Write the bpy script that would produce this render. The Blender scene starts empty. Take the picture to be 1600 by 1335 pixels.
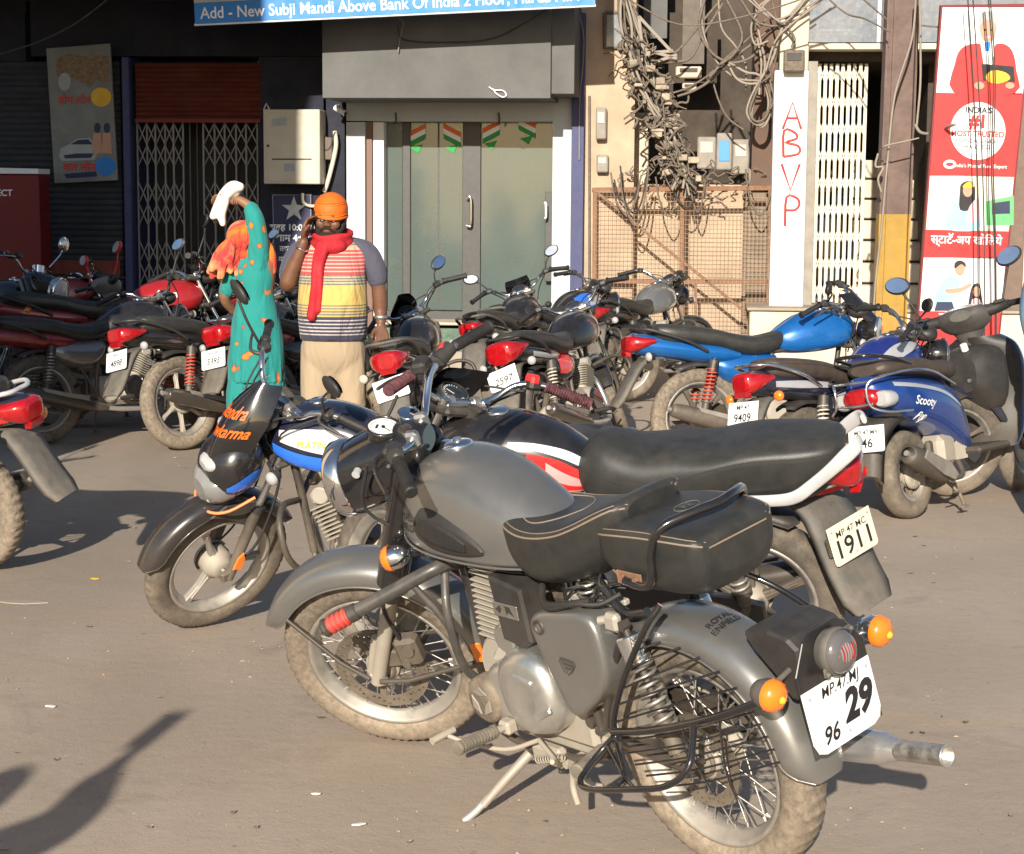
import bpy, math, random
from math import sin, cos, pi, radians as rd, sqrt, hypot
from mathutils import Vector, Matrix, Quaternion
rnd = random.Random(7)
S = bpy.context.scene
COL = S.collection
# ------------------------------------------------------------------ camera, sky, sun
cam = bpy.data.objects.new('camera', bpy.data.cameras.new('camera')); COL.objects.link(cam)
cam.data.sensor_width = 36; cam.data.lens = 66.14; cam.data.clip_start = .05; cam.data.clip_end = 500
PITCH, ROLL, CAMH = .1243, .00684, 1.706
_f = Vector((0, cos(PITCH), -sin(PITCH))); _r = Vector((1, 0, 0)); _u = _r.cross(_f)
_r2 = _r*cos(ROLL)+_u*sin(ROLL); _u2 = -_r*sin(ROLL)+_u*cos(ROLL)
cam.matrix_world = Matrix.Translation((0, 0, CAMH)) @ Matrix((_r2, _u2, -_f)).transposed().to_4x4()
S.camera = cam
w = bpy.data.worlds.new('World'); S.world = w; w.use_nodes = True
SUN_EL, SUN_AZ = rd(20.5), rd(9.5)         # the sun stands behind the viewer, a little to the left
sky = w.node_tree.nodes.new('ShaderNodeTexSky'); sky.sky_type = 'NISHITA'; sky.sun_disc = False
sky.sun_elevation = SUN_EL; sky.sun_rotation = pi+SUN_AZ; sky.dust_density = 1.0; sky.air_density = 1.0; sky.ozone_density = 1.6
w.node_tree.links.new(sky.outputs[0], w.node_tree.nodes['Background'].inputs[0])
w.node_tree.nodes['Background'].inputs[1].default_value = .08
sun = bpy.data.objects.new('sun', bpy.data.lights.new('sun', 'SUN')); COL.objects.link(sun)
sun.data.energy = 4.8; sun.data.angle = rd(.53); sun.data.color = (1, .92, .80)
SD = Vector((sin(SUN_AZ)*cos(SUN_EL), cos(SUN_AZ)*cos(SUN_EL), -sin(SUN_EL)))
sun.rotation_euler = SD.to_track_quat('-Z', 'Y').to_euler(); sun.location = (0, -10, 20)
S.view_settings.view_transform = 'Standard'; S.view_settings.look = 'None'
S.view_settings.exposure = .60; S.view_settings.gamma = 1; S.view_settings.use_curve_mapping = False
S.cycles.max_bounces = 6; S.cycles.caustics_reflective = False; S.cycles.caustics_refractive = False

# ------------------------------------------------------------------ materials
MT = {}
DUSTC = (.36, .285, .205)
def mat(name, col, rough=.5, metal=0., dust=.0, var=.12, vs=9., bump=0., bs=60., coat=0., emis=None, trans=0., alpha=1., lowz=0., spec=.5, sheen=0.):
    if name in MT: return MT[name]
    m = bpy.data.materials.new(name); m.use_nodes = True; MT[name] = m
    nt = m.node_tree; N = nt.nodes; L = nt.links; b = N['Principled BSDF']
    b.inputs['Metallic'].default_value = metal; b.inputs['Specular IOR Level'].default_value = spec
    if coat: b.inputs['Coat Weight'].default_value = coat; b.inputs['Coat Roughness'].default_value = .06
    if trans: b.inputs['Transmission Weight'].default_value = trans
    if alpha < 1: b.inputs['Alpha'].default_value = alpha
    if emis: b.inputs['Emission Color'].default_value = (*emis[0], 1); b.inputs['Emission Strength'].default_value = emis[1]
    tc = N.new('ShaderNodeTexCoord'); oi = N.new('ShaderNodeObjectInfo')
    off = N.new('ShaderNodeVectorMath'); off.operation = 'ADD'
    mul = N.new('ShaderNodeVectorMath'); mul.operation = 'SCALE'; L.new(oi.outputs['Random'], mul.inputs['Scale']); mul.inputs[0].default_value = (13, 7, 9)
    L.new(tc.outputs['Object'], off.inputs[0]); L.new(mul.outputs[0], off.inputs[1])
    n1 = N.new('ShaderNodeTexNoise'); n1.inputs['Scale'].default_value = vs; n1.inputs['Detail'].default_value = 5; n1.inputs['Roughness'].default_value = .62
    L.new(off.outputs[0], n1.inputs['Vector'])
    mr = N.new('ShaderNodeMapRange'); mr.inputs[1].default_value = .3; mr.inputs[2].default_value = .7; mr.inputs[3].default_value = 1-var; mr.inputs[4].default_value = 1+var
    L.new(n1.outputs['Fac'], mr.inputs[0])
    hv = N.new('ShaderNodeVectorMath'); hv.operation = 'SCALE'; hv.inputs[0].default_value = col; L.new(mr.outputs[0], hv.inputs['Scale'])
    cur = hv.outputs[0]; r_sock = None
    if dust > 0 or lowz > 0:
        n2 = N.new('ShaderNodeTexNoise'); n2.inputs['Scale'].default_value = vs*1.7; n2.inputs['Detail'].default_value = 8; n2.inputs['Roughness'].default_value = .7
        L.new(off.outputs[0], n2.inputs['Vector'])
        m2 = N.new('ShaderNodeMapRange'); m2.inputs[1].default_value = .36; m2.inputs[2].default_value = .74
        m2.inputs[3].default_value = dust*.15; m2.inputs[4].default_value = min(1, dust*1.15)
        L.new(n2.outputs['Fac'], m2.inputs[0]); fac = m2.outputs[0]
        g = N.new('ShaderNodeNewGeometry'); sp = N.new('ShaderNodeSeparateXYZ'); L.new(g.outputs['Normal'], sp.inputs[0])
        up = N.new('ShaderNodeMapRange'); up.inputs[1].default_value = -.4; up.inputs[2].default_value = 1; up.inputs[3].default_value = .7; up.inputs[4].default_value = 1.3
        L.new(sp.outputs['Z'], up.inputs[0])
        mm = N.new('ShaderNodeMath'); mm.operation = 'MULTIPLY'; mm.use_clamp = True; L.new(fac, mm.inputs[0]); L.new(up.outputs[0], mm.inputs[1]); fac = mm.outputs[0]
        if lowz > 0:   # road dust thrown up from the ground
            sz = N.new('ShaderNodeSeparateXYZ'); L.new(g.outputs['Position'], sz.inputs[0])
            lz = N.new('ShaderNodeMapRange'); lz.inputs[1].default_value = .05; lz.inputs[2].default_value = .65; lz.inputs[3].default_value = lowz; lz.inputs[4].default_value = 0
            L.new(sz.outputs['Z'], lz.inputs[0])
            lm = N.new('ShaderNodeMath'); lm.operation = 'MULTIPLY'; L.new(lz.outputs[0], lm.inputs[0]); L.new(mr.outputs[0], lm.inputs[1])
            ad = N.new('ShaderNodeMath'); ad.operation = 'ADD'; ad.use_clamp = True; L.new(fac, ad.inputs[0]); L.new(lm.outputs[0], ad.inputs[1]); fac = ad.outputs[0]
        mx = N.new('ShaderNodeMix'); mx.data_type = 'RGBA'; L.new(fac, mx.inputs['Factor']); L.new(cur, mx.inputs['A']); mx.inputs['B'].default_value = (*DUSTC, 1)
        cur = mx.outputs['Result']
        rr = N.new('ShaderNodeMapRange'); rr.inputs[3].default_value = rough; rr.inputs[4].default_value = .92; L.new(fac, rr.inputs[0]); r_sock = rr.outputs[0]
        if metal > 0:
            mt = N.new('ShaderNodeMapRange'); mt.inputs[3].default_value = metal; mt.inputs[4].default_value = 0; L.new(fac, mt.inputs[0]); L.new(mt.outputs[0], b.inputs['Metallic'])
    L.new(cur, b.inputs['Base Color'])
    if r_sock: L.new(r_sock, b.inputs['Roughness'])
    else:
        r2 = N.new('ShaderNodeMapRange'); r2.inputs[1].default_value = .3; r2.inputs[2].default_value = .7; r2.inputs[3].default_value = max(.02, rough*.8); r2.inputs[4].default_value = min(1, rough*1.25)
        L.new(n1.outputs['Fac'], r2.inputs[0]); L.new(r2.outputs[0], b.inputs['Roughness'])
    if bump > 0:
        n3 = N.new('ShaderNodeTexNoise'); n3.inputs['Scale'].default_value = bs; n3.inputs['Detail'].default_value = 4; L.new(off.outputs[0], n3.inputs['Vector'])
        bp = N.new('ShaderNodeBump'); bp.inputs['Strength'].default_value = bump; bp.inputs['Distance'].default_value = .01
        L.new(n3.outputs['Fac'], bp.inputs['Height']); L.new(bp.outputs[0], b.inputs['Normal'])
    return m
def M_(n): return MT[n]
mat('black_paint', (.010, .010, .012), .25, dust=.05, coat=.6, lowz=.25)
mat('black_plastic', (.018, .018, .019), .5, dust=.08, bump=.05, bs=200, lowz=.3)
mat('black_gloss', (.008, .008, .010), .12, dust=.04, coat=.8)
mat('grey_plastic', (.065, .065, .062), .6, dust=.25, bump=.05, bs=150, lowz=.3)
mat('chrome', (.66, .67, .68), .08, 1., dust=.06, var=.05, lowz=.45)
mat('chrome_clean', (.8, .8, .8), .07, 1., dust=.03, var=.03)
mat('steel', (.42, .41, .39), .32, 1., dust=.28, lowz=.5)
mat('aluminium', (.45, .44, .41), .34, .9, dust=.30, lowz=.3)
mat('case_polished', (.62, .62, .59), .20, 1., dust=.12, lowz=.3)
mat('dusty_alu', (.42, .395, .34), .55, .4, dust=.5, lowz=.3)
mat('dark_metal', (.03, .029, .028), .45, .3, dust=.22, lowz=.45)
mat('grime', (.035, .03, .026), .75, .1, dust=.5, var=.4, bump=.3, bs=80, lowz=.4)
mat('seat_vinyl', (.020, .022, .022), .40, dust=.07, bump=.12, bs=350, spec=.45)
mat('rubber', (.018, .018, .018), .6, dust=.06)
mat('grip_rubber', (.012, .012, .013), .55, dust=.05, bump=.3, bs=260)
mat('tyre_dusty', (.030, .028, .026), .85, dust=.72, var=.12, vs=26, bump=.05, bs=120, lowz=.4)
mat('tyre', (.028, .027, .026), .8, dust=.40, var=.3, vs=14, bump=.15, bs=90, lowz=.3)
mat('gunmetal', (.25, .247, .235), .30, .7, dust=.06, var=.03, coat=.25, lowz=.15)
mat('rim_steel', (.5, .49, .46), .25, 1., dust=.42, lowz=.25)
mat('spoke_steel', (.5, .48, .45), .3, 1., dust=.45)
mat('piping', (.24, .18, .135), .7)
mat('amber', (.85, .20, .015), .18, coat=.6, spec=.6)
mat('amber_core', (1., .5, .03), .2)
mat('red_lens', (.34, .006, .009), .12, coat=.9, var=.25, vs=30)
mat('clear_lens', (.40, .40, .40), .10, coat=.8, var=.1, dust=.08)
mat('smoke_lens', (.20, .20, .20), .12, coat=.8, dust=.10)
mat('glass_dial', (.03, .04, .06), .05, coat=1.)
mat('dial_white', (.75, .75, .73), .4)
mat('mirror_glass', (.7, .75, .82), .03, 1.)
mat('mirror_dark', (.012, .012, .014), .35, dust=.06)
mat('plate_white', (.82, .82, .80), .45, dust=.06, var=.03)
mat('plate_cream', (.72, .66, .50), .5, dust=.1, var=.05)
mat('ink', (.015, .013, .014), .6)
mat('ink_brown', (.05, .025, .02), .6)
mat('ink_red', (.55, .02, .02), .5)
mat('ink_white', (.8, .8, .78), .5)
mat('red_plastic', (.62, .03, .03), .35, dust=.05)
mat('red_rubber', (.50, .045, .035), .5, dust=.15)
mat('orange_strap', (.85, .26, .10), .5)
mat('rust', (.20, .09, .045), .8, dust=.3, var=.35, vs=20, bump=.4, bs=60)

# ------------------------------------------------------------------ mesh builder
def V(*a): return Vector(a if len(a) > 1 else a[0])
def I4(): return Matrix.Identity(4)
def TR(x, y, z): return Matrix.Translation((x, y, z))
def RX(a): return Matrix.Rotation(rd(a), 4, 'X')
def RY(a): return Matrix.Rotation(rd(a), 4, 'Y')
def RZ(a): return Matrix.Rotation(rd(a), 4, 'Z')
def SC(x, y, z): return Matrix.Diagonal((x, y, z, 1))
def catmull(P, k, closed=False):
    P = [tuple(p) for p in P]; n = len(P)
    if n < 3 or k <= 1: return [Vector(p) for p in P] if len(P[0]) <= 3 else P
    out = []; seg = n if closed else n-1; d = len(P[0])
    for i in range(seg):
        if closed: p0, p1, p2, p3 = P[(i-1) % n], P[i], P[(i+1) % n], P[(i+2) % n]
        else:
            p1, p2 = P[i], P[i+1]
            p0 = P[i-1] if i else tuple(2*a-b for a, b in zip(p1, p2))
            p3 = P[i+2] if i+2 < n else tuple(2*a-b for a, b in zip(p2, p1))
        for j in range(k):
            t = j/k
            out.append(tuple(.5*((2*p1[c])+(p2[c]-p0[c])*t+(2*p0[c]-5*p1[c]+4*p2[c]-p3[c])*t*t+(3*p1[c]-p0[c]-3*p2[c]+p3[c])*t**3) for c in range(d)))
    if not closed: out.append(P[-1])
    return out
class MB:
    def __init__(s): s.v = []; s.f = []; s.sm = []
    def add(s, vs, fs, smooth=True, mx=None):
        o = len(s.v)
        s.v += [tuple(mx @ Vector(p)) for p in vs] if mx is not None else [tuple(p) for p in vs]
        s.f += [tuple(i+o for i in f) for f in fs]; s.sm += [smooth]*len(fs); return s
    def join(s, o, mx=None): 
        k = len(s.v); s.v += [tuple(mx @ Vector(p)) for p in o.v] if mx is not None else o.v
        s.f += [tuple(i+k for i in f) for f in o.f]; s.sm += o.sm; return s
    def xf(s, mx): s.v = [tuple(mx @ Vector(p)) for p in s.v]; return s
    def mirror_y(s):
        o = MB(); o.v = [(x, -y, z) for x, y, z in s.v]; o.f = [tuple(reversed(f)) for f in s.f]; o.sm = list(s.sm); return o
    def box(s, c, d, bev=.0, mx=None):
        x, y, z = d[0]/2, d[1]/2, d[2]/2; T = TR(*c) if mx is None else mx @ TR(*c)
        if bev <= 0:
            vs = [(a*x, b*y, e*z) for a in (-1, 1) for b in (-1, 1) for e in (-1, 1)]
            fs = [(0, 1, 3, 2), (4, 6, 7, 5), (0, 4, 5, 1), (2, 3, 7, 6), (0, 2, 6, 4), (1, 5, 7, 3)]
            return s.add(vs, fs, False, T)
        b = min(bev, x*.9, y*.9, z*.9); vs = []; fs = []; ix = {}
        for a in (-1, 1):
            for e in (-1, 1):
                for g in (-1, 1):
                    for k in range(3):
                        q = [a*x, e*y, g*z]
                        for m in range(3):
                            if m != k: q[m] -= (a, e, g)[m]*b
                        ix[(a, e, g, k)] = len(vs); vs.append(tuple(q))
        for k in range(3):
            o = [m for m in range(3) if m != k]
            for sg in (-1, 1):
                q = []
                for u, v in ((-1, -1), (1, -1), (1, 1), (-1, 1)):
                    t = [0, 0, 0]; t[k] = sg; t[o[0]] = u; t[o[1]] = v; q.append(ix[(*t, k)])
                if (sg > 0) != (k != 1): q.reverse()
                fs.append(q)
        for k in range(3):
            o = [m for m in range(3) if m != k]
            for u in (-1, 1):
                for v in (-1, 1):
                    q = []
                    for sg, kk in ((-1, o[0]), (1, o[0]), (1, o[1]), (-1, o[1])):
                        t = [0, 0, 0]; t[k] = sg; t[o[0]] = u; t[o[1]] = v; q.append(ix[(*t, kk)])
                    fs.append(q)
        for a in (-1, 1):
            for e in (-1, 1):
                for g in (-1, 1): fs.append([ix[(a, e, g, k)] for k in range(3)])
        return s.add(vs, fs, False, T)
    def loft(s, rings, cap=True, closed=True, smooth=True, mx=None):
        n = len(rings[0]); vs = [p for r in rings for p in r]; fs = []
        for i in range(len(rings)-1):
            for j in range(n if closed else n-1):
                fs.append((i*n+j, i*n+(j+1) % n, (i+1)*n+(j+1) % n, (i+1)*n+j))
        s.add(vs, fs, smooth, mx)
        if cap and closed:
            s.add(rings[0], [tuple(range(n-1, -1, -1))], False, mx); s.add(rings[-1], [tuple(range(n))], False, mx)
        return s
    def tube(s, P, r, n=8, k=1, closed=False, cap=True, mx=None, flat=1.):
        rs = r if isinstance(r, (list, tuple)) else None
        if rs: Q = catmull([(*p, q) for p, q in zip(P, rs)], k, closed); R = [q[3] for q in Q]; Q = [Vector(q[:3]) for q in Q]
        else: Q = [Vector(q) for q in catmull(P, k, closed)]; R = [r]*len(Q)
        T = []
        for i in range(len(Q)):
            a = Q[i-1] if (i or closed) else Q[i]; b = Q[(i+1) % len(Q)] if (i+1 < len(Q) or closed) else Q[i]
            t = (b-a); T.append(t.normalized() if t.length > 1e-9 else Vector((1, 0, 0)))
        u = T[0].orthogonal().normalized() if abs(T[0].z) > .95 else Vector((0, 0, 1)).cross(T[0]).normalized(); rings = []
        for i in range(len(Q)):
            if i:
                q = T[i-1].rotation_difference(T[i]); u = (q @ u); u = (u-T[i]*u.dot(T[i])).normalized()
            v = T[i].cross(u)
            rings.append([Q[i]+(u*cos(2*pi*j/n)+v*sin(2*pi*j/n)*flat)*R[i] for j in range(n)])
        if closed: rings.append(rings[0]); cap = False
        return s.loft(rings, cap, True, True, mx)
    def lathe(s, prof, c=(0, 0, 0), ax='y', n=24, a0=0, a1=360, mx=None, smooth=True, cap=False):
        full = abs(a1-a0-360) < 1e-6; m = n if full else n+1; rings = []
        for i in range(m):
            a = rd(a0+(a1-a0)*i/n); ca, sa = cos(a), sin(a); rg = []
            for h, r in prof:
                p = {'y': (r*ca, h, r*sa), 'x': (h, r*ca, r*sa), 'z': (r*ca, r*sa, h)}[ax]
                rg.append((p[0]+c[0], p[1]+c[1], p[2]+c[2]))
            rings.append(rg)
        if full: rings.append(rings[0])
        return s.loft(rings, False, False, smooth, mx)
    def cyl(s, a, b, r, n=16, r2=None, bev=0, mx=None):
        a, b = Vector(a), Vector(b); L = (b-a).length; r2 = r if r2 is None else r2
        R = (b-a).to_track_quat('Z', 'Y').to_matrix().to_4x4(); T = TR(*a) @ R
        if mx is not None: T = mx @ T
        bev = min(bev, L*.45, r*.8)
        if bev > 0:
            s.lathe([(0, r-bev), (bev, r)], ax='z', n=n, mx=T); s.lathe([(bev, r), (L-bev, r2)], ax='z', n=n, mx=T); s.lathe([(L-bev, r2), (L, r2-bev)], ax='z', n=n, mx=T)
            ra, rb = r-bev, r2-bev
        else: s.lathe([(0, r), (L, r2)], ax='z', n=n, mx=T); ra, rb = r, r2
        ca = [(ra*cos(2*pi*j/n), ra*sin(2*pi*j/n), 0) for j in range(n)]; cb = [(rb*cos(2*pi*j/n), rb*sin(2*pi*j/n), L) for j in range(n)]
        s.add(ca, [tuple(range(n-1, -1, -1))], False, T); s.add(cb, [tuple(range(n))], False, T); return s
    def ell(s, c, r, nu=16, nv=10, mx=None, v0=-90, v1=90, e=1.):
        r = (r, r, r) if not isinstance(r, (tuple, list)) else r; rings = []
        sg = lambda t: math.copysign(abs(t)**e, t)
        for i in range(nv+1):
            b = rd(v0+(v1-v0)*i/nv)
            rings.append([(c[0]+r[0]*sg(cos(b))*sg(cos(2*pi*j/nu)), c[1]+r[1]*sg(cos(b))*sg(sin(2*pi*j/nu)), c[2]+r[2]*sg(sin(b))) for j in range(nu)])
        return s.loft(rings, False, True, True, mx)
    def prism(s, poly, y0, y1, bev=0., mx=None, k=1, smooth_side=False):
        """poly in (x, z), extruded along y"""
        if k > 1: poly = [(p[0], p[1]) for p in catmull(poly, k, True)]
        n = len(poly); A = sum(poly[i][0]*poly[(i+1) % n][1]-poly[(i+1) % n][0]*poly[i][1] for i in range(n))
        if A < 0: poly = poly[::-1]
        def inset(d):
            o = []
            for i in range(n):
                p, q, r = Vector(poly[i-1]), Vector(poly[i]), Vector(poly[(i+1) % n])
                e1 = (q-p).normalized(); e2 = (r-q).normalized(); n1 = Vector((-e1.y, e1.x)); n2 = Vector((-e2.y, e2.x))
                m = (n1+n2); m = m/max(.35, m.length_squared)*2 if m.length > 1e-6 else n1
                o.append((q.x+m.x*d, q.y+m.y*d))
            return o
        if y0 > y1: y0, y1 = y1, y0
        if bev > 0: lay = [(inset(bev), y0), (poly, y0+bev), (poly, y1-bev), (inset(bev), y1)]
        else: lay = [(poly, y0), (poly, y1)]
        rings = [[(x, y, z) for x, z in P] for P, y in lay]
        for i in range(len(rings)-1): s.loft(rings[i:i+2], False, True, smooth_side, mx)
        s.add(rings[0], [tuple(range(n))], False, mx); s.add(rings[-1], [tuple(range(n-1, -1, -1))], False, mx)
        return s
    def build(s, name, m, parent=None, mx=None, label=None, stuff=False):
        me = bpy.data.meshes.new(name); me.from_pydata(s.v, [], s.f); me.polygons.foreach_set('use_smooth', s.sm)
        me.materials.append(MT[m] if isinstance(m, str) else m); me.update()
        o = bpy.data.objects.new(name, me); COL.objects.link(o)
        if parent: o.parent = parent
        if mx is not None: o.matrix_local = mx
        if label: o['label'] = label
        if stuff: o['kind'] = 'stuff'
        return o
class Hull:
    """lofted body along x; stations (x, zbottom, zwidest, ztop, halfwidth, exp_top, exp_bottom)"""
    def __init__(s, st, k=4, n=28):
        s.st = [tuple(q) for q in catmull([tuple(q) if len(q) == 7 else (*q, 2.3, 2.3)[:7] for q in st], k)]; s.n = n
        s.st.sort(key=lambda q: q[0])
    def mb(s, grow=0, mx=None):
        rings = []
        for x, zb, zm, zt, w_, et, eb in s.st:
            r = []
            for j in range(s.n):
                a = 2*pi*j/s.n; c, d = cos(a), sin(a); e = et if d >= 0 else eb
                y = (w_+grow)*math.copysign(abs(c)**(2/e), c); h = (zt-zm+grow) if d >= 0 else (zm-zb+grow)
                r.append((x, y, zm+h*math.copysign(abs(d)**(2/e), d)))
            rings.append(r)
        return MB().loft(rings, True, True, True, mx)
    def at(s, x):
        st = s.st
        if x <= st[0][0]: return st[0]
        for a, b in zip(st, st[1:]):
            if x <= b[0]: t = (x-a[0])/(b[0]-a[0]+1e-9); return tuple(p+(q-p)*t for p, q in zip(a, b))
        return st[-1]
    def y(s, x, z, off=.002):
        _, zb, zm, zt, w_, et, eb = s.at(x)
        t, e = ((z-zm)/(zt-zm), et) if z >= zm else ((zm-z)/(zm-zb), eb)
        t = min(.999, max(0, t)); return w_*(1-t**e)**(1/e)+off
    def top(s, x, y, off=.002):
        _, zb, zm, zt, w_, et, eb = s.at(x); t = min(.999, abs(y)/w_)
        return zm+(zt-zm)*(1-t**et)**(1/et)+off
    def decal(s, strip, side=1, off=.0025, k=5, nz=7, both=False):
        """strip: list of (x, zlow, zhigh) laid on the flank"""
        m = MB(); st = catmull(strip, k) if k > 1 else strip
        for sd in ((1, -1) if both else (side,)):
            rows = [[(x, sd*s.y(x, a+(b-a)*j/nz, off), a+(b-a)*j/nz) for j in range(nz+1)] for x, a, b in st]
            m.loft(rows, False, False, True)
        return m
    def slab(s, strip, th=.006, side=1, k=6, nz=8):
        m = MB(); st = catmull(strip, k); g = lambda o: [[(x, side*s.y(x, a+(b-a)*j/nz, o if 0 < j < nz else .0), a+(b-a)*j/nz) for j in range(nz+1)] for x, a, b in st]
        return m.loft(g(th), False, False, True)
    def line(s, f, side=1, off=.002, x0=None, x1=None, n=24):
        """polyline on the surface at height fraction f (0 widest .. 1 top)"""
        x0 = s.st[0][0]+.004 if x0 is None else x0; x1 = s.st[-1][0]-.004 if x1 is None else x1; o = []
        for i in range(n+1):
            x = x0+(x1-x0)*i/n; q = s.at(x); z = q[2]+(q[3]-q[2])*f; o.append((x, side*s.y(x, z, off), z))
        return o
def tag(o, label, cat, group=None, kind=None):
    if label: o['label'] = label
    if cat: o['category'] = cat
    if group: o['group'] = group
    if kind: o['kind'] = kind
    return o
def empty(name, parent=None, mx=None):
    o = bpy.data.objects.new(name, None); COL.objects.link(o); o.empty_display_size = .1
    if parent: o.parent = parent
    if mx is not None: o.matrix_local = mx
    return o
def struct(o): o['kind'] = 'structure'; return o
_txt = {}
def text_mb(s, size=1., bold=0., shear=0., spacing=1., ext=0.):
    """lettering as a mesh in the XY plane, centred"""
    key = (s, bold, shear, spacing)
    if key not in _txt:
        cu = bpy.data.curves.new('t', 'FONT'); cu.body = s; cu.size = 1; cu.offset = bold; cu.shear = shear; cu.space_character = spacing
        cu.align_x = 'CENTER'; cu.align_y = 'CENTER'; cu.resolution_u = 3
        o = bpy.data.objects.new('t', cu); COL.objects.link(o); bpy.context.view_layer.update()
        me = bpy.data.meshes.new_from_object(o.evaluated_get(bpy.context.evaluated_depsgraph_get()))
        _txt[key] = ([tuple(v.co) for v in me.vertices], [tuple(p.vertices) for p in me.polygons])
        bpy.data.objects.remove(o); bpy.data.curves.remove(cu); bpy.data.meshes.remove(me)
    vs, fs = _txt[key]; m = MB(); m.add([(x*size, y*size, 0) for x, y, z in vs], fs, False)
    if ext:
        m2 = MB(); m2.add([(x*size, y*size, ext) for x, y, z in vs], fs, False); m.join(m2)
    return m
def frame(o, right, up):
    """matrix whose x = right, y = up, z = towards the reader"""
    r = Vector(right).normalized(); u = Vector(up); u = (u-r*u.dot(r)).normalized(); n = r.cross(u)
    return TR(*o) @ Matrix((r, u, n)).transposed().to_4x4()
# ------------------------------------------------------------------ wheels
_wc = {}
def tyre_mb(R, w, n=64, tread=True):
    h = w*.5; prof = []
    pts = [(-.30, .62), (-.44, .66), (-.50, .76), (-.495, .85), (-.44, .93), (-.36, .965), (-.26, .985), (-.13, .997), (0, 1.0)]
    rb = R-.088
    P = [(y*w, rb+(R-rb)*((k-.62)/.38)) for y, k in pts]; P += [(-y, r) for y, r in P[-2::-1]]
    m = MB(); rings = []; np_ = len(P)
    for i in range(n):
        a = 2*pi*i/n; r_ = []
        for j, (y, r) in enumerate(P):
            d = 0
            if tread:
                jj = abs(j-8)
                if jj in (3, 4) and i % 2 == 0: d = .0055
                if jj in (1, 2) and (i+1) % 3 == 0: d = .008
                if jj == 0 and i % 3 == 2: d = .006
            r_.append(((r-d)*cos(a), y, (r-d)*sin(a)))
        rings.append(r_)
    rings.append(rings[0]); return m.loft(rings, False, False, True)
def rim_mb(R, w, n=64):
    rb = R-.088; h = w*.36
    P = [(-h-.004, rb+.006), (-h-.006, rb-.002), (-h, rb-.010), (-h*.75, rb-.012), (-h*.45, rb-.024), (0, rb-.028), (h*.45, rb-.024), (h*.75, rb-.012), (h, rb-.010), (h+.006, rb-.002), (h+.004, rb+.006), (h*.6, rb+.002), (0, rb-.012), (-h*.6, rb+.002), (-h-.004, rb+.006)]
    return MB().lathe(P, n=n)
def disc_mb(r, n=96):
    m = MB(); rr = [r*.74, r*.80, r*.86, r*.92, r*.96, r]; t = .0025
    for sy in (-t, t):
        vs = [(q*cos(2*pi*i/n), sy, q*sin(2*pi*i/n)) for i in range(n) for q in rr]; fs = []
        for i in range(n):
            for j in range(5):
                if (j == 1 and i % 8 == 0) or (j == 2 and i % 8 == 4) or (j == 3 and i % 8 == 2) or (j == 1 and i % 8 == 6): continue
                a, b = i*6+j, ((i+1) % n)*6+j; q = (a, a+1, b+1, b); fs.append(q if sy < 0 else q[::-1])
        m.add(vs, fs, False)
    m.lathe([(-t, r), (t, r)], n=n); m.lathe([(t, r*.74), (-t, r*.74)], n=n)
    for i in range(5):
        a = 2*pi*i/5; m.box((r*.6*cos(a), 0, r*.6*sin(a)), (r*.34, .004, .02), mx=RY(0) if 0 else TR(r*.6*cos(a), 0, r*.6*sin(a)) @ RY(-math.degrees(a)) @ TR(-r*.6*cos(a), 0, -r*.6*sin(a)))
    m.lathe([(-.003, .045), (.006, .045), (.006, .035)], n=20); return m
def share(key, fn, name, m, parent, mx=None, label=None):
    """objects that share one mesh"""
    if key not in _wc:
        o = fn().build(name, m, parent, mx, label); _wc[key] = o.data; return o
    o = bpy.data.objects.new(name, _wc[key]); COL.objects.link(o); o.parent = parent
    if mx is not None: o.matrix_local = mx
    if label: o['label'] = label
    return o
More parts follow.
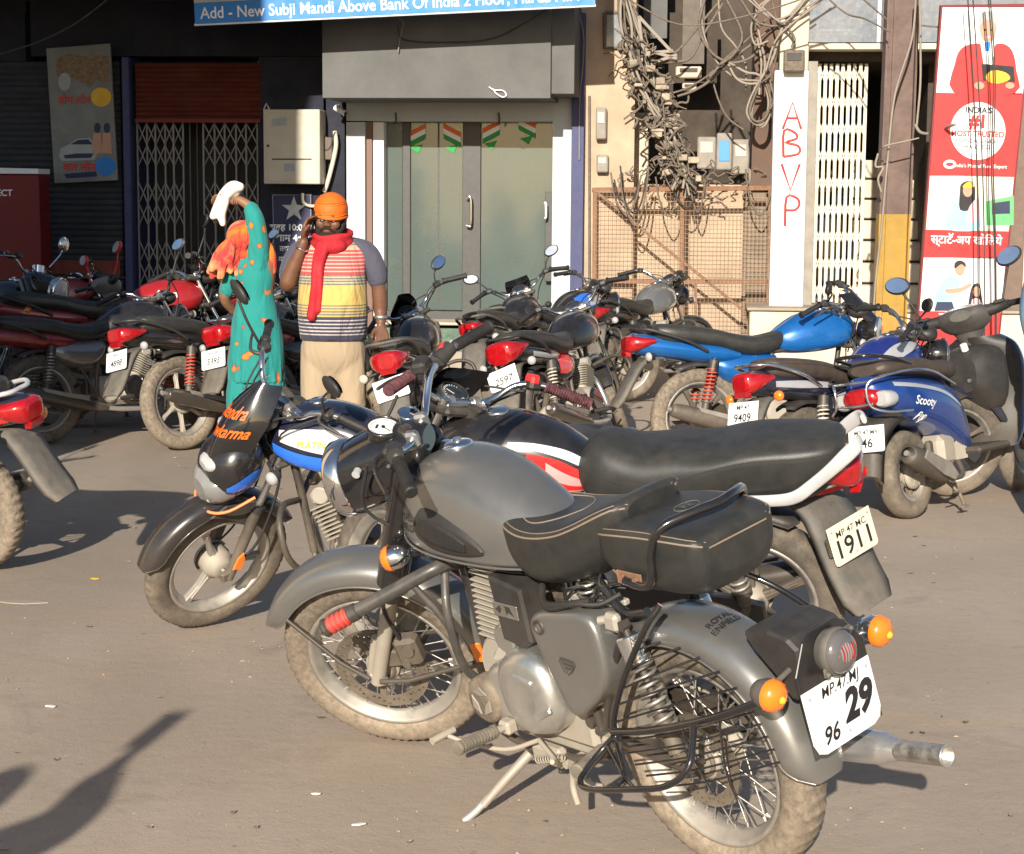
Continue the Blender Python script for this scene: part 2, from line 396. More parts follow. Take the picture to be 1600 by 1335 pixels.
def wheel(root, name, mx, R=.30, w=.08, kind='alloy', tyre='tyre', hero=False, disc=0, drum=True, nsp=5, rimm='rim_steel', alloym='aluminium'):
    e = empty(name, root, mx); n = 144 if hero else 48
    share(('ty', R, w, hero, tyre), lambda: tyre_mb(R, w, n, hero), 'tyre', tyre, e)
    share(('rim', R, w, hero, rimm), lambda: rim_mb(R, w, 72 if hero else 40), 'rim', rimm, e)
    if kind == 'spoke':
        def hub():
            m = MB(); m.lathe([(-.055, .012), (-.055, .05), (-.045, .056), (-.04, .045), (-.03, .03), (.03, .03), (.04, .045), (.045, .056), (.055, .05), (.055, .012)], n=32)
            m.cyl((0, -.09, 0), (0, .09, 0), .009, 12); m.cyl((0, -.095, 0), (0, -.082, 0), .015, 6); m.cyl((0, .082, 0), (0, .095, 0), .015, 6); return m
        share(('hub', 'sp'), hub, 'hub', 'dusty_alu', e)
        rb = R-.088-.02; ns = 36
        for i in range(ns):
            sd = 1 if i % 2 else -1; ld = 1 if (i//2) % 2 else -1
            def sp(sd=sd, ld=ld):
                a = rd(58)*ld; m = MB(); m.tube([(.048*cos(a), sd*.043, .048*sin(a)), (rb, sd*.004, 0)], .0023, 6); m.tube([(rb-.02, sd*.006, -.001), (rb+.004, sd*.003, 0)], .0038, 6); return m
            share(('spk', R, sd, ld), sp, 'spoke', 'spoke_steel', e, RY(-360/ns*i))
    else:
        def sp():
            m = MB(); rb = R-.088-.022
            m.prism([(.03, -.028), (.06, -.018), (rb*.6, -.010), (rb, -.016), (rb+.006, -.02), (rb+.006, .02), (rb, .016), (rb*.6, .010), (.06, .018), (.03, .028)], -.014, .014, .004)
            m.prism([(.05, -.006), (rb*.9, -.004), (rb*.9, .004), (.05, .006)], -.019, .019, .003); return m
        for i in range(nsp): share(('asp', R, nsp, alloym), sp, 'wheel_spoke', alloym, e, RY(-360/nsp*i+18))
        def hub():
            m = MB(); m.lathe([(-.05, .01), (-.05, .055), (-.04, .062), (.02, .062), (.03, .05), (.05, .04), (.05, .01)], n=28)
            m.cyl((0, -.085, 0), (0, .085, 0), .008, 10); return m
        share(('ahub',), hub, 'hub', 'dusty_alu', e)
        if drum:
            def dr():
                m = MB(); m.lathe([(-.052, .0), (-.058, .03), (-.056, .06), (-.05, .072), (-.035, .074)], n=32)
                for k in range(6): m.box((.05, -.056, 0), (.03, .006, .006), .001, mx=RY(60*k))
                return m
            share(('drm',), dr, 'brake_drum', 'dusty_alu', e)
    if disc:
        y = .058 if disc > 0 else -.058
        share(('disc', abs(disc)), lambda: disc_mb(abs(disc)), 'brake_disc', 'dark_metal' if hero else 'steel', e, TR(0, y, 0))
    return e
def steer_mx(HP, rake, ang):
    ax = Vector((-sin(rd(rake)), 0, cos(rd(rake)))); return TR(*HP) @ Matrix.Rotation(rd(ang), 4, ax) @ TR(-HP[0], -HP[1], -HP[2])
def fender(c, R, a0, a1, hw, depth, n=28, lip=.006, R1=None, flare=0., edge=True):
    """mudguard shell swept round c in the xz plane, angles from +x"""
    rings = []; sec = [(-hw, -depth), (-hw*1.0, -depth*.75), (-hw*.93, -depth*.42), (-hw*.72, -depth*.15), (-hw*.4, -.003), (0, 0), (hw*.4, -.003), (hw*.72, -depth*.15), (hw*.93, -depth*.42), (hw, -depth*.75), (hw, -depth)]
    inn = [(y*.96, d-.004) for y, d in sec[::-1]]
    R1 = R if R1 is None else R1
    for i in range(n+1):
        t = i/n; a = rd(a0+(a1-a0)*t); r = R+(R1-R)*t; e_ = 1
        if edge:
            q = min(t, 1-t)/.10
            if q < 1: e_ = sqrt(max(0.02, 1-(1-q)**2))
        rings.append([(c[0]+(r+(d*e_+(e_-1)*.0))*cos(a), y*(.45+.55*e_)*(1+flare*t), c[1]+(r+d*e_)*sin(a)) for y, d in sec+inn])
    m = MB().loft(rings, True, True, True)
    for sd in (-1, 1):
        pts = []
        for i in range(n+1):
            t = i/n; a = rd(a0+(a1-a0)*t); r = R+(R1-R)*t; q = min(t, 1-t)/.10; e_ = 1 if (q >= 1 or not edge) else sqrt(max(.02, 1-(1-q)**2))
            pts.append((c[0]+(r-depth*e_)*cos(a), sd*hw*(.45+.55*e_)*(1+flare*t), c[1]+(r-depth*e_)*sin(a)))
        m.tube(pts, lip*.6, 6)
    return m
def spring_mb(a, b, r, wire, turns, n=12):
    a, b = Vector(a), Vector(b); T = TR(*a) @ (b-a).to_track_quat('Z', 'Y').to_matrix().to_4x4(); L = (b-a).length; N = int(turns*n)
    return MB().tube([(r*cos(2*pi*i/n), r*sin(2*pi*i/n), L*i/N) for i in range(N+1)], wire, 6, mx=T)
def shock(root, a, b, sm='chrome', cm='chrome', r=.030, wire=.0052, turns=9, body='dark_metal'):
    a, b = Vector(a), Vector(b); d = (b-a); m = MB()
    m.cyl(a-d*.03+V(0, -.012, 0), a-d*.03+V(0, .012, 0), .014, 12); m.cyl(b+V(0, -.012, 0), b+V(0, .012, 0), .014, 12)
    m.cyl(a, b, .010, 10); m.cyl(a+d*.55, a+d*.95, .022, 16)
    m.cyl(a+d*.78, a+d*.80, r+.006, 18); e = m.build('shock_absorber', body, root)
    MB().cyl(a+d*.04, a+d*.26, r+.004, 20, bev=.004).build('shock_cover', cm, e)
    spring_mb(a+d*.20, a+d*.79, r, wire, turns).build('spring', sm, e); return e
def indicator(root, c, back, stalk_to, r=.036, pod='chrome', lens='amber', name='turn_signal', lit=False):
    """pod whose lens looks along `back`"""
    c = Vector(c); d = Vector(back).normalized(); T = TR(*c) @ d.to_track_quat('Z', 'Y').to_matrix().to_4x4()
    m = MB(); m.lathe([(-r*1.5, 0), (-r*1.45, r*.35), (-r*1.1, r*.72), (-r*.5, r*.96), (0, r)], ax='z', n=24, mx=T)
    if stalk_to is not None: m.tube([tuple(c-d*r*.5), tuple(stalk_to)], .0075, 8)
    e = m.build(name, pod, root)
    l = MB(); l.lathe([(0, r*1.03), (r*.25, r*1.04), (r*.55, r*.9), (r*.78, r*.6), (r*.88, r*.25), (r*.9, 0)], ax='z', n=24, mx=T)
    for k in range(10): l.tube([tuple(T @ V(r*1.04*cos(k*pi/5), r*1.04*sin(k*pi/5), r*.02)), tuple(T @ V(r*.88*cos(k*pi/5), r*.88*sin(k*pi/5), r*.57))], .0012, 4)
    l.build('lens', lens, e); MB().ell((0, 0, r*.3), r*.0+.001, 6, 4, mx=T)
    if lit: MB().ell(tuple(T @ V(r*.05, -r*.15, r*.83)), r*.26, 10, 6).build('bulb', 'amber_core', e)
    return e
# ------------------------------------------------------------------ the grey roadster in the foreground
def plate(root, T, w_, h_, rows, m='plate_white', name='number_plate', ink='ink', rad=.02, board=None, stud=True):
    """rows: (text, x, y, size, bold, shear); T: plate frame, x right, y up, z to the reader"""
    P = [(-w_/2, h_/2), (w_/2, h_/2), (w_/2, -h_/2+rad), (w_/2-rad*.3, -h_/2+rad*.3), (w_/2-rad, -h_/2), (-w_/2+rad, -h_/2), (-w_/2+rad*.3, -h_/2+rad*.3), (-w_/2, -h_/2+rad)]
    F_ = T @ RX(90)      # prism xz -> plate xy
    e = MB().prism([(x, y) for x, y in P], 0, .004, .0012, mx=T @ Matrix(((1, 0, 0, 0), (0, 0, 1, 0), (0, 1, 0, -.004), (0, 0, 0, 1)))).build(name, m, root)
    t = MB()
    for s, x, y, sz, b, sh in rows: t.join(text_mb(s, sz, b, sh), T @ TR(x, y, .0022))
    if rows: t.build('lettering', ink, e)
    if stud:
        k = MB()
        for x, y in ((0, -h_*.36), (-w_*.42, h_*.38), (w_*.42, h_*.38)): k.ell((x, y, .002), (.0035, .0035, .003), 8, 4, mx=T)
        k.build('stud', 'steel', e)
    return e
def tankdecal_text(h, s, x, z, size, side, m, parent, bold=.0, name='lettering', slope=0, shear=0, off=.0025):
    t = text_mb(s, size, bold, shear); o = MB(); vs = []
    for a, b, c in t.v:
        X = x-a*side if side > 0 else x+a; Z = z+b+a*slope; vs.append((X, side*h.y(X, Z, off), Z))
    o.add(vs, t.f, False); return o.build(name, m, parent)
def roadster(root, paint='gunmetal', hero=True, st=34.6, blackchrome=False):
    RA = (.04, .325); FA = (1.385, .328); HP = (1.03, 0, .88); RK = 27.5
    S_ = steer_mx(HP, RK, st); ax = Vector((-sin(rd(RK)), 0, cos(rd(RK))))
    ch = 'chrome' if not blackchrome else 'black_plastic'
    # wheels
    wheel(root, 'wheel', TR(RA[0], 0, RA[1]) @ RY(7), .325, .115, 'spoke' if hero else 'alloy', 'tyre_dusty', hero, disc=.125, nsp=7)
    wheel(root, 'wheel', S_ @ TR(FA[0], 0, FA[1]), .325, .092, 'spoke' if hero else 'alloy', 'tyre_dusty', hero, disc=.148, nsp=7)
    def fk(s, off=0, y=0):            # point on the fork line, s metres above the axle
        return V(FA[0], y, FA[1])+ax*s+V(off, 0, 0)
    for sd in (1, -1):
        m = MB(); y = sd*.088
        m.cyl(fk(-.03, 0, y), fk(.33, 0, y), .023, 18, bev=.003); m.box(tuple(fk(-.01, 0, y)), (.05, .034, .06), .01); m.cyl(fk(.02, .03, y), fk(.16, .03, y), .013, 10)
        e = m.build('fork_leg', 'dusty_alu', root, S_)
        MB().cyl(fk(.30, 0, y), fk(.50, 0, y), .0175, 16).build('stanchion', 'chrome_clean', e)
        MB().cyl(fk(.31, 0, y), fk(.38, 0, y), .031, 18, bev=.004).cyl(fk(.37, 0, y), fk(.80, 0, y), .047, 24, bev=.005).build('fork_cover', 'black_gloss', e)
    m = MB()
    for s in (.50, .73): m.box(tuple(fk(s, -.03)), (.10, .25, .035), .012, mx=None)
    m.cyl((1.085, 0, .775), (.985, 0, .965), .030, 16); m.build('triple_clamp', 'black_paint', root, S_)
    # front mudguard, stays
    f = fender((FA[0], FA[1]+.012), .378, 30, 188, .078, .065, 40 if hero else 20).build('front_mudguard', paint, root, S_)
    if hero:
        m = MB()
        for sd in (1, -1):
            m.tube([(FA[0]+.22, sd*.078, FA[1]+.235), (FA[0]+.09, sd*.112, FA[1]+.08), (FA[0]+.02, sd*.115, FA[1]+.01)], .007, 8)
            m.tube([(FA[0]-.31, sd*.078, FA[1]-.0), (FA[0]-.1, sd*.112, FA[1]-.015), (FA[0]-.01, sd*.115, FA[1]-.005)], .0075, 8)
        m.build('mudguard_stay', 'black_paint', f)
        MB().box((FA[0]-.335, .077, FA[1]+.035), (.035, .008, .07), .003).build('reflector', 'amber', f, RY(0))
    # brake caliper + hose on the left
    m = MB(); m.box((FA[0]-.125, .075, FA[1]+.075), (.075, .055, .10), .012); m.box((FA[0]-.07, .07, FA[1]+.045), (.07, .02, .06), .006)
    m.cyl((FA[0]-.135, .10, FA[1]+.09), (FA[0]-.135, .112, FA[1]+.09), .02, 14); m.cyl((FA[0]-.115, .10, FA[1]+.045), (FA[0]-.115, .11, FA[1]+.045), .014, 12)
    m.build('brake_caliper', 'dark_metal', root, S_)
    m = MB(); m.tube([(FA[0]-.12, .095, FA[1]+.13), (FA[0]-.13, .12, FA[1]+.28), (FA[0]-.21, .12, FA[1]+.42), (FA[0]-.27, .10, FA[1]+.56), (FA[0]-.36, .14, FA[1]+.72), (FA[0]-.40, .25, FA[1]+.82)], .006, 6, 5)
    m.tube([(FA[0]-.02, -.09, FA[1]+.05), (FA[0]-.16, -.12, FA[1]+.3), (FA[0]-.22, -.11, FA[1]+.55), (FA[0]-.30, -.08, FA[1]+.72)], .004, 6, 5)
    m.tube([(FA[0]-.29, .16, FA[1]+.78), (FA[0]-.22, .14, FA[1]+.62), (FA[0]-.34, .10, FA[1]+.46), (.92, .07, .62), (.84, .09, .46)], .005, 6, 5)
    m.tube([(FA[0]-.29, -.16, FA[1]+.80), (FA[0]-.20, -.05, FA[1]+.66), (FA[0]-.34, .06, FA[1]+.50), (.90, .05, .70), (.72, .08, .66)], .005, 6, 5)
    m.build('cable', 'rubber', root, S_)
    # headlamp nacelle, tilted a little
    N_ = S_ @ TR(1.09, 0, 1.0) @ RY(4) @ TR(-1.09, 0, -1.0)
    h = Hull([(.965, 1.03, 1.06, 1.09, .045), (.99, 1.0, 1.05, 1.105, .075), (1.05, .955, 1.03, 1.118, .098), (1.12, .915, 1.005, 1.118, .106), (1.19, .897, .995, 1.105, .107), (1.235, .89, .99, 1.092, .103)], 4, 36)
    hl = h.mb().build('headlamp', 'black_gloss', root, N_)
    T = TR(1.235, 0, .991)
    MB().lathe([(-.005, .104), (.0, .110), (.02, .113), (.045, .110), (.052, .102), (.048, .094)], ax='x', n=48, mx=T).build('headlamp_rim', 'chrome', hl)
    MB().lathe([(.046, .096), (.052, .085), (.060, .06), (.066, .03), (.068, 0)], ax='x', n=32, mx=T).build('lens', 'clear_lens', hl)
    def gauge(p, r, tilt, dial, nm):
        T = N_.inverted() @ S_ @ TR(*p) @ RY(tilt); m = MB().lathe([(-.05, r*.8), (-.02, r*1.0), (.0, r*1.08), (.008, r*1.08), (.010, r*.95), (.003, r*.93)], ax='z', n=36, mx=T)
        g = m.build(nm, 'chrome' if r < .04 else 'black_paint', hl)
        MB().lathe([(.002, 0), (.002, r*.95)], ax='z', n=32, mx=T).build('dial', dial, g)
        k = MB()
        if dial == 'dial_white':
            for i in range(25):
                a = rd(225-270*i/24); q = .62 if i % 4 == 0 else .70
                k.box((r*(q+.82)/2, 0, .0032), (r*(.82-q), .0012, .0005), mx=T @ RZ(math.degrees(a)-90))
            k.box((r*.25, 0, .0045), (r*.75, .0022, .001), mx=T @ RZ(150)); k.cyl((0, 0, .003), (0, 0, .007), r*.11, 12, mx=T)
            k.box((-r*.05, r*.38, .0035), (r*.4, r*.14, .0006), mx=T @ RZ(-90)); k.build('dial_marks', 'ink', g)
        if dial != 'dial_white': MB().lathe([(.0075, r*.95), (.0095, r*.6), (.0105, 0)], ax='z', n=28, mx=T).build('dial_glass', mat('gauge_glass', (.9, .9, .9), .02, trans=1., var=0), g)
    if hero:
        gauge((1.085, .012, 1.128), .046, -22, 'dial_white', 'speedometer'); gauge((1.04, -.072, 1.108), .030, -22, 'glass_dial', 'ammeter')
        MB().cyl((1.025, .02, 1.095), (1.015, .02, 1.118), .026, 6, bev=.002).cyl((1.02, .02, 1.112), (1.008, .02, 1.125), .014, 6).build('ignition_switch', 'dark_metal', hl, N_.inverted() @ S_)
        for sd in (1, -1): MB().cyl((1.16, sd*.098, 1.06), (1.16, sd*.118, 1.06), .012, 12).build('pilot_lamp', 'clear_lens', hl)
    else: MB().cyl((1.06, 0, 1.10), (1.05, 0, 1.16), .045, 18).build('speedometer', 'chrome', hl)
    # handlebar
    hbp = [(.875, -.39, 1.165), (.935, -.28, 1.185), (.985, -.20, 1.165), (1.0, -.13, 1.115), (.995, -.07, 1.098), (.995, 0, 1.098), (.995, .07, 1.098), (1.0, .13, 1.115), (.985, .20, 1.165), (.935, .28, 1.185), (.875, .39, 1.165)]
    hb = MB().tube(hbp, .0115, 12, 5).build('handlebar', 'chrome_clean', root, S_)
    for sd in (1, -1):
        m = MB(); a, b = V(.935, sd*.28, 1.185), V(.865, sd*.41, 1.162); d = b-a
        m.cyl(a+d*.04, b, .0165, 16, bev=.003)
        for k in range(12): m.cyl(a+d*(.08+.07*k), a+d*(.115+.07*k), .0175, 14)
        m.cyl(a+d*.97, b+d*.06, .0185, 16, bev=.004); m.build('grip', 'grip_rubber', root, S_)
        MB().box((.965, sd*.235, 1.180), (.05, .045, .042), .01, mx=None).cyl((.965, sd*.22, 1.18), (.94, sd*.275, 1.19), .023, 14).build('switch_pod', 'black_plastic', root, S_)
        MB().tube([(.975, sd*.21, 1.165), (1.01, sd*.24, 1.172), (1.0, sd*.30, 1.165), (.945, sd*.39, 1.150), (.93, sd*.42, 1.15)], [.010, .008, .0065, .006, .008], 8, 4).build('lever', 'black_paint' if sd > 0 else 'steel', root, S_)
    MB().box((.955, -.262, 1.198), (.022, .032, .026), .006).build('kill_switch', 'red_plastic', root, S_)
    MB().box((.99, .215, 1.158), (.02, .02, .03), .005).build('choke_lever', 'amber', root, S_)
    m = MB(); m.box((1.005, -.19, 1.195), (.045, .06, .035), .008); m.cyl((1.03, -.19, 1.185), (1.03, -.22, 1.175), .012, 10); m.build('master_cylinder', 'black_plastic', root, S_)
    for y in (-.045, .045): MB().box((.995, y, 1.098), (.04, .03, .05), .008).build('handlebar_clamp', 'steel', root, S_)
    # front indicators low on the fork covers
    for sd in (1, -1): indicator(root, tuple(S_ @ V(1.135, sd*.17, .80)), tuple((S_.to_3x3()) @ V(1, sd*.15, -.05)), tuple(S_ @ V(1.12, sd*.10, .80)), .036, 'chrome')
    # tank
    tk = Hull([(.405, .835, .865, .905, .045, 2.2, 2.2), (.44, .79, .83, .905, .080, 2.3, 3), (.50, .775, .82, .932, .108, 2.4, 4), (.60, .770, .815, .982, .138, 2.5, 5), (.73, .770, .812, 1.034, .157, 2.6, 5), (.86, .772, .815, 1.048, .160, 2.6, 5), (.96, .780, .825, 1.022, .149, 2.5, 4.5), (1.03, .795, .84, .982, .121, 2.4, 3.5), (1.068, .825, .86, .935, .075, 2.1, 2.2)], 5, 48)
    t = tk.mb().build('fuel_tank', paint, root)
    for sd in (1, -1):
        tk.slab([(.915, .850, .868), (.90, .822, .902), (.87, .806, .918), (.82, .798, .915), (.76, .796, .895), (.70, .800, .868), (.66, .808, .840), (.645, .815, .824)], .010, sd).build('knee_pad', 'rubber', t)
        tk.slab([(.892, .852, .870), (.875, .830, .892), (.84, .815, .898), (.79, .810, .888), (.74, .810, .868), (.70, .814, .845)], .014, sd).build('pad_relief', 'grip_rubber', t)
        tankdecal_text(tk, 'ROYAL', .985, .876, .030, sd, 'ink', t, .012); tankdecal_text(tk, 'ENFIELD', .985, .845, .030, sd, 'ink', t, .012)
    cz = tk.top(.87, 0, 0)
    MB().lathe([(0, .045), (.006, .046), (.012, .040), (.016, .026), (.017, 0)], ax='z', n=36, mx=TR(.872, 0, cz-.003) @ RY(4)).build('fuel_cap', 'chrome_clean', t)
    MB().box((.93, -.02, cz-.006), (.055, .03, .012), .005).cyl((.865, .0, cz+.01), (.865, 0, cz+.022), .012, 12).build('cap_hinge', 'chrome', t)
    MB().tube([(x, y, z-.004) for x, y, z in [(q[0], (q[4])*.985, q[1]+.012) for q in tk.st]], .004, 6).build('tank_seam', paint, t)
    # frame
    m = MB(); B = .018
    m.tube([(1.02, 0, .90), (.95, 0, .70), (.90, 0, .42), (.86, 0, .30)], .019, 10, 4); m.cyl((1.08, 0, .79), (.985, 0, .97), .028, 14)
    m.tube([(1.0, 0, .86), (.70, 0, .80), (.45, 0, .76)], .02, 10, 3)
    for sd in (1, -1):
        y = sd*.085
        m.tube([(.46, y*.7, .76), (.30, y, .79), (.19, y*1.2, .72), (.10, y*1.2, .735)], .0125, 8, 4)
        m.tube([(.45, y*.6, .76), (.40, y, .55), (.36, y, .30)], .014, 8, 3); m.tube([(.88, y*.3, .32), (.80, y, .235), (.55, y, .215), (.36, y, .27)], .0125, 8, 4)
        m.tube([(.38, y, .34), (.2, sd*.10, .335), (RA[0]-.03, sd*.10, RA[1])], .017, 10, 3)
        m.tube([(.37, y, .30), (.27, y*1.4, .50), (.17, y*1.55, .68)], .010, 8, 3)
    m.tube([(.40, -.10, .36), (.40, .10, .36)], .016, 8); m.build('frame', 'black_paint', root)
    for sd in (1, -1): shock(root, (.165, sd*.125, .685), (RA[0]+.005, sd*.125, RA[1]+.035), 'rim_steel', 'chrome', .030, .0056, 9)
    # engine
    m = MB(); m.box((.60, 0, .37), (.42, .17, .24), .03); m.box((.44, 0, .40), (.20, .15, .22), .03); m.cyl((.775, -.06, .42), (.775, .06, .42), .10, 26, bev=.01); m.box((.60, 0, .25), (.34, .12, .06), .015)
    en = m.build('crankcase', 'dusty_alu', root)
    m = MB()
    C = TR(.765, 0, .49) @ RY(-3)
    m.cyl((0, 0, 0), (0, 0, .22), .055, 20, mx=C)
    for k in range(11): m.box((0, 0, .025+k*.0165), (.155, .150, .0055), .002, mx=C)
    m.build('cylinder', 'dusty_alu', root)
    m = MB()
    for k in range(5): m.box((-.005, 0, .215+k*.0145), (.165-.004*k, .155, .0055), .002, mx=C)
    m.box((0, 0, .245), (.12, .11, .08), .015, mx=C); m.box((.0, .045, .282), (.09, .05, .03), .012, mx=C); m.box((.0, -.045, .282), (.09, .05, .03), .012, mx=C)
    m.cyl((-.05, .02, .27), (-.10, .055, .275), .012, 10, mx=C); m.build('cylinder_head', 'dusty_alu', root)
    # primary cover: polished, with lugs
    def oval(cx, cz, rx, rz, y0, y1, e=2.4, dome=.4, n=40, mid=5, mx=None):
        rings = []
        for k in range(mid+1):
            t = k/mid; s_ = 1-.0*t; yy = y0+(y1-y0)*sin(t*pi/2); q = cos(t*pi/2*dome*1.9) if t < 1 else cos(pi/2*dome*1.9)
            q = (1-t**3.2*(1-.45))
            rings.append([(cx+rx*q*math.copysign(abs(cos(2*pi*j/n))**(2/e), cos(2*pi*j/n)), yy, cz+rz*q*math.copysign(abs(sin(2*pi*j/n))**(2/e), sin(2*pi*j/n))) for j in range(n)])
        return MB().loft(rings, False, True, True, mx).add(rings[-1], [tuple(range(n))], False, mx)
    m = MB(); m.join(oval(.575, .425, .118, .125, .08, .172, 2.3)); m.join(oval(.70, .40, .105, .105, .07, .135, 2.2)); m.lathe([(.08, .122), (.095, .124), (.097, .11)], c=(.575, 0, .425), n=40)
    pc = m.build('primary_cover', 'case_polished', root, TR(.575, 0, .425) @ RY(12) @ TR(-.575, 0, -.425))
    for a in (60, 150, 205, 265, 330, 20): MB().cyl((.575+.118*cos(rd(a)), .085, .425+.124*sin(rd(a))), (.575+.118*cos(rd(a)), .108, .425+.124*sin(rd(a))), .0095, 10, bev=.002).build('cover_bolt', 'case_polished', pc)
    m = MB(); m.box((.545, .172, .475), (.075, .010, .016), .004, mx=TR(.545, 0, .475) @ RY(-20) @ TR(-.545, 0, -.475)); m.box((.505, .168, .375), (.075, .012, .016), .004, mx=TR(.505, 0, .375) @ RY(20) @ TR(-.505, 0, -.375)); m.build('cover_rib', 'case_polished', pc)
    m = MB(); m.lathe([(.100, .070), (.138, .068), (.146, .058), (.148, 0)], c=(.785, 0, .355), n=32); pcf = m.build('alternator_cover', 'grime', root)
    k = MB(); 
    for a in (90, 210, 330): k.prism([(.785+.040*cos(rd(a-50)), .355+.040*sin(rd(a-50))), (.785+.045*cos(rd(a)), .355+.045*sin(rd(a))), (.785+.040*cos(rd(a+50)), .355+.040*sin(rd(a+50))), (.785+.018*cos(rd(a)), .355+.018*sin(rd(a)))], .147, .152, .001)
    k.build('emblem', 'steel', pcf)
    MB().cyl((.66, .02, .56), (.66, .13, .56), .042, 22, bev=.006).cyl((.60, .0, .57), (.60, .10, .57), .03, 18, bev=.004).box((.68, .06, .535), (.08, .11, .05), .012).build('starter_motor', 'case_polished', root)
    m = MB(); m.cyl((.56, -.02, .66), (.64, -.02, .67), .030, 18); m.cyl((.44, -.02, .66), (.56, -.02, .66), .038, 18, bev=.008); m.box((.60, .03, .645), (.05, .06, .05), .01); m.cyl((.60, .06, .66), (.60, .085, .66), .016, 12); m.build('throttle_body', 'grime', root)
    m = MB(); m.tube([(.83, -.04, .69), (.93, -.09, .66), (.955, -.12, .50), (.88, -.16, .30), (.70, -.18, .24), (.45, -.185, .235)], .021, 14, 6)
    e = m.build('exhaust_pipe', 'chrome', root)
    m = MB(); q = [(.50, -.19, .235), (.42, -.20, .24), (.30, -.205, .255), (-.02, -.215, .288), (-.20, -.218, .307), (-.30, -.220, .318), (-.33, -.220, .322), (-.36, -.221, .325)]
    m.tube(q, [.022, .036, .046, .048, .046, .042, .034, .026], 20, 4, cap=False); sl = m.build('silencer', 'chrome', root)
    a, b = V(-.33, -.22, .322), V(-.50, -.222, .345); m = MB(); T = TR(*a) @ (b-a).to_track_quat('Z', 'Y').to_matrix().to_4x4(); L = (b-a).length
    m.lathe([(0, .026), (L-.004, .026), (L, .0285), (L+.003, .027), (L+.003, .023), (L*.2, .022)], ax='z', n=28, mx=T); m.build('tail_pipe', mat('tail_chrome', (.55, .53, .5), .28, 1., dust=.45, vs=22), sl)
    MB().lathe([(L*.5, 0), (L*.5, .0225)], ax='z', n=20, mx=T).build('pipe_mouth', mat('soot', (.16, .12, .09), .95), sl)
    # battery box, tool box, wiring
    MB().prism([(.675, .745), (.545, .725), (.535, .575), (.57, .55), (.655, .56)], .055, .135, .008).build('battery_box', 'black_plastic', root)
    k = MB().box((.615, .137, .655), (.10, .004, .04), .0015); em = k.build('nameplate', 'steel', root)
    k = MB(); T = frame((.615, .1395, .655), (-1, 0, 0), (0, 0, 1)); k.prism([(-.04, .0), (-.02, .014), (-.014, .002), (-.024, -.012)], 0, .001, mx=T @ RX(-90)); k.prism([(.0, .014), (.02, .014), (.035, -.012), (.012, -.002), (.004, -.012)], 0, .001, mx=T @ RX(-90)); k.build('relief', 'black_plastic', em)
    tb = [(.490, .655), (.462, .688), (.40, .705), (.30, .722), (.255, .715), (.228, .68), (.215, .60), (.222, .545), (.25, .50), (.30, .455), (.350, .418), (.375, .415), (.40, .44), (.44, .52), (.475, .60)]
    m = MB(); cx, cz = .34, .585; rings = []
    P = [(p[0], p[1]) for p in catmull(tb, 3, True)]
    for y, s_ in ((.06, .97), (.12, 1.0), (.150, 1.0), (.160, .985), (.1665, .955), (.170, .90), (.171, .8)): rings.append([(cx+(x-cx)*s_, y, cz+(z-cz)*s_) for x, z in P])
    m.loft(rings, True); bx = m.build('side_box', paint, root)
    MB().lathe([(.168, .021), (.174, .021), (.176, .014), (.170, .012)], c=(.445, 0, .655), n=24).build('lock', 'dark_metal', bx)
    m = MB(); E = TR(.355, .1715, .565)
    def q(P): m.prism([(-x*.001, z*.001) for x, z in P], 0, .003, .0008, mx=E)
    q([(-26, 20), (26, 16), (24, 11), (-24, 14)]); q([(-22, 8), (20, 6), (15, 0), (-17, 2)]); q([(-14, -4), (11, -5), (5, -11), (-9, -10)]); q([(-26, 20), (-31, 8), (-16, -20), (-4, -28), (-8, -18), (-22, 6)]); q([(26, 16), (30, 6), (14, -16), (-4, -28), (8, -15), (21, 4)])
    m.build('emblem', 'black_plastic', bx)
    m = MB(); r4 = random.Random(4)
    m.tube([(.49, .10, .735), (.43, .15, .715), (.33, .16, .735), (.26, .14, .75)], .010, 8, 4); m.tube([(.48, .12, .72), (.40, .165, .712), (.30, .16, .742), (.24, .13, .74), (.20, .09, .76)], .007, 8, 4)
    for i in range(9):
        a = V(r4.uniform(.24, .46), r4.uniform(.03, .12), r4.uniform(.70, .77)); b = a+V(r4.uniform(-.09, .09), r4.uniform(-.05, .05), r4.uniform(-.03, .05)); c_ = a+V(r4.uniform(-.05, .05), r4.uniform(0, .06), r4.uniform(.0, .04))
        m.tube([a, c_, b], r4.uniform(.003, .006), 6, 4)
    m.build('wiring_loom', 'rubber', root)
    m = MB()
    for i in range(7):
        a = V(r4.uniform(.24, .46), r4.uniform(.05, .12), r4.uniform(.71, .76)); m.box(tuple(a), (r4.uniform(.02, .05), .02, r4.uniform(.01, .03)), .004)
    m.box((.20, .13, .70), (.05, .03, .05), .01); m.cyl((.19, .12, .71), (.24, .14, .70), .012, 10); m.build('bracket', 'dusty_alu', root)
    # solo saddle, springs, pillion cushion
    st_ = Hull([(.128, .955, .985, 1.008, .085, 2.6, 2.4), (.150, .905, .985, 1.016, .118, 3.4, 3), (.20, .85, .958, 1.000, .140, 4.2, 3.4), (.27, .795, .925, .966, .152, 4.6, 3.4), (.34, .765, .898, .938, .156, 4.6, 3.4), (.42, .745, .880, .920, .156, 4.4, 3.4), (.49, .740, .872, .915, .150, 4, 3.4), (.55, .752, .875, .919, .136, 3.6, 3), (.605, .79, .882, .923, .108, 3, 2.6), (.638, .83, .886, .917, .068, 2.3, 2.2), (.648, .86, .89, .908, .03, 2, 2)], 5, 56)
    se = st_.mb().build('seat', 'seat_vinyl', root)
    m = MB()
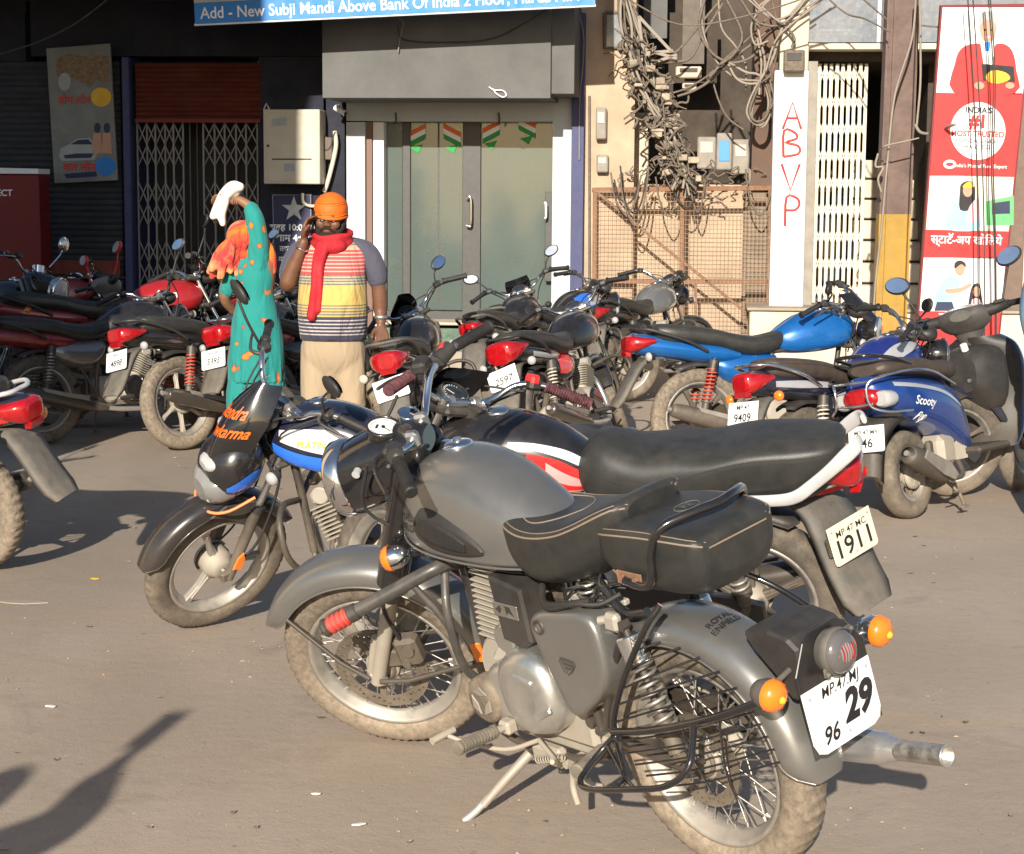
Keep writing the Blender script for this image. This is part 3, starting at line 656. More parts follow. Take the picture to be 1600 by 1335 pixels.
    for sd in (1, -1):
        for fr, r_ in ((.45, .0030), (.72, .0016)): 
            P = [(x, y, z) for x, y, z in st_.line(fr, sd, .001)]; m.tube(P, r_, 6)
    m.build('piping', 'piping', se)
    m = MB()
    for sd in (1, -1): m.tube([(x, sd*y_, st_.top(x, y_, .0005)) for x, y_ in [(.60, .035), (.55, .075), (.50, .10), (.46, .10), (.42, .07), (.40, .035), (.39, 0)]], .0022, 5, 4)
    m.build('stitching', 'piping', se)
    tb_ = text_mb('ROYAL ENFIELD', .022, 0, .2); o = MB()
    o.add([(.25+y, x*1.0, st_.top(.25+y, x, .0012)) for x, y, z in [(-a, -b, c) for a, b, c in tb_.v]], tb_.f, False); o.build('embossing', 'rubber', se)
    for sd in (1, -1): spring_mb((.33, sd*.085, .70), (.325, sd*.085, .785), .026, .0045, 4.5).build('seat_spring', 'rim_steel', se)
    pl = Hull([(-.148, .862, .925, .955, .105, 3, 2.6), (-.140, .838, .935, .968, .128, 4, 3), (-.115, .815, .938, .976, .145, 4.6, 3.4), (-.05, .80, .936, .982, .154, 5, 3.6), (.03, .798, .930, .982, .155, 5, 3.6), (.11, .805, .922, .975, .152, 5, 3.6), (.18, .825, .912, .963, .140, 4.6, 3.2), (.225, .855, .905, .950, .112, 3.6, 2.8), (.245, .885, .908, .935, .07, 2.6, 2.2)], 5, 56)
    ps = pl.mb().build('pillion_seat', 'seat_vinyl', root); m = MB()
    for sd in (1, -1): m.tube(pl.line(.55, sd, .001), .0028, 6); m.tube(pl.line(.78, sd, .0005), .0016, 5)
    m.tube([(-.147, y, .9415) for y in (-.10, -.05, 0, .05, .10)], .0028, 6); m.tube([(.2445, y, .9235) for y in (-.065, 0, .065)], .0028, 6)
    m.build('piping', 'piping', ps)
    T = frame((.02, -.01, pl.top(.02, 0, .001)), (0, -1, 0), (1, 0, 0)); m = MB().lathe([(0, .040), (.002, .038), (0, .036)], ax='z', n=30, mx=T @ SC(1, .62, 1)); m.join(text_mb('RE', .034, .02, 0), T @ TR(0, 0, .0015)); m.build('embossing', mat('emboss', (.12, .11, .095), .6), ps)
    MB().tube([(.09, .164, .845), (.03, .166, .840), (-.005, .165, .862), (-.015, .163, .93), (-.04, .145, .99), (-.085, .07, 1.012), (-.10, 0, 1.014), (-.085, -.07, 1.012), (-.04, -.145, .99), (-.015, -.163, .93), (-.005, -.165, .862), (.03, -.166, .840), (.09, -.164, .845)], .0115, 12, 6).build('grab_handle', 'black_gloss', root)
    MB().box((.075, .162, .850), (.085, .006, .035), .002).cyl((.095, .158, .852), (.095, .172, .852), .008, 6).cyl((.05, .158, .852), (.05, .172, .852), .008, 6).build('handle_bracket', 'rust', root)
    # rear mudguard, tail, plate, lamps
    rf = fender((RA[0], RA[1]), .398, 48, 176, .092, .070, 44, R1=.375).build('rear_mudguard', paint, root)
    T = frame((-.158, .035, .325+.372), (-.50, -.86, -.05), (.72, -.42, .55))
    o = MB()
    for s_, yy in (('ROYAL', .013), ('ENFIELD', -.013)):
        for_ = text_mb(s_, .026, .01)
        vs = []
        for a, b, c in for_.v:       # wrapped on the mudguard: along the crown and across it
            th = rd(105)-(b+yy)/.398; y = .01-a; y_ = max(-.09, min(.09, y)); dep = .07*(abs(y_)/.092)**2.6*.8
            r_ = .3925-dep+.0032; vs.append((RA[0]+r_*cos(th), y, RA[1]+r_*sin(th)))
        o.add(vs, for_.f, False)
    o.build('lettering', 'ink', rf)
    m = MB()                                    # tail housing
    P = [(-.20, .735), (-.275, .752), (-.338, .742), (-.366, .720), (-.372, .60), (-.335, .585), (-.29, .64), (-.225, .70)]
    rings = []
    for y, s_ in ((-.088, .90), (-.080, .98), (-.06, 1), (.06, 1), (.080, .98), (.088, .90)): rings.append([(-.28+(x+.28)*s_, y, .68+(z-.68)*s_) for x, z in P])
    m.loft(rings, True, True, False); th_ = m.build('tail_housing', 'black_plastic', root)
    PT = frame((-.392, 0, .600), (0, -1, 0), (.13, 0, 1)) @ RX(-1)
    m = MB(); m.prism([(-.075, .135), (-.045, .150), (.045, .150), (.075, .135), (.122, .070), (.122, -.125), (-.122, -.125), (-.122, .070)], 0, .006, .002, mx=PT @ Matrix(((1, 0, 0, 0), (0, 0, 1, 0), (0, 1, 0, -.007), (0, 0, 0, 1)))); m.build('plate_board', 'black_paint', root)
    plate(root, PT @ TR(.0, -.052, 0.001), .242, .160, [('MP.47.MJ', .004, .056, .036, .010, .25), ('96', -.062, -.042, .056, .022, .3), ('29', .044, -.006, .098, .046, .3)], rad=.035)
    m = MB(); LT = frame((-.398, 0, .690), (0, -1, 0), (.10, 0, 1)); m.lathe([(-.02, .05), (0, .056), (.012, .057), (.018, .052)], ax='z', n=40, mx=LT)
    for a in (35, 215): m.box((.058*cos(rd(a)), .058*sin(rd(a)), .008), (.024, .024, .008), .004, mx=LT); m.ell((.064*cos(rd(a)), .064*sin(rd(a)), .014), .0075, 10, 6, mx=LT)
    tl = m.build('tail_light', 'grey_plastic', root)
    MB().lathe([(.010, .052), (.020, .050), (.030, .042), (.036, .028), (.039, 0)], ax='z', n=36, mx=LT).build('lens', mat('tail_glass', (.10, .095, .095), .12, coat=.9, dust=.06), tl)
    m = MB()
    for k in range(-3, 4):
        x = k*.0085; h_ = sqrt(max(0, .036**2-x*x)); m.tube([(x, -h_, .030-.004*(k/3)**2), (x, 0, .0405-.006*(k/3)**2), (x, h_, .030-.004*(k/3)**2)], .0024, 6, 4, mx=LT)
    m.build('lens_rib', 'smoke_lens', tl)
    m = MB()
    for k in range(-2, 3):
        x = k*.0085+.004; m.tube([(x, -.022, .0345), (x, 0, .0385), (x, .018, .036)], .0022, 6, 3, mx=LT)
    m.build('red_core', 'red_lens', tl)
    for sd in (1, -1): indicator(root, (-.365, sd*.192, .655), (-1, sd*.05, -.02), (-.33, sd*.08, .665), .037, 'grey_plastic' if sd > 0 else 'chrome', lit=True)
    # saree guard: bent frame, fan of thin rods, foot rest hoop
    m = MB(); R_ = .0085
    m.tube([(-.01, .155, .795), (.02, .19, .74), (.10, .215, .60), (.145, .225, .50), (.150, .23, .45), (.135, .235, .43)], R_, 8, 5)
    m.tube([(.150, .232, .455), (.0, .24, .50), (-.2, .235, .575), (-.335, .205, .635)], .0105, 8, 5)
    m.tube([(.155, .232, .44), (.175, .25, .415), (.185, .30, .385), (.175, .345, .365), (.12, .362, .368), (-.02, .362, .405), (-.14, .350, .44), (-.195, .32, .49), (-.17, .26, .56)], R_, 8, 5)
    m.tube([(.16, .25, .42), (.06, .30, .39), (-.04, .355, .405)], .006, 6, 4); m.tube([(.14, .24, .43), (.06, .30, .39), (.02, .36, .40)], .006, 6, 4)
    m.tube([(.25, .16, .40), (.16, .225, .44)], .009, 8); sg = m.build('saree_guard', 'black_gloss', root)
    arc = lambda d: (RA[0]+.335*cos(rd(d)), RA[1]+.335*sin(rd(d)))
    up = [((.02, .195, .735), 72), ((.055, .205, .68), 84), ((.085, .212, .63), 96), ((.11, .22, .575), 107), ((.13, .225, .53), 118), ((.148, .23, .48), 128)]
    for a, d in up:
        x, z = arc(d); MB().tube([a, (.5*(a[0]+x), .175, .5*(a[2]+z)+.004), (x, .10, z)], .0030, 6, 3).build('guard_rod', 'black_gloss', sg)
    for k in range(5):
        t = (k+.5)/5; p0 = V(.17-.14*t, .24-.03*t, .44-.13*t); d = 137+28*t; x, z = arc(d)
        MB().tube([p0, ((p0.x+x)/2, .19, (p0.z+z)/2-.004), (x, .11, z)], .0028, 6, 3).build('guard_rod', 'black_gloss', sg)
    for k in range(2): MB().tube([(-.10-.11*k, .235-.02*k, .53+.04*k), (-.09-.10*k, .20, .42), (-.08-.08*k, .15, .31)], .0028, 6, 3).build('guard_rod', 'black_gloss', sg)
    # right side rail, seen through the wheel
    m = MB(); m.tube([(.05, -.13, .78), (-.08, -.2, .70), (-.24, -.21, .60), (-.26, -.18, .45), (-.05, -.20, .40), (.20, -.18, .42)], .008, 8, 5); m.build('rear_rail', 'black_gloss', root)
    # foot pegs, levers, stands, crash guard
    def peg(a, b, r_=.017):
        a, b = V(a), V(b); d = b-a; m = MB(); m.cyl(a+d*.25, b, r_*.85, 12)
        for k in range(11): m.cyl(a+d*(.28+.062*k), a+d*(.315+.062*k), r_*1.08, 12)
        m.cyl(a+d*.96, b+d*.02, r_*1.2, 14, bev=.002); e = m.build('foot_peg', mat('peg_rubber', (.10, .095, .08), .85, dust=.6), root); MB().cyl(a-d*.05, a+d*.3, .011, 10).box(tuple(a), (.045, .04, .04), .008).build('peg_bracket', 'dusty_alu', e)
    peg((.685, .15, .305), (.675, .335, .325)); peg((.245, .165, .372), (.205, .325, .375)); peg((.60, -.14, .30), (.60, -.32, .30)); peg((.24, -.16, .38), (.22, -.32, .38))
    m = MB(); m.tube([(.60, .12, .27), (.70, .16, .235), (.82, .20, .245), (.87, .23, .27)], .007, 8, 4); m.tube([(.60, .12, .27), (.50, .155, .25), (.47, .19, .27)], .007, 8, 4); m.cyl((.87, .20, .272), (.87, .28, .272), .011, 10); m.build('gear_lever', 'dusty_alu', root)
    m = MB(); m.tube([(.655, .115, .215), (.70, .19, .15), (.735, .25, .095)], [.015, .013, .011], 10, 3); s1 = m.build('side_stand', 'steel', root)
    MB().tube([(.715, .205, .135), (.745, .265, .085), (.762, .305, .066)], .0105, 10, 2).box((.768, .312, .064), (.07, .045, .008), .003, mx=TR(.768, .312, .064) @ RX(14) @ TR(-.768, -.312, -.064)).build('stand_foot', 'chrome', s1)
    m = MB()
    for sd in (1, -1): m.tube([(.52, sd*.09, .21), (.42, sd*.15, .215), (.32, sd*.17, .225)], .012, 8, 3)
    m.tube([(.52, -.11, .21), (.52, .11, .21)], .012, 8); m.box((.60, .09, .215), (.12, .04, .06), .012); m.tube([(.50, .10, .215), (.44, .16, .19), (.42, .17, .15)], .009, 8, 3)
    m.build('centre_stand', 'dusty_alu', root)
    spring_mb((.63, .115, .20), (.52, .115, .235), .010, .0022, 10).build('stand_spring', 'steel', root)
    m = MB()
    for sd in (1, -1):
        m.tube([(.93, sd*.02, .70), (.89, sd*.12, .732), (.97, sd*.21, .69), (1.085, sd*.322, .628)], .0205, 14, 5)
        m.tube([(.90, sd*.10, .725), (.86, sd*.15, .60), (.885, sd*.11, .42), (.88, sd*.03, .33)], .0125, 10, 5); m.tube([(.95, sd*.19, .70), (.90, sd*.15, .60), (.87, sd*.12, .5)], .011, 8, 4)
    cg = m.build('crash_guard', mat('guard_paint', (.035, .036, .037), .38, dust=.22, coat=.3), root)
    for sd in (1, -1):
        a = V(1.085, sd*.322, .628); d = (V(1.085, sd*.322, .628)-V(.97, sd*.21, .69)).normalized(); m = MB()
        for k in range(4): m.cyl(a+d*(.004+.0155*k), a+d*(.016+.0155*k), .0265, 20, bev=.003)
        m.cyl(a, a+d*.066, .022, 16); m.build('slider', 'red_rubber', cg)
        MB().cyl(a-d*.03, a, .025, 20, bev=.003).build('slider_collar', 'black_plastic', cg); MB().cyl(a+d*.066, a+d*.085, .027, 20, bev=.005).cyl(a+d*.083, a+d*.092, .011, 8).build('slider_cap', 'black_plastic', cg)
    m = MB(); m.box((.22, -.085, .39), (.36, .02, .07), .01); m.build('chain_guard', 'black_paint', root)
    return root
# ------------------------------------------------------------------ commuter motorcycles
def paintm(name, col, **k): return mat(name, col, .22, k.pop('metal', .25), dust=k.pop('dust', .045), var=.08, coat=.8, lowz=.14, **k)
paintm('paint_black', (.010, .010, .012), metal=0); paintm('paint_navy', (.010, .014, .035), metal=.1); paintm('paint_blue', (.004, .125, .42), metal=.3); paintm('paint_scooter', (.008, .055, .27), metal=.25)
paintm('paint_deepblue', (.012, .03, .22), metal=.3); paintm('paint_red', (.40, .012, .016)); paintm('paint_silver', (.42, .43, .45), metal=.6); paintm('paint_grey', (.20, .20, .20), metal=.4)
paintm('decal_white', (.78, .78, .76), metal=0, dust=.05); paintm('decal_red', (.72, .025, .025), metal=0, dust=.05); paintm('decal_blue', (.02, .16, .72), metal=0, dust=.05)
paintm('decal_silver', (.5, .5, .52), metal=.3, dust=.1); paintm('decal_pale', (.80, .35, .33), metal=0, dust=.05)
mat('spring_red', (.62, .05, .03), .45, dust=.25); mat('spring_cream', (.55, .52, .45), .5, dust=.3); mat('silver_plastic', (.60, .60, .60), .32, .3, dust=.06)
mat('heat_shield', (.30, .29, .28), .4, .8, dust=.4, lowz=.4)
def commuter(root, P):
    """P: paint, accents and fittings of one motorcycle; x forward, y left, rear wheel on the origin"""
    g = P.get; R = g('R', .302); WB = g('wb', 1.265); st = g('st', 30); HP = (.93, 0, .86); RK = 26
    paint = g('paint', 'paint_black'); pan = g('panel', paint); hi = g('hi', False); L = g('lod', 1)
    S_ = steer_mx(HP, RK, st); S3 = S_.to_3x3(); ax = Vector((-sin(rd(RK)), 0, cos(rd(RK))))
    RAZ = R; FA = (WB, R)
    ty = g('tyre', 'tyre')
    wheel(root, 'wheel', TR(0, 0, RAZ) @ RY(g('rot', 10)), R, .090, 'alloy', ty, hi, nsp=g('nsp', 5), alloym=g('alloy', 'dark_metal'))
    wheel(root, 'wheel', S_ @ TR(FA[0], 0, FA[1]) @ RY(25), R, .078, 'alloy', ty, hi, disc=g('disc', 0), nsp=g('nspf', g('nsp', 5)), alloym=g('alloyf', g('alloy', 'dark_metal')))
    def fk(s, off=0, y=0): return V(FA[0]+off, y, FA[1])+ax*s
    for sd in (1, -1):
        y = sd*.078; m = MB()
        m.cyl(fk(-.03, -.02, y), fk(.30, -.02, y), .019, 14, r2=.023, bev=.003); m.box(tuple(fk(-.01, -.005, y)), (.05, .026, .05), .008)
        e = m.build('fork_leg', g('fork', 'dark_metal'), root, S_)
        MB().cyl(fk(.29, -.02, y), fk(.74, -.02, y), .0145, 12).build('stanchion', 'chrome', e)
        MB().cyl(fk(.285, -.02, y), fk(.315, -.02, y), .026, 14).build('dust_seal', 'rubber', e)
    if g('reflector'):
        for sd in (1, -1): MB().prism([(-.018, -.03), (.018, -.035), (.016, .02), (0, .045), (-.016, .02)], -.004, .006, .002, mx=TR(*fk(.065, -.02, sd*.102)) @ RY(-RK)).build('reflector', 'amber', root, S_)
    m = MB()
    for s_ in (.50, .70): m.box(tuple(fk(s_, -.05)), (.08, .21, .03), .01)
    m.cyl(tuple(fk(.48, -.08)), tuple(fk(.72, -.08)), .025, 12); m.build('triple_clamp', 'dark_metal', root, S_)
    # front mudguard
    fe = fender((FA[0], FA[1]+.008), R+.038, g('fa0', 22), g('fa1', 165), .058, .052, 26 if hi else 16).build('front_mudguard', g('fender', paint), root, S_)
    m = MB()
    for sd in (1, -1): m.prism([(FA[0]-.115, FA[1]+.19), (FA[0]-.02, FA[1]+.27), (FA[0]+.04, FA[1]+.30), (FA[0]-.03, FA[1]+.33), (FA[0]-.17, FA[1]+.29)], sd*.056, sd*.066, .003)
    m.build('mudguard_side', 'black_plastic', fe)
    # frame
    m = MB()
    m.tube([(.95, 0, .88), (.90, 0, .62), (.86, 0, .34)], .017, 8, 3); m.tube([(.93, 0, .84), (.62, 0, .76), (.45, 0, .68)], .019, 8, 3)
    for sd in (1, -1):
        m.tube([(.55, sd*.05, .70), (.25, sd*.085, .70), (-.05, sd*.085, .735), (-.22, sd*.08, .76)], .012, 8, 3); m.tube([(.46, sd*.05, .70), (.40, sd*.07, .45), (.38, sd*.07, .28)], .014, 8, 3)
        m.tube([(.86, 0, .34), (.80, sd*.07, .22), (.60, sd*.085, .185), (.38, sd*.08, .24)], .011, 8, 4); m.tube([(.38, sd*.07, .30), (.2, sd*.085, .30), (-.01, sd*.085, RAZ)], .016, 8, 3); m.tube([(.38, sd*.08, .32), (.16, sd*.09, .68)], .010, 8)
    m.build('frame', 'dark_metal', root)
    for sd in (1, -1): shock(root, (.07, sd*.105, .665), (-.005, sd*.105, RAZ+.03), g('spring', 'rim_steel'), g('shockcap', 'dark_metal'), .028, .0055, 9 if not g('springturns') else g('springturns'))
    # engine
    C = TR(.72, 0, .42) @ RY(g('tilt', 25)); m = MB(); m.cyl((0, 0, 0), (0, 0, .16), .045, 16, mx=C)
    for k in range(9): m.box((0, 0, .02+k*.0165), (.125, .135, .005), .002, mx=C)
    m.box((0, 0, .185), (.10, .11, .05), .012, mx=C); m.cyl((0, -.06, .19), (0, .065, .19), .035, 16, bev=.005, mx=C); m.build('cylinder', g('engine', 'dusty_alu'), root)
    m = MB(); m.box((.58, 0, .33), (.36, .17, .20), .035); m.cyl((.66, -.10, .34), (.66, .10, .34), .095, 24, bev=.02); m.cyl((.48, -.10, .32), (.48, .10, .32), .075, 24, bev=.015)
    cc = m.build('crankcase', g('engine', 'dusty_alu'), root)
    MB().cyl((.66, -.125, .34), (.66, -.09, .34), .085, 28, bev=.018).build('clutch_cover', g('cover', 'black_gloss'), cc); MB().cyl((.66, .09, .34), (.66, .118, .34), .078, 28, bev=.016).build('magneto_cover', g('cover', 'black_gloss'), cc)
    m = MB(); m.cyl((.55, 0, .55), (.64, 0, .56), .026, 14); m.cyl((.38, 0, .56), (.55, 0, .55), .045, 14, bev=.008); m.box((.33, 0, .55), (.12, .14, .16), .02); m.build('carburettor', 'grime', root)
    m = MB(); m.tube([(.80, -.02, .52), (.87, -.05, .46), (.86, -.10, .30), (.78, -.13, .20), (.55, -.145, .195), (.38, -.15, .215)], .0165, 12, 5); m.build('exhaust_pipe', g('pipe', 'chrome'), root)
    mz = g('muf', (.36, .02, -.22)); m = MB(); m.tube([(.42, -.15, .21), (.34, -.155, .225), (.22, -.160, .25), (.02, -.165, .30), (-.14, -.168, .34), (-.22, -.17, .36), (-.235, -.17, .364)], [.018, .034, .044, .050, .048, .040, .024], 18, 4); sl = m.build('silencer', g('silencer', 'black_paint'), root)
    MB().cyl((-.235, -.17, .364), (-.262, -.17, .371), .014, 14).build('tail_pipe', 'steel', sl)
    MB().prism([(.26, .30), (.10, .33), (-.08, .375), (-.06, .345), (.1, .30), (.26, .265)], -.212, -.205, .002).build('heat_shield', 'heat_shield', sl)
    MB().prism([(.46, .36), (.40, .40), (.05, .375), (-.06, .35), (-.07, .28), (.0, .25), (.40, .27), (.46, .30)], .062, .092, .008).build('chain_case', g('chaincase', 'black_paint'), root)
    def peg(a, b, r_=.014):
        a, b = V(a), V(b); d = b-a; m = MB().cyl(a, b, r_, 10)
        for k in range(7): m.cyl(a+d*(.25+.1*k), a+d*(.30+.1*k), r_*1.15, 10)
        m.build('foot_peg', 'rubber', root)
    for sd in (1, -1): peg((.55, sd*.11, .27), (.55, sd*.27, .275)); peg((.20, sd*.13, .37), (.18, sd*.25, .39))
    m = MB(); m.tube([(.46, .10, .20), (.48, .17, .12), (.50, .235, .05)], .0095, 8, 3); m.box((.505, .245, .052), (.06, .035, .006), .002); m.build('side_stand', 'dark_metal', root)
    m = MB(); m.tube([(.35, -.10, .22), (.25, -.12, .17), (.24, -.16, .16)], .009, 6, 2); m.tube([(.35, .10, .22), (.25, .12, .17), (.24, .15, .14)], .009, 6, 2); m.tube([(.60, -.13, .25), (.74, -.17, .23), (.80, -.19, .24)], .006, 6, 3); m.build('centre_stand', 'dark_metal', root)
    m = MB(); m.tube([(.60, .11, .24), (.72, .14, .22), (.78, .17, .235)], .006, 6, 3); m.cyl((.78, .145, .238), (.78, .20, .238), .009, 8); m.build('gear_lever', 'steel', root)
    if g('legguard', True):
        m = MB()
        for sd in (1, -1): m.tube([(.90, sd*.03, .56), (.90, sd*.20, .60), (.88, sd*.30, .55), (.86, sd*.28, .42), (.83, sd*.12, .28), (.82, sd*.03, .26)], .0125, 10, 5)
        m.build('leg_guard', g('guard', 'dark_metal'), root)
    # tank
    tw = g('tw', 1.); tk = Hull([(.47, .72, .77, .815, .06*tw, 2.2, 2.2), (.53, .695, .775, .86, .10*tw, 2.2, 3), (.62, .685, .78, .915, .128*tw, 2.2, 3.4), (.73, .690, .79, .945, .145*tw, 2.2, 3.6), (.84, .705, .80, .945, .145*tw, 2.2, 3.4), (.93, .73, .815, .925, .125*tw, 2.2, 3), (.985, .77, .83, .895, .085*tw, 2.1, 2.4), (1.0, .80, .835, .865, .05*tw, 2, 2)], 4, 36)
    t = tk.mb().build('fuel_tank', g('tank', paint), root)
    MB().lathe([(0, .036), (.008, .036), (.012, .026), (.013, 0)], ax='z', n=24, mx=TR(.80, 0, tk.top(.80, 0, -.002)) @ RY(3)).build('fuel_cap', 'chrome', t)
    for i, (strip, m_) in enumerate(g('tdecal', ())): 
        for sd in (1, -1): tk.decal(strip, sd, .0022+.0012*i).build('stripe', m_, t)
    if g('ttext'):
        s_, x, z, sz, m_, sh = g('ttext')
        for sd in (1, -1): tankdecal_text(tk, s_, x, z, sz, sd, m_, t, .02, shear=sh, off=.006)
    # seat
    dz = g('seatdz', 0); sw = g('sw', 1.); sk = g('sk', 0)
    se = Hull([(-.30, .80+dz, .835+dz, .862+dz, .055*sw, 2.4, 2.4), (-.27, .765+dz-sk*.6, .825+dz, .872+dz, .10*sw, 2.8, 2.8), (-.18, .745+dz-sk, .815+dz, .870+dz, .128*sw, 3, 3), (-.02, .735+dz*.8-sk, .80+dz, .855+dz, .138*sw, 3, 3), (.10, .72+dz*.5-sk, .785+dz*.7, .835+dz*.8, .142*sw, 3, 3), (.20, .69+dz*.2-sk*.8, .755+dz*.3, .812+dz*.3+g('nose', 0)*.7, .142*sw, 3, 3), (.34, .67-sk*.8, .74, .795+g('nose', 0), .140*sw, 2.8, 3), (.46, .69-sk*.5, .755, .815+g('nose', 0), .118*sw, 2.6, 2.8), (.53, .735, .785, .835, .082*sw, 2.3, 2.4), (.56, .77, .80, .83, .05*sw, 2, 2)], 4, 36)
    s_ = se.mb().build('seat', g('seatm', 'seat_vinyl'), root)
    if L: 
        m = MB()
        for sd in (1, -1): m.tube(se.line(.30, sd, .0005), .0016, 5)
        m.build('piping', 'rubber', s_)
    # side panels
    sp = Hull([(.10, .56, .62, .69, .085), (.16, .52, .60, .70, .105), (.26, .49, .59, .70, .115), (.38, .50, .59, .70, .115), (.45, .55, .61, .69, .10), (.48, .60, .64, .68, .08)], 4, 20)
    e = sp.mb().build('side_panel', pan, root)
    for strip, m_ in g('pdecal', ()): 
        for sd in (1, -1): sp.decal(strip, sd).build('stripe', m_, e)
    # tail cowl
    ts = g('ts', 0); tc = Hull([(-.44+ts, .745+dz, .77+dz, .80+dz, .045), (-.40+ts, .70+dz, .755+dz, .815+dz, .075), (-.30+ts*.7, .675+dz, .74+dz, .81+dz, .10), (-.15, .655+dz*.8, .72+dz*.8, .79+dz*.8, .118), (.02, .63+dz*.5, .70+dz*.5, .765+dz*.5, .124), (.16, .625, .685, .745, .122), (.24, .64, .68, .72, .10)], 4, 24)
    e = tc.mb().build('tail_cowl', g('cowl', paint), root)
    for i, (strip, m_) in enumerate(g('cdecal', ())): 
        for sd in (1, -1): tc.decal(strip, sd, .002+.0012*i).build('stripe', m_, e)
    ls = g('lamp', 1.); ts = g('ts', 0); T0 = TR(-.40+ts, 0, .755+dz)
    tl = Hull([(-.066, -.028, .0, .022, .040*ls, 3.2, 3.2), (-.055, -.040, 0, .034, .060*ls, 3.2, 3.2), (-.02, -.042, .002, .038, .082*ls, 3.2, 3), (.04, -.026, .006, .032, .098*ls, 3, 3), (.10, -.002, .012, .024, .106*ls, 3, 3)], 4, 28)
    e = tl.mb(mx=T0 @ SC(1, 1, g('lh', 1.25))).build('tail_light', g('lamp_m', 'red_lens'), root)
    MB().prism([(-.070, -.045), (-.03, -.045), (-.03, -.078), (-.062, -.074)], -.045, .045, .004, mx=T0).build('number_lamp', 'red_lens', e)
    # rear mudguard and flap
    m = MB(); fl = g('flap', 1.)
    pts = [(-.24+ts, .675+dz*.5), (-.33+ts, .665+dz*.5), (-.39+ts, .62+dz*.3), (-.43-.01*fl+ts, .54), (-.455-.03*fl+ts, .46), (-.475-.06*fl+ts, .385)]
    rings = []
    for i, (x, z) in enumerate(catmull([(x, 0, z) for x, z in pts], 4) if 0 else [(p[0], p[1]) for p in catmull([(a, b) for a, b in pts], 4)]):
        w_ = (.072+.016*min(1, i/8))*g('fw', 1); w_ = w_*(1 if i < 18 else 1-(i-18)*.10); rings.append([(x-.012, -w_*.55, z+.004), (x-.006, -w_, z-.002), (x+.020, -w_*1.02, z-.010), (x+.018, -w_*.96, z-.010), (x-.003, -w_*.92, z-.006), (x-.006, -w_*.5, z-.002), (x-.006, w_*.5, z-.002), (x-.003, w_*.92, z-.006), (x+.018, w_*.96, z-.010), (x+.020, w_*1.02, z-.010), (x-.006, w_, z-.002), (x-.012, w_*.55, z+.004)])
    m.loft(rings, True); FY = TR(-.33+ts, 0, 0) @ RZ(g('fyaw', 0)) @ TR(.33-ts, 0, 0); e = m.build('rear_mudguard', g('flapm', 'grey_plastic'), root, FY)
    MB().box((-.475+ts, 0, .44), (.008, .075, .028), .002, mx=TR(-.475+ts, 0, .44) @ RY(-12) @ TR(.475-ts, 0, -.44)).build('reflector', 'red_lens', e)
    fender((0, R), R+.045, 62, 118, .060, .03, 14).build('inner_mudguard', 'black_plastic', root)
    # plate
    PT = TR(*g('plate_at', (-.462, 0, .60))) @ RZ(g('pyaw', 0)) @ frame((0, 0, 0), (0, -1, .0), (g('ptilt', .25), 0, 1)) @ RZ(g('proll', 0))
    pr = g('plate')
    if pr: MB().box((-.01, 0, -.012), (.18, .06, .012), .003, mx=PT).build('plate_bracket', 'dark_metal', root)
    if pr: plate(root, PT, g('pw', .20), g('ph', .125), pr or (), g('platem', 'plate_white'), ink=g('ink', 'ink'), rad=.012)
    for sd in (1, -1):
        if g('rsig', True): indicator(root, (-.36, sd*.165, .675+dz*.5), (-1, sd*.25, -.1), (-.33, sd*.09, .69), .026, g('pod', 'black_plastic'), g('siglens', 'clear_lens'))
        if g('fsig', True): indicator(root, tuple(S_ @ V(1.10, sd*.185, .80)), tuple(S3 @ V(1, sd*.3, 0)), tuple(S_ @ V(1.07, sd*.10, .80)), .026, g('pod', 'black_plastic'), g('siglens', 'clear_lens'))
    # grab rail
    if g('rail') == 'flat':       # broad silver side rails joined behind the seat
        for sd in (1, -1):
            w0 = .016; path = [(.13, sd*.150, .735), (.02, sd*.155, .742), (-.10, sd*.158, .750), (-.165, sd*.158, .765), (-.215, sd*.155, .805), (-.27, sd*.148, .855), (-.32, sd*.135, .905), (-.345, sd*.118, .928), (-.352, sd*.08, .932)]
            wd = [.012, .017, .020, .021, .020, .021, .024, .022, .016]
            Q = catmull([(*p, w_) for p, w_ in zip(path, wd)], 5); rings = []
            for i, q in enumerate(Q):
                a = V(Q[max(0, i-1)][:3]); b = V(Q[min(len(Q)-1, i+1)][:3]); t_ = (b-a).normalized(); o = V(0, sd, 0)
                u = t_.cross(o).normalized(); o = u.cross(t_); c = V(q[:3]); w_ = q[3]
                rings.append([c+u*w_*math.copysign(abs(cos(2*pi*j/12))**.6, cos(2*pi*j/12))+o*.008*sin(2*pi*j/12) for j in range(12)])
            MB().loft(rings, True).build('grab_rail', 'silver_plastic', root)
    elif g('rail'):
        hz = g('railz', .0); m = MB(); m.tube([(.02, .13, .70+dz*.5), (-.10, .145, .76+dz), (-.22, .14, .80+dz+hz), (-.34, .115, .835+dz+hz), (-.40, .06, .84+dz+hz), (-.405, 0, .84+dz+hz), (-.40, -.06, .84+dz+hz), (-.34, -.115, .835+dz+hz), (-.22, -.14, .80+dz+hz), (-.10, -.145, .76+dz), (.02, -.13, .70+dz*.5)], .0105, 8, 4); m.build('grab_rail', g('rail'), root)
    # saree guard on the left
    if g('saree'):
        m = MB(); m.tube([(.10, .13, .66), (.12, .20, .60), (.14, .22, .42), (-.02, .22, .38), (-.22, .20, .46), (-.28, .15, .60)], .007, 6, 4)
        for k in range(4): m.tube([(.13, .215, .58-.05*k), (-.12, .18, .52-.03*k), (-.26, .17, .56-.02*k)], .003, 5, 2)
        m.build('saree_guard', 'black_gloss', root)
    # headlamp / fairing
    fz = g('fair')
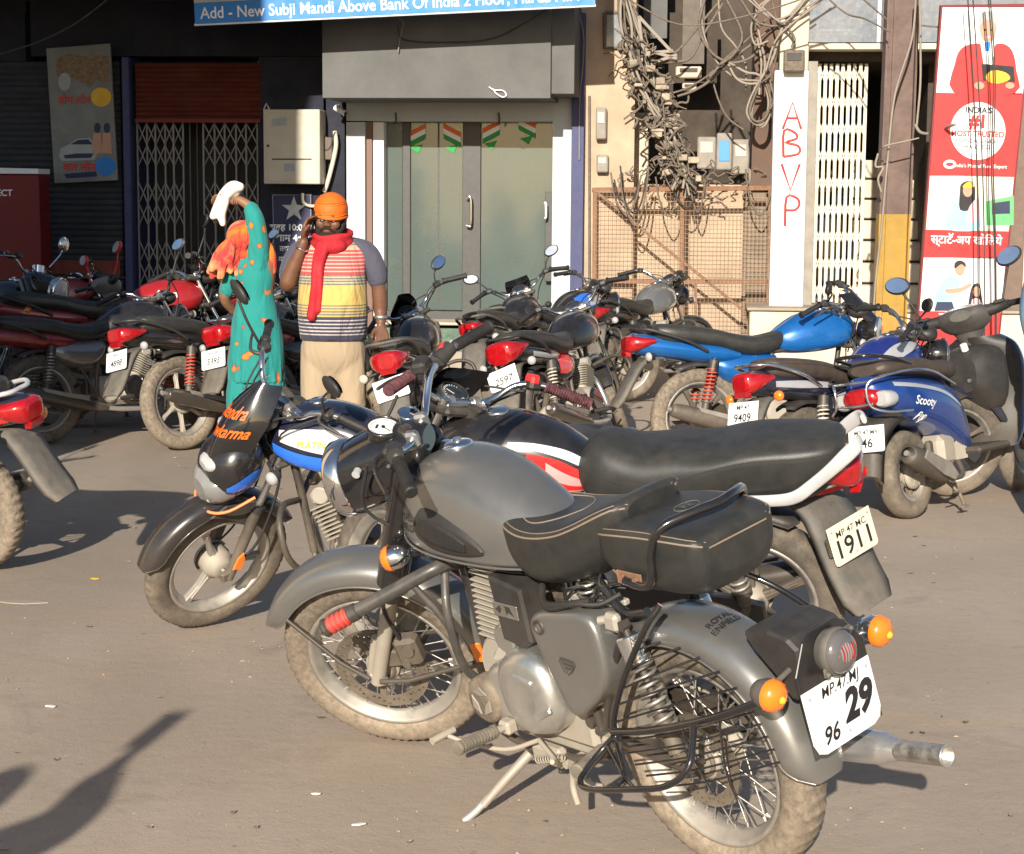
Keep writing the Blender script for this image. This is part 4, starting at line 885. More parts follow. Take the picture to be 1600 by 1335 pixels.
    if fz:
        h = Hull([(1.005, .80, .88, .955, .05), (1.05, .76, .875, .975, .10), (1.11, .735, .865, .975, .118), (1.17, .72, .85, .950, .115), (1.21, .725, .82, .91, .095), (1.235, .745, .80, .86, .06)], 4, 28)
        SF = S_ @ TR(*g('foff', (0, 0, 0)))
        e = h.mb().build('headlamp_cowl', fz, root, SF)
        lz = Hull([(1.165, .70, .785, .855, .104, 3, 1.6), (1.205, .69, .785, .852, .100, 3, 1.5), (1.24, .705, .785, .842, .080, 3, 1.5), (1.262, .735, .785, .822, .045, 2.6, 1.8)], 4, 26)
        MB().join(lz.mb()).build('headlight', 'smoke_lens' if g('dimlamp') else 'clear_lens', e)
        lb = Hull([(1.20, .875, .895, .915, .055), (1.225, .865, .888, .908, .045), (1.238, .87, .885, .90, .025)], 3, 18); lb.mb().build('position_lamp', 'clear_lens', e)
        for strip, m_ in g('fdecal', ()): 
            for sd in (1, -1): h.decal(strip, sd).build('stripe', m_, e)
        # visor
        rings = []
        for i in range(13):
            t_ = i/12; x = 1.215-.235*t_+.03*sin(pi*t_); z = .90+g('vh', .20)*t_**.9; w_ = .085+.025*sin(pi*t_*.8)-.055*max(0, t_-.55)**1.3*3
            rings.append([(x-.11*(abs(u)**2)*(1-.4*t_), w_*u, z-.02*u*u) for u in [k/8 for k in range(-8, 9)]])
        r2 = [[(x-.004, y*.98, z-.003) for x, y, z in r] for r in rings]
        m = MB().loft(rings, False, False).loft([r[::-1] for r in r2], False, False); v = m.build('visor', g('visor', 'black_gloss'), e)
        if g('vtext'):
            o = MB()
            for k, line in enumerate(g('vtext')):
                tt = text_mb(line, .044, .018, .15); tt.v = [(x*.72, y*1.25, z) for x, y, z in tt.v]; vs = []
                for a, b, c in tt.v:
                    t_ = .62-.24*k+(b+a*.28)/.25; t_ = max(.02, min(.98, t_)); u_ = a/.095; u_ = max(-1.05, min(1.05, u_))
                    x = 1.215-.235*t_+.03*sin(pi*t_); w_ = .085+.025*sin(pi*t_*.8)-.055*max(0, t_-.55)**1.3*3
                    vs.append((x-.11*(u_**2)*(1-.4*t_)+.006, w_*u_, .90+g('vh', .20)*t_**.9-.02*u_*u_+.003))
                o.add([(x, y, z) for x, y, z in vs], tt.f, False)
            o.build('lettering', mat('orange_ink', (.9, .14, .01), .5), e)
        if g('strap'): MB().tube([(1.20, -.11, .72), (1.25, -.06, .70), (1.262, .0, .698), (1.25, .06, .70), (1.20, .11, .72), (1.10, .135, .76)], .006, 6, 4).build('strap', 'orange_strap', e)
    else:
        h = MB().lathe([(-.11, 0), (-.10, .045), (-.06, .078), (0, .088), (.02, .088)], ax='x', n=28, mx=TR(1.14, 0, .83)); e = h.build('headlight', 'black_gloss', root, S_)
        MB().lathe([(.015, .090), (.025, .092), (.03, .084)], ax='x', n=28, mx=TR(1.14, 0, .83)).build('headlamp_rim', 'chrome', e); MB().lathe([(.026, .084), (.04, .05), (.045, 0)], ax='x', n=24, mx=TR(1.14, 0, .83)).build('lens', 'clear_lens', e)
        v = MB()
        if g('visor'):
            rings = []
            for i in range(9):
                t_ = i/8; w_ = .06+.04*sin(pi*t_*.75); rings.append([(1.17-.17*t_-.06*u*u, w_*u, .90+.17*t_) for u in [k/6 for k in range(-6, 7)]])
            v.loft(rings, False, False).loft([[(x-.004, y, z-.003) for x, y, z in r][::-1] for r in rings], False, False); v.build('visor', g('visor'), e)
    # clocks
    gx, gz = 1.0, .985; m = MB(); m.ell((gx+.045, 0, gz-.03), (.065, .09, .045), 20, 10, e=.8)
    CT = TR(gx, 0, gz) @ RY(-32); m.lathe([(-.05, .045), (0, .056), (.008, .056), (.006, .046)], ax='z', n=28, mx=CT); e = m.build('instrument_cluster', 'black_plastic', root, S_)
    MB().lathe([(.004, 0), (.004, .046)], ax='z', n=24, mx=CT).build('dial', g('dial', 'glass_dial'), e); MB().lathe([(.007, .049), (.011, .050), (.011, .045)], ax='z', n=28, mx=CT).build('bezel', 'steel', e)
    if hi: 
        k = MB()
        for i in range(19): a = rd(220-260*i/18); k.box((.036*cos(a), .036*sin(a), .0055), (.007, .0015, .001), mx=CT @ TR(.036*cos(a), .036*sin(a), .0055) @ RZ(math.degrees(a)) @ TR(-.036*cos(a), -.036*sin(a), -.0055))
        k.box((.012, .008, .006), (.03, .002, .001), mx=CT @ RZ(40)); k.build('dial_marks', 'dial_white', e)
    # handlebar
    bw = g('bw', 1.); bz = g('bz', 0.)
    B = [(.80, .355*bw, 1.02+bz), (.865, .26*bw, 1.045+bz), (.92, .19*bw, 1.035+bz), (.95, .13, .985), (.945, .06, .965), (.945, 0, .965)]
    B = B+[(x, -y, z) for x, y, z in B[-2::-1]]
    MB().tube(B, .0110, 10, 5).build('handlebar', g('bar', 'chrome'), root, S_)
    m = MB()
    for y in (-.05, .05): m.cyl((.945, y-.015, .965), (.945, y+.015, .965), .021, 12, bev=.003)
    m.box((.94, 0, .950), (.06, .16, .03), .006); m.build('handlebar_clamp', 'steel', root, S_)
    for sd in (1, -1):
        a, b = V(.862, sd*.265*bw, 1.046+bz), V(.775, sd*.39*bw, 1.008+bz); d = b-a; m = MB().cyl(a, b, .0160, 12, bev=.003).cyl(a, a+d*.05, .022, 12).cyl(a+d*.96, b+d*.03, .020, 12)
        if g('grip') == 'grip_knit':
            for k in range(16): m.cyl(a+d*(.06+.056*k), a+d*(.10+.056*k), .0205, 12, bev=.003)
        m.build('grip', g('grip', 'grip_rubber'), root, S_)
        MB().box(tuple(V(.885, sd*.232*bw, 1.046+bz)), (.045, .05, .04), .01).build('switch_pod', 'black_plastic', root, S_)
        MB().tube([(.905, sd*.21*bw, 1.035+bz), (.93, sd*.25*bw, 1.035+bz), (.895, sd*.32*bw, 1.02+bz), (.85, sd*.385*bw, 1.0+bz)], [.010, .007, .006, .006], 6, 4).build('lever', 'dark_metal', root, S_)
        if g('mirror', True) and (g('mirror', True) in (True, sd)):
            mz_ = g('mz', .20); T = frame((.94-.02, sd*(.33), 1.06+mz_), (0, -1, 0), (.15, 0, 1)); m = MB(); m.tube([(.90, sd*.235*bw, 1.06+bz), (.93, sd*.27, 1.06+mz_*.5), (.935, sd*.32, 1.06+mz_*.85)], .0055, 6, 3)
            m.ell((0, 0, -.006), (.062, .040, .016), 20, 8, mx=T @ RZ(-14*sd)); e = m.build('mirror', g('mirm', 'black_plastic'), root, S_)
            MB().lathe([(.0, 0), (.0, 1)], ax='z', n=24, mx=T @ RZ(-14*sd) @ TR(0, 0, .0105) @ SC(.052, .032, 1)).build('mirror_glass', 'mirror_glass', e)
    if g('kill'): MB().box((.885, -.225*bw, 1.062+bz), (.05, .035, .035), .008).build('kill_switch', 'red_plastic', root, S_)
    m = MB()
    for a, b, c in (((.90, .22, 1.03), (1.02, .12, .93), (.98, .04, .72)), ((.90, -.22, 1.03), (1.03, -.14, .92), (.99, -.05, .70)), ((.89, -.20, 1.02), (1.04, -.06, .99), (1.0, .06, .74)), ((.90, .20, 1.02), (1.04, .08, .97), (.97, -.03, .70))): m.tube([a, b, c], .0042, 6, 5)
    m.tube([(FA[0]-.02, .07, FA[1]+.02), (FA[0]-.13, .10, FA[1]+.12), (FA[0]-.24, .09, FA[1]+.36), (FA[0]-.26, .06, FA[1]+.56)], .0055, 6, 5); m.tube([(FA[0]-.01, -.06, FA[1]+.02), (FA[0]-.15, -.09, FA[1]+.08), (FA[0]-.27, -.09, FA[1]+.30), (FA[0]-.28, -.05, FA[1]+.55)], .0045, 6, 5)
    m.build('cable', 'rubber', root, S_)
    return root
mat('grip_knit', (.09, .03, .035), .9, var=.8, vs=60)
# ------------------------------------------------------------------ gearless scooters
def scooter(root, P):
    g = P.get; R = .215; WB = 1.20; st = g('st', 20); HP = (.95, 0, .60); RK = 26; S_ = steer_mx(HP, RK, st); body = g('paint', 'paint_deepblue'); inner = g('inner', 'black_plastic')
    wheel(root, 'wheel', TR(0, 0, R), R, .095, 'alloy', 'tyre', False, nsp=6, alloym='dark_metal'); wheel(root, 'wheel', S_ @ TR(WB, 0, R), R, .095, 'alloy', 'tyre', False, nsp=6, alloym='dark_metal')
    # tail body
    b = Hull([(-.34, .60, .655, .70, .05, 2.2, 2.2), (-.30, .545, .64, .715, .095, 2.4, 2.2), (-.18, .50, .62, .715, .135, 2.4, 2.2), (0, .45, .58, .70, .158, 2.5, 2.2), (.18, .40, .54, .68, .165, 2.5, 2.2), (.34, .34, .48, .65, .155, 2.5, 2.4), (.46, .29, .40, .58, .13, 2.5, 2.5), (.54, .26, .32, .42, .10, 2.4, 2.4)], 5, 36)
    e = b.mb().build('body_panel', body, root)
    for strip, m_ in g('bdecal', (([(-.22, .655, .675), (0, .625, .645), (.2, .58, .60), (.38, .50, .515)], 'decal_silver'),)): [b.decal(strip, sd).build('stripe', m_, e) for sd in (1, -1)]
    for s_, x, z, sz, m_, sl in g('btext', ()):
        for sd in (-1,): tankdecal_text(b, s_, x, z, sz, sd, m_, e, .015, slope=sl, shear=.3, off=.006)
    s = Hull([(-.27, .715, .74, .765, .07, 2.4, 2.4), (-.22, .70, .745, .785, .115, 2.8, 2.6), (-.05, .69, .74, .79, .135, 3, 2.8), (.12, .675, .725, .775, .145, 3, 2.8), (.22, .66, .71, .755, .148, 3, 2.8), (.38, .64, .70, .75, .135, 2.8, 2.8), (.47, .645, .70, .735, .09, 2.3, 2.4), (.49, .67, .70, .72, .05, 2, 2)], 4, 30)
    s.mb().build('seat', g('seatm', 'seat_brown'), root)
    tl = Hull([(-.365, .585, .615, .648, .04), (-.345, .565, .61, .66, .085), (-.30, .56, .605, .66, .120), (-.24, .57, .60, .645, .142)], 4, 26); e = tl.mb().build('tail_light', 'red_lens', root)
    for sd in (1, -1): Hull([(-.335, .572, .60, .64, .030), (-.31, .56, .60, .645, .045), (-.25, .565, .60, .64, .05), (-.22, .58, .60, .62, .03)], 3, 20).mb(mx=TR(0, sd*.105, -.002)).build('turn_signal', 'clear_lens', e)
    if g('guard', True):
        m = MB()
        for sd in (1, -1): m.tube([(.30, sd*.17, .62), (.05, sd*.19, .70), (-.15, sd*.185, .72), (-.34, sd*.15, .71), (-.41, sd*.09, .68), (-.41, sd*.09, .58), (-.35, sd*.15, .54), (-.18, sd*.185, .53)], .0065, 8, 5)
        m.tube([(-.40, -.10, .69), (-.42, 0, .69), (-.40, .10, .69)], .0065, 8, 4); m.tube([(-.40, -.10, .585), (-.42, 0, .58), (-.40, .10, .585)], .0065, 8, 4); m.build('body_guard', 'chrome', root)
    MB().tube([(-.05, .13, .75), (-.22, .125, .79), (-.36, .09, .81), (-.39, 0, .815), (-.36, -.09, .81), (-.22, -.125, .79), (-.05, -.13, .75)], .0095, 8, 5).build('grab_rail', 'black_gloss', root)
    # rear mudguard with plate
    rings = []
    for x, z, w_ in catmull([(-.16, .53, .10), (-.27, .50, .105), (-.36, .44, .10), (-.40, .34, .095), (-.41, .24, .085)], 4): rings.append([(x-.015, -w_*.6, z+.01), (x, -w_, z), (x+.05, -w_, z-.04), (x+.045, -w_*.9, z-.04), (x+.006, -w_*.6, z), (x+.006, w_*.6, z), (x+.045, w_*.9, z-.04), (x+.05, w_, z-.04), (x, w_, z), (x-.015, w_*.6, z+.01)])
    e = MB().loft(rings, True).build('rear_mudguard', 'black_plastic', root); MB().box((-.425, 0, .275), (.012, .08, .045), .003).build('reflector', 'red_lens', e)
    if g('plate'): plate(root, frame((-.43, g('poff', 0.), .425), (0, -1, 0), (.15, 0, 1)), .19, .125, g('plate', ()), rad=.012)
    # engine and exhaust
    m = MB(); m.box((.16, .06, .27), (.44, .10, .14), .03); m.cyl((0, .06, R), (0, .13, R), .09, 22, bev=.02); m.cyl((.32, .05, .26), (.32, .14, .26), .085, 22, bev=.02); m.box((.28, -.04, .30), (.16, .14, .16), .03)
    for k in range(7): m.box((.40+k*.016, -.03, .30), (.005, .12, .12), .001)
    m.build('engine', 'dusty_alu', root)
    m = MB(); m.tube([(.44, -.05, .26), (.36, -.12, .17), (.18, -.145, .17), (.10, -.155, .20)], .014, 10, 4); m.tube([(.14, -.155, .19), (.10, -.16, .20), (0, -.165, .235), (-.18, -.17, .30), (-.245, -.17, .325), (-.25, -.17, .327)], [.02, .048, .055, .055, .045, .03], 20, 3); s2 = m.build('silencer', 'black_plastic', root)
    MB().prism([(.12, .19), (.06, .25), (-.16, .335), (-.20, .30), (-.02, .20), (.08, .165)], -.228, -.218, .003).build('heat_shield', 'heat_shield', s2); MB().cyl((-.25, -.17, .327), (-.27, -.17, .335), .014, 12).build('tail_pipe', 'steel', s2)
    m = MB(); m.tube([(.26, -.10, .17), (.26, .10, .17)], .010, 8); m.tube([(.26, .08, .17), (.22, .12, .10), (.18, .16, .03)], .009, 8, 2); m.tube([(.26, -.06, .17), (.30, -.12, .08), (.26, -.16, .02)], .010, 8, 2); m.box((.25, -.165, .02), (.07, .03, .01), .003); m.tube([(.26, -.14, .09), (.14, -.16, .10)], .006, 6); m.build('centre_stand', 'dark_metal', root)
    MB().box((.06, -.115, R+.05), (.05, .03, .20), .01).build('shock_bracket', 'dark_metal', root); shock(root, (.0, .11, .46), (-.03, .11, R+.02), 'dark_metal', 'dark_metal', .026, .005, 7)
    # floorboard, leg shield
    MB().box((.66, 0, .275), (.36, .34, .035), .015).build('floorboard', inner, root)
    k = MB()
    for i in range(8): k.box((.52+.035*i, 0, .2945), (.012, .28, .005), .001)
    k.build('floor_rib', 'rubber', root)
    def shield(off, sc, th):
        rings = []
        for x, z, w_ in catmull([(.80, .26, .17), (.865, .34, .185), (.90, .46, .19), (.905, .58, .205), (.895, .70, .215), (.875, .79, .19), (.86, .84, .12)], 4):
            r = [(x+off+.07*(abs(u)**2.2), w_*sc*u, z) for u in [q/8 for q in range(-8, 9)]]; rings.append(r+[(x_+th, y*.98, z_) for x_, y, z_ in r[::-1]])
        return MB().loft(rings, True)
    e = shield(0, 1, .012).build('leg_shield', inner, root); shield(.035, .965, .03).build('front_panel', body, root)
    Hull([(.70, .56, .66, .74, .09, 3, 3), (.76, .50, .66, .78, .14, 3, 3), (.84, .44, .66, .80, .17, 3, 3), (.90, .44, .66, .80, .17, 3, 3)], 3, 24).mb().build('glove_box', inner, e)
    MB().cyl((.75, -.02, .775), (.735, -.02, .81), .019, 16, bev=.002).build('ignition_switch', 'dial_white', e); MB().box((.70, .05, .70), (.01, .05, .035), .003).cyl((.71, -.05, .62), (.69, -.05, .62), .010, 10).build('hook', 'steel', e)
    m = MB(); m.cyl((1.05, 0, .36), (.90, 0, .86), .026, 14); 
    for sd in (1, -1): m.tube([(1.04, sd*.07, .40), (WB, sd*.075, R)], .017, 10)
    m.box((1.035, 0, .40), (.05, .18, .04), .01); m.build('fork', 'dark_metal', root, S_)
    fender((WB, R), R+.035, 10, 165, .075, .07, 20).build('front_mudguard', body, root, S_)
    Hull([(.93, .50, .60, .80, .14), (.99, .46, .60, .78, .10), (1.04, .46, .58, .70, .05)], 3, 22).mb().build('front_cowl', body, root)
    # handlebar head
    hm = g('head', 'head_grey'); h = Hull([(.78, .93, .955, .985, .055, 2.2, 2.2), (.82, .895, .955, 1.0, .115, 2.3, 2), (.87, .86, .95, 1.01, .145, 2.2, 2), (.93, .86, .945, 1.01, .13, 2.2, 2), (.98, .88, .94, .985, .08, 2.2, 2.2), (1.0, .90, .935, .96, .04, 2, 2)], 4, 30)
    e = h.mb().build('handlebar_cover', hm, root, S_); m = MB().loft([[(x+a*cos(t_)*.9, b*sin(t_), z) for t_ in [2*pi*q/20 for q in range(20)]] for x, z, a, b in ((.90, .93, .075, .12), (.905, .88, .06, .085), (.915, .82, .05, .06), (.925, .76, .055, .065))], True); m.build('steering_neck', hm, e)
    m = MB()
    rows = [[(.800+.075*t_, y*.092*sqrt(max(0, 1-(2*t_-1)**2))+0, h.top(.800+.075*t_, y*.092*sqrt(max(0, 1-(2*t_-1)**2)), .002)) for y in [q/6 for q in range(-6, 7)]] for t_ in [q/8 for q in range(9)]]
    m.loft(rows, False, False); m.build('speedometer', g('dialm', 'clear_lens'), e)
    for sd in (1, -1):
        MB().tube([(.87, sd*.12, .955), (.865, sd*.20, .96), (.845, sd*.245, .962)], [.035, .028, .022], 14, 3).box((.845, sd*.20, .985), (.04, .06, .02), .006).build('switch_pod', 'black_plastic', root, S_)
        a, b = V(.845, sd*.245, .962), V(.80, sd*.37, .955); d = b-a; MB().cyl(a, b, .0165, 12, bev=.003).cyl(a+d*.95, b+d*.03, .019, 12).build('grip', 'grip_rubber', root, S_)
        MB().tube([(.885, sd*.20, .955), (.90, sd*.25, .955), (.875, sd*.34, .945)], .006, 6, 4).build('lever', 'dark_metal', root, S_)
        T = frame((.86, sd*.30, 1.20), (0, -1, 0), (.2, 0, 1)); m = MB().tube([(.85, sd*.215, .985), (.87, sd*.25, 1.08), (.87, sd*.29, 1.17)], .006, 6, 3).ell((0, 0, -.006), (.07, .048, .018), 20, 8, mx=T @ RZ(-18*sd))
        q = m.build('mirror', g('mirm', 'black_plastic'), root, S_); MB().lathe([(0, 0), (0, 1)], ax='z', n=24, mx=T @ RZ(-18*sd) @ TR(0, 0, .0125) @ SC(.060, .040, 1)).build('mirror_glass', 'mirror_glass', q)
    return root
mat('seat_brown', (.042, .030, .024), .5, dust=.12, bump=.1, bs=300); mat('head_grey', (.055, .055, .055), .42, dust=.15); mat('inner_grey', (.16, .165, .165), .5, dust=.3); mat('paint_maroon', (.22, .008, .012), .25, .2, dust=.12, coat=.6)
# ------------------------------------------------------------------ people
mat('skin', (.145, .066, .037), .48, var=.12, vs=14, spec=.4); mat('skin_f', (.24, .115, .065), .5, var=.08, vs=14, spec=.4); mat('hair', (.010, .008, .007), .6, bump=.5, bs=90); mat('beard', (.016, .012, .010), .8, var=.4, vs=90, bump=.8, bs=140)
mat('turban_orange', (.72, .13, .008), .7, bump=.15, bs=40); mat('scarf_red', (.40, .010, .018), .8, bump=.2, bs=60, var=.15); mat('trousers_khaki', (.50, .38, .245), .85, bump=.15, bs=50, var=.06); mat('white_cloth', (.78, .72, .62), .8, var=.06)
mat('denim', (.12, .20, .28), .85, var=.15, vs=30); mat('dark_cloth', (.018, .019, .022), .85); mat('leather', (.05, .028, .018), .6); mat('phone', (.012, .012, .014), .15, coat=.5); mat('shoe', (.03, .022, .018), .5, dust=.4); mat('eye_white', (.30, .26, .23), .5); mat('eye_dark', (.01, .008, .006), .2)
def fold_cloth(name, col_nodes=None, folds=.25): pass
def cloth_mat(name, base, build_fn, rough=.85, wscale=7., wbump=.35):
    m = bpy.data.materials.new(name); m.use_nodes = True; MT[name] = m; nt = m.node_tree; N, L = nt.nodes, nt.links; b = N['Principled BSDF']; b.inputs['Roughness'].default_value = rough; b.inputs['Sheen Weight'].default_value = .1
    tc = N.new('ShaderNodeTexCoord'); c = build_fn(N, L, tc) if build_fn else None
    if c is None: b.inputs['Base Color'].default_value = (*base, 1)
    else: L.new(c, b.inputs['Base Color'])
    mp = N.new('ShaderNodeMapping'); mp.inputs['Scale'].default_value = (1, 1, .28); L.new(tc.outputs['Object'], mp.inputs['Vector'])
    n = N.new('ShaderNodeTexNoise'); n.inputs['Scale'].default_value = wscale; n.inputs['Detail'].default_value = 3; n.inputs['Distortion'].default_value = .6; L.new(mp.outputs[0], n.inputs['Vector'])
    bp = N.new('ShaderNodeBump'); bp.inputs['Strength'].default_value = wbump; bp.inputs['Distance'].default_value = .06; L.new(n.outputs['Fac'], bp.inputs['Height']); L.new(bp.outputs[0], b.inputs['Normal']); return m
def stripes(N, L, tc):
    sp = N.new('ShaderNodeSeparateXYZ'); L.new(tc.outputs['Object'], sp.inputs[0])
    nv, wh, yl, gr, pk, cr = (.045, .045, .075), (.50, .45, .45), (.55, .38, .11), (.16, .15, .14), (.50, .075, .07), (.52, .36, .24)
    def ramp(z0, z1, seq):
        mr = N.new('ShaderNodeMapRange'); mr.inputs[1].default_value = z0; mr.inputs[2].default_value = z1; L.new(sp.outputs['Z'], mr.inputs[0])
        r = N.new('ShaderNodeValToRGB'); r.color_ramp.interpolation = 'CONSTANT'; el = r.color_ramp.elements
        for i, (z, c) in enumerate(seq[:32]):
            p_ = max(0, min(1, (z-z0)/(z1-z0)))
            if i < 2: el[i].position = p_; el[i].color = (*c, 1)
            else: el.new(p_).color = (*c, 1)
        L.new(mr.outputs[0], r.inputs[0])
        return r.outputs[0]
    a = [(.84, nv)]; z = .872
    for k in range(5): a += [(z, wh), (z+.008, nv)]; z += .021
    z += .006
    for k in range(4): a += [(z, yl), (z+.009, gr)]; z += .017
    a += [(z, yl)]; z = 1.165
    for k in range(4): a += [(z, gr), (z+.009, (.45, .38, .22))]; z += .0165
    b = [(1.18, (.45, .38, .22)), (1.22, pk)]; z = 1.24
    for k in range(6): b += [(z, (.66, .36, .30)), (z+.007, pk)]; z += .021
    b += [(1.365, cr), (1.392, gr), (1.40, cr), (1.412, gr), (1.42, cr)]
    m = N.new('ShaderNodeMix'); m.data_type = 'RGBA'; g = N.new('ShaderNodeMath'); g.operation = 'GREATER_THAN'; g.inputs[1].default_value = 1.222; L.new(sp.outputs['Z'], g.inputs[0])
    L.new(g.outputs[0], m.inputs['Factor']); L.new(ramp(.84, 1.23, a), m.inputs['A']); L.new(ramp(1.18, 1.5, b), m.inputs['B']); return m.outputs['Result']
cloth_mat('polo_stripes', (1, 1, 1), stripes, wbump=1.); cloth_mat('polo_sleeve', (.07, .07, .10), None, wbump=.5); cloth_mat('khaki', (.36, .275, .18), None, wscale=6, wbump=.8)
def floral(N, L, tc):
    v = N.new('ShaderNodeTexVoronoi'); v.inputs['Scale'].default_value = 10.5
    w_ = N.new('ShaderNodeTexNoise'); w_.inputs['Scale'].default_value = 5; L.new(tc.outputs['Object'], w_.inputs['Vector']); wm_ = N.new('ShaderNodeVectorMath'); wm_.operation = 'MULTIPLY_ADD'; wm_.inputs[1].default_value = (.16, .16, .16); L.new(w_.outputs['Color'], wm_.inputs[0]); L.new(tc.outputs['Object'], wm_.inputs[2]); L.new(wm_.outputs[0], v.inputs['Vector'])
    n = N.new('ShaderNodeTexNoise'); n.inputs['Scale'].default_value = 40; L.new(tc.outputs['Object'], n.inputs['Vector'])
    a = N.new('ShaderNodeMath'); a.operation = 'MULTIPLY_ADD'; a.inputs[1].default_value = .28; L.new(n.outputs['Fac'], a.inputs[0]); L.new(v.outputs['Distance'], a.inputs[2])
    r = N.new('ShaderNodeValToRGB'); e = r.color_ramp.elements; e[0].position = .30; e[0].color = (.45, .20, .03, 1); e[1].position = .44; e[1].color = (.010, .22, .20, 1)
    q = e.new(.36); q.color = (.42, .06, .03, 1); q = e.new(.39); q.color = (.008, .14, .13, 1); L.new(a.outputs[0], r.inputs[0]); return r.outputs[0]
cloth_mat('teal_floral', (1, 1, 1), floral, wbump=1.)
def tiedye(N, L, tc):
    n = N.new('ShaderNodeTexNoise'); n.inputs['Scale'].default_value = 5; n.inputs['Detail'].default_value = 4; L.new(tc.outputs['Object'], n.inputs['Vector'])
    r = N.new('ShaderNodeValToRGB'); e = r.color_ramp.elements; e[0].position = .42; e[0].color = (.85, .17, .012, 1); e[1].position = .56; e[1].color = (.62, .03, .035, 1); q = e.new(.66); q.color = (.85, .30, .12, 1); L.new(n.outputs['Fac'], r.inputs[0]); return r.outputs[0]
cloth_mat('orange_scarf', (1, 1, 1), tiedye, wscale=14, wbump=1.)
# ------------------------------------------------------------------ the street front
def place(name, x, y, hd, lean, label, cat='motorcycle', group=None):
    e = empty(name, None, TR(x, y, 0) @ RZ(hd) @ RX(lean)); return tag(e, label, cat, group)
FA_ = rd(-6); FO = V(0, 18.6, 0); FU = V(cos(FA_), sin(FA_), 0); FN = V(sin(FA_), -cos(FA_), 0); FMX = TR(*FO) @ RZ(-6)
def ray(px, py): return _f+_r2*((px-800)/2939.5)-_u2*((py-667.5)/2939.5)
def fp(px, py, off=0):           # where a sight line meets the plane `off` metres in front of the street front: (along, height)
    d = ray(px, py); o = V(0, 0, CAMH); t = ((FO+FN*off-o).dot(FN))/d.dot(FN); p = o+d*t; q = p-FO
    return q.dot(FU), p.z
def gp(px, py, z=0): d = ray(px, py); t = (z-CAMH)/d.z; return V(0, 0, CAMH)+d*t
def fbox(m, x0, y0, x1, y1, o0, o1, bev=.0):
    a, zt = fp(x0, y0, o1); b, zb = fp(x1, y1, o1); return m.box(((a+b)/2, -(o0+o1)/2, (zt+zb)/2), (abs(b-a), abs(o1-o0), abs(zt-zb)), bev)
def fpoly(m, pts, o0, o1, bev=0): return m.prism([fp(x, y, o1) for x, y in pts], -o1, -o0, bev)
def frod(m, P, r, off, n=8, k=1): return m.tube([(fp(x, y, o if o is not None else off)[0], -(o if o is not None else off), fp(x, y, o if o is not None else off)[1]) for x, y, o in [(*q, None)[:3] for q in P]], r, n, k)
def thingf(name, label, cat, group=None): e = empty(name, None, FMX); return tag(e, label, cat, group)
def wall(name, c, **k): return mat(name, c, .88, dust=k.pop('dust', .15), var=k.pop('var', .16), vs=k.pop('vs', 2.2), bump=.25, bs=30, spec=.2, **k)
wall('navy_wall', (.020, .024, .040), dust=.06); wall('shutter_paint', (.030, .036, .048), dust=.10); wall('fascia_grey', (.125, .125, .122), dust=.05); wall('pillar_pale', (.50, .54, .56), var=.07)
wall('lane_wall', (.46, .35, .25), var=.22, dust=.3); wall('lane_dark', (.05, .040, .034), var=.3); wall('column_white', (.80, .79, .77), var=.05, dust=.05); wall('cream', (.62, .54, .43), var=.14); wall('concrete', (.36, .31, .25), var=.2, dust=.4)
wall('red_shutter', (.105, .016, .010), dust=.08); mat('navy_paint', (.03, .04, .13), .6, dust=.1); mat('sign_red', (.62, .022, .022), .45, var=.05); mat('sign_dark_red', (.16, .006, .007), .5); mat('sign_white', (.80, .80, .79), .5, var=.03)
mat('sign_blue', (.015, .19, .55), .5, var=.06); mat('sign_grey', (.45, .44, .42), .5); mat('board_navy', (.016, .022, .075), .5); mat('box_cream', (.55, .50, .40), .55, dust=.2, var=.1, vs=4); mat('gate_grey', (.26, .25, .24), .6, .3, dust=.3); mat('gate_cream', (.66, .60, .48), .65, dust=.2, var=.15)
mat('pole_rust', (.13, .085, .075), .75, .1, dust=.15, var=.3, vs=6, bump=.3, bs=40); mat('pole_yellow', (.36, .215, .03), .7, dust=.12, var=.15, vs=6, bump=.2, bs=40); mat('marble_green', (.05, .12, .08), .35, var=.5, vs=18, dust=.2); mat('frame_dark', (.035, .036, .036), .45, dust=.1)
mat('cable_old', (.10, .082, .066), .8, dust=.4, var=.4, vs=30); mat('cable_black', (.02, .02, .02), .6, dust=.15); mat('cable_pale', (.27, .235, .195), .8, dust=.3); mat('meter_grey', (.26, .24, .21), .7, dust=.4, var=.2); mat('print_skin', (.50, .27, .18), .6); mat('print_teal', (.30, .58, .64), .6); mat('print_grey', (.35, .37, .38), .6); mat('print_yellow', (.72, .42, .03), .6); mat('print_green', (.12, .40, .16), .6); mat('print_brown', (.22, .15, .09), .7, var=.5, vs=40); mat('print_pink', (.75, .42, .45), .6); mat('ink_navy', (.02, .03, .07), .6); mat('aged_poster', (.17, .19, .19), .55, dust=.25, var=.2, vs=5); mat('glass_pane', (.11, .145, .135), .10, dust=.05, var=.06, vs=1.5, alpha=.76, coat=.4); mat('saffron', (.72, .16, .03), .7); mat('flag_green', (.03, .30, .06), .7)
mat('dark_room', (.05, .047, .044), .9); mat('blue_shop_glass', (.12, .15, .19), .15, dust=.25, coat=.3)

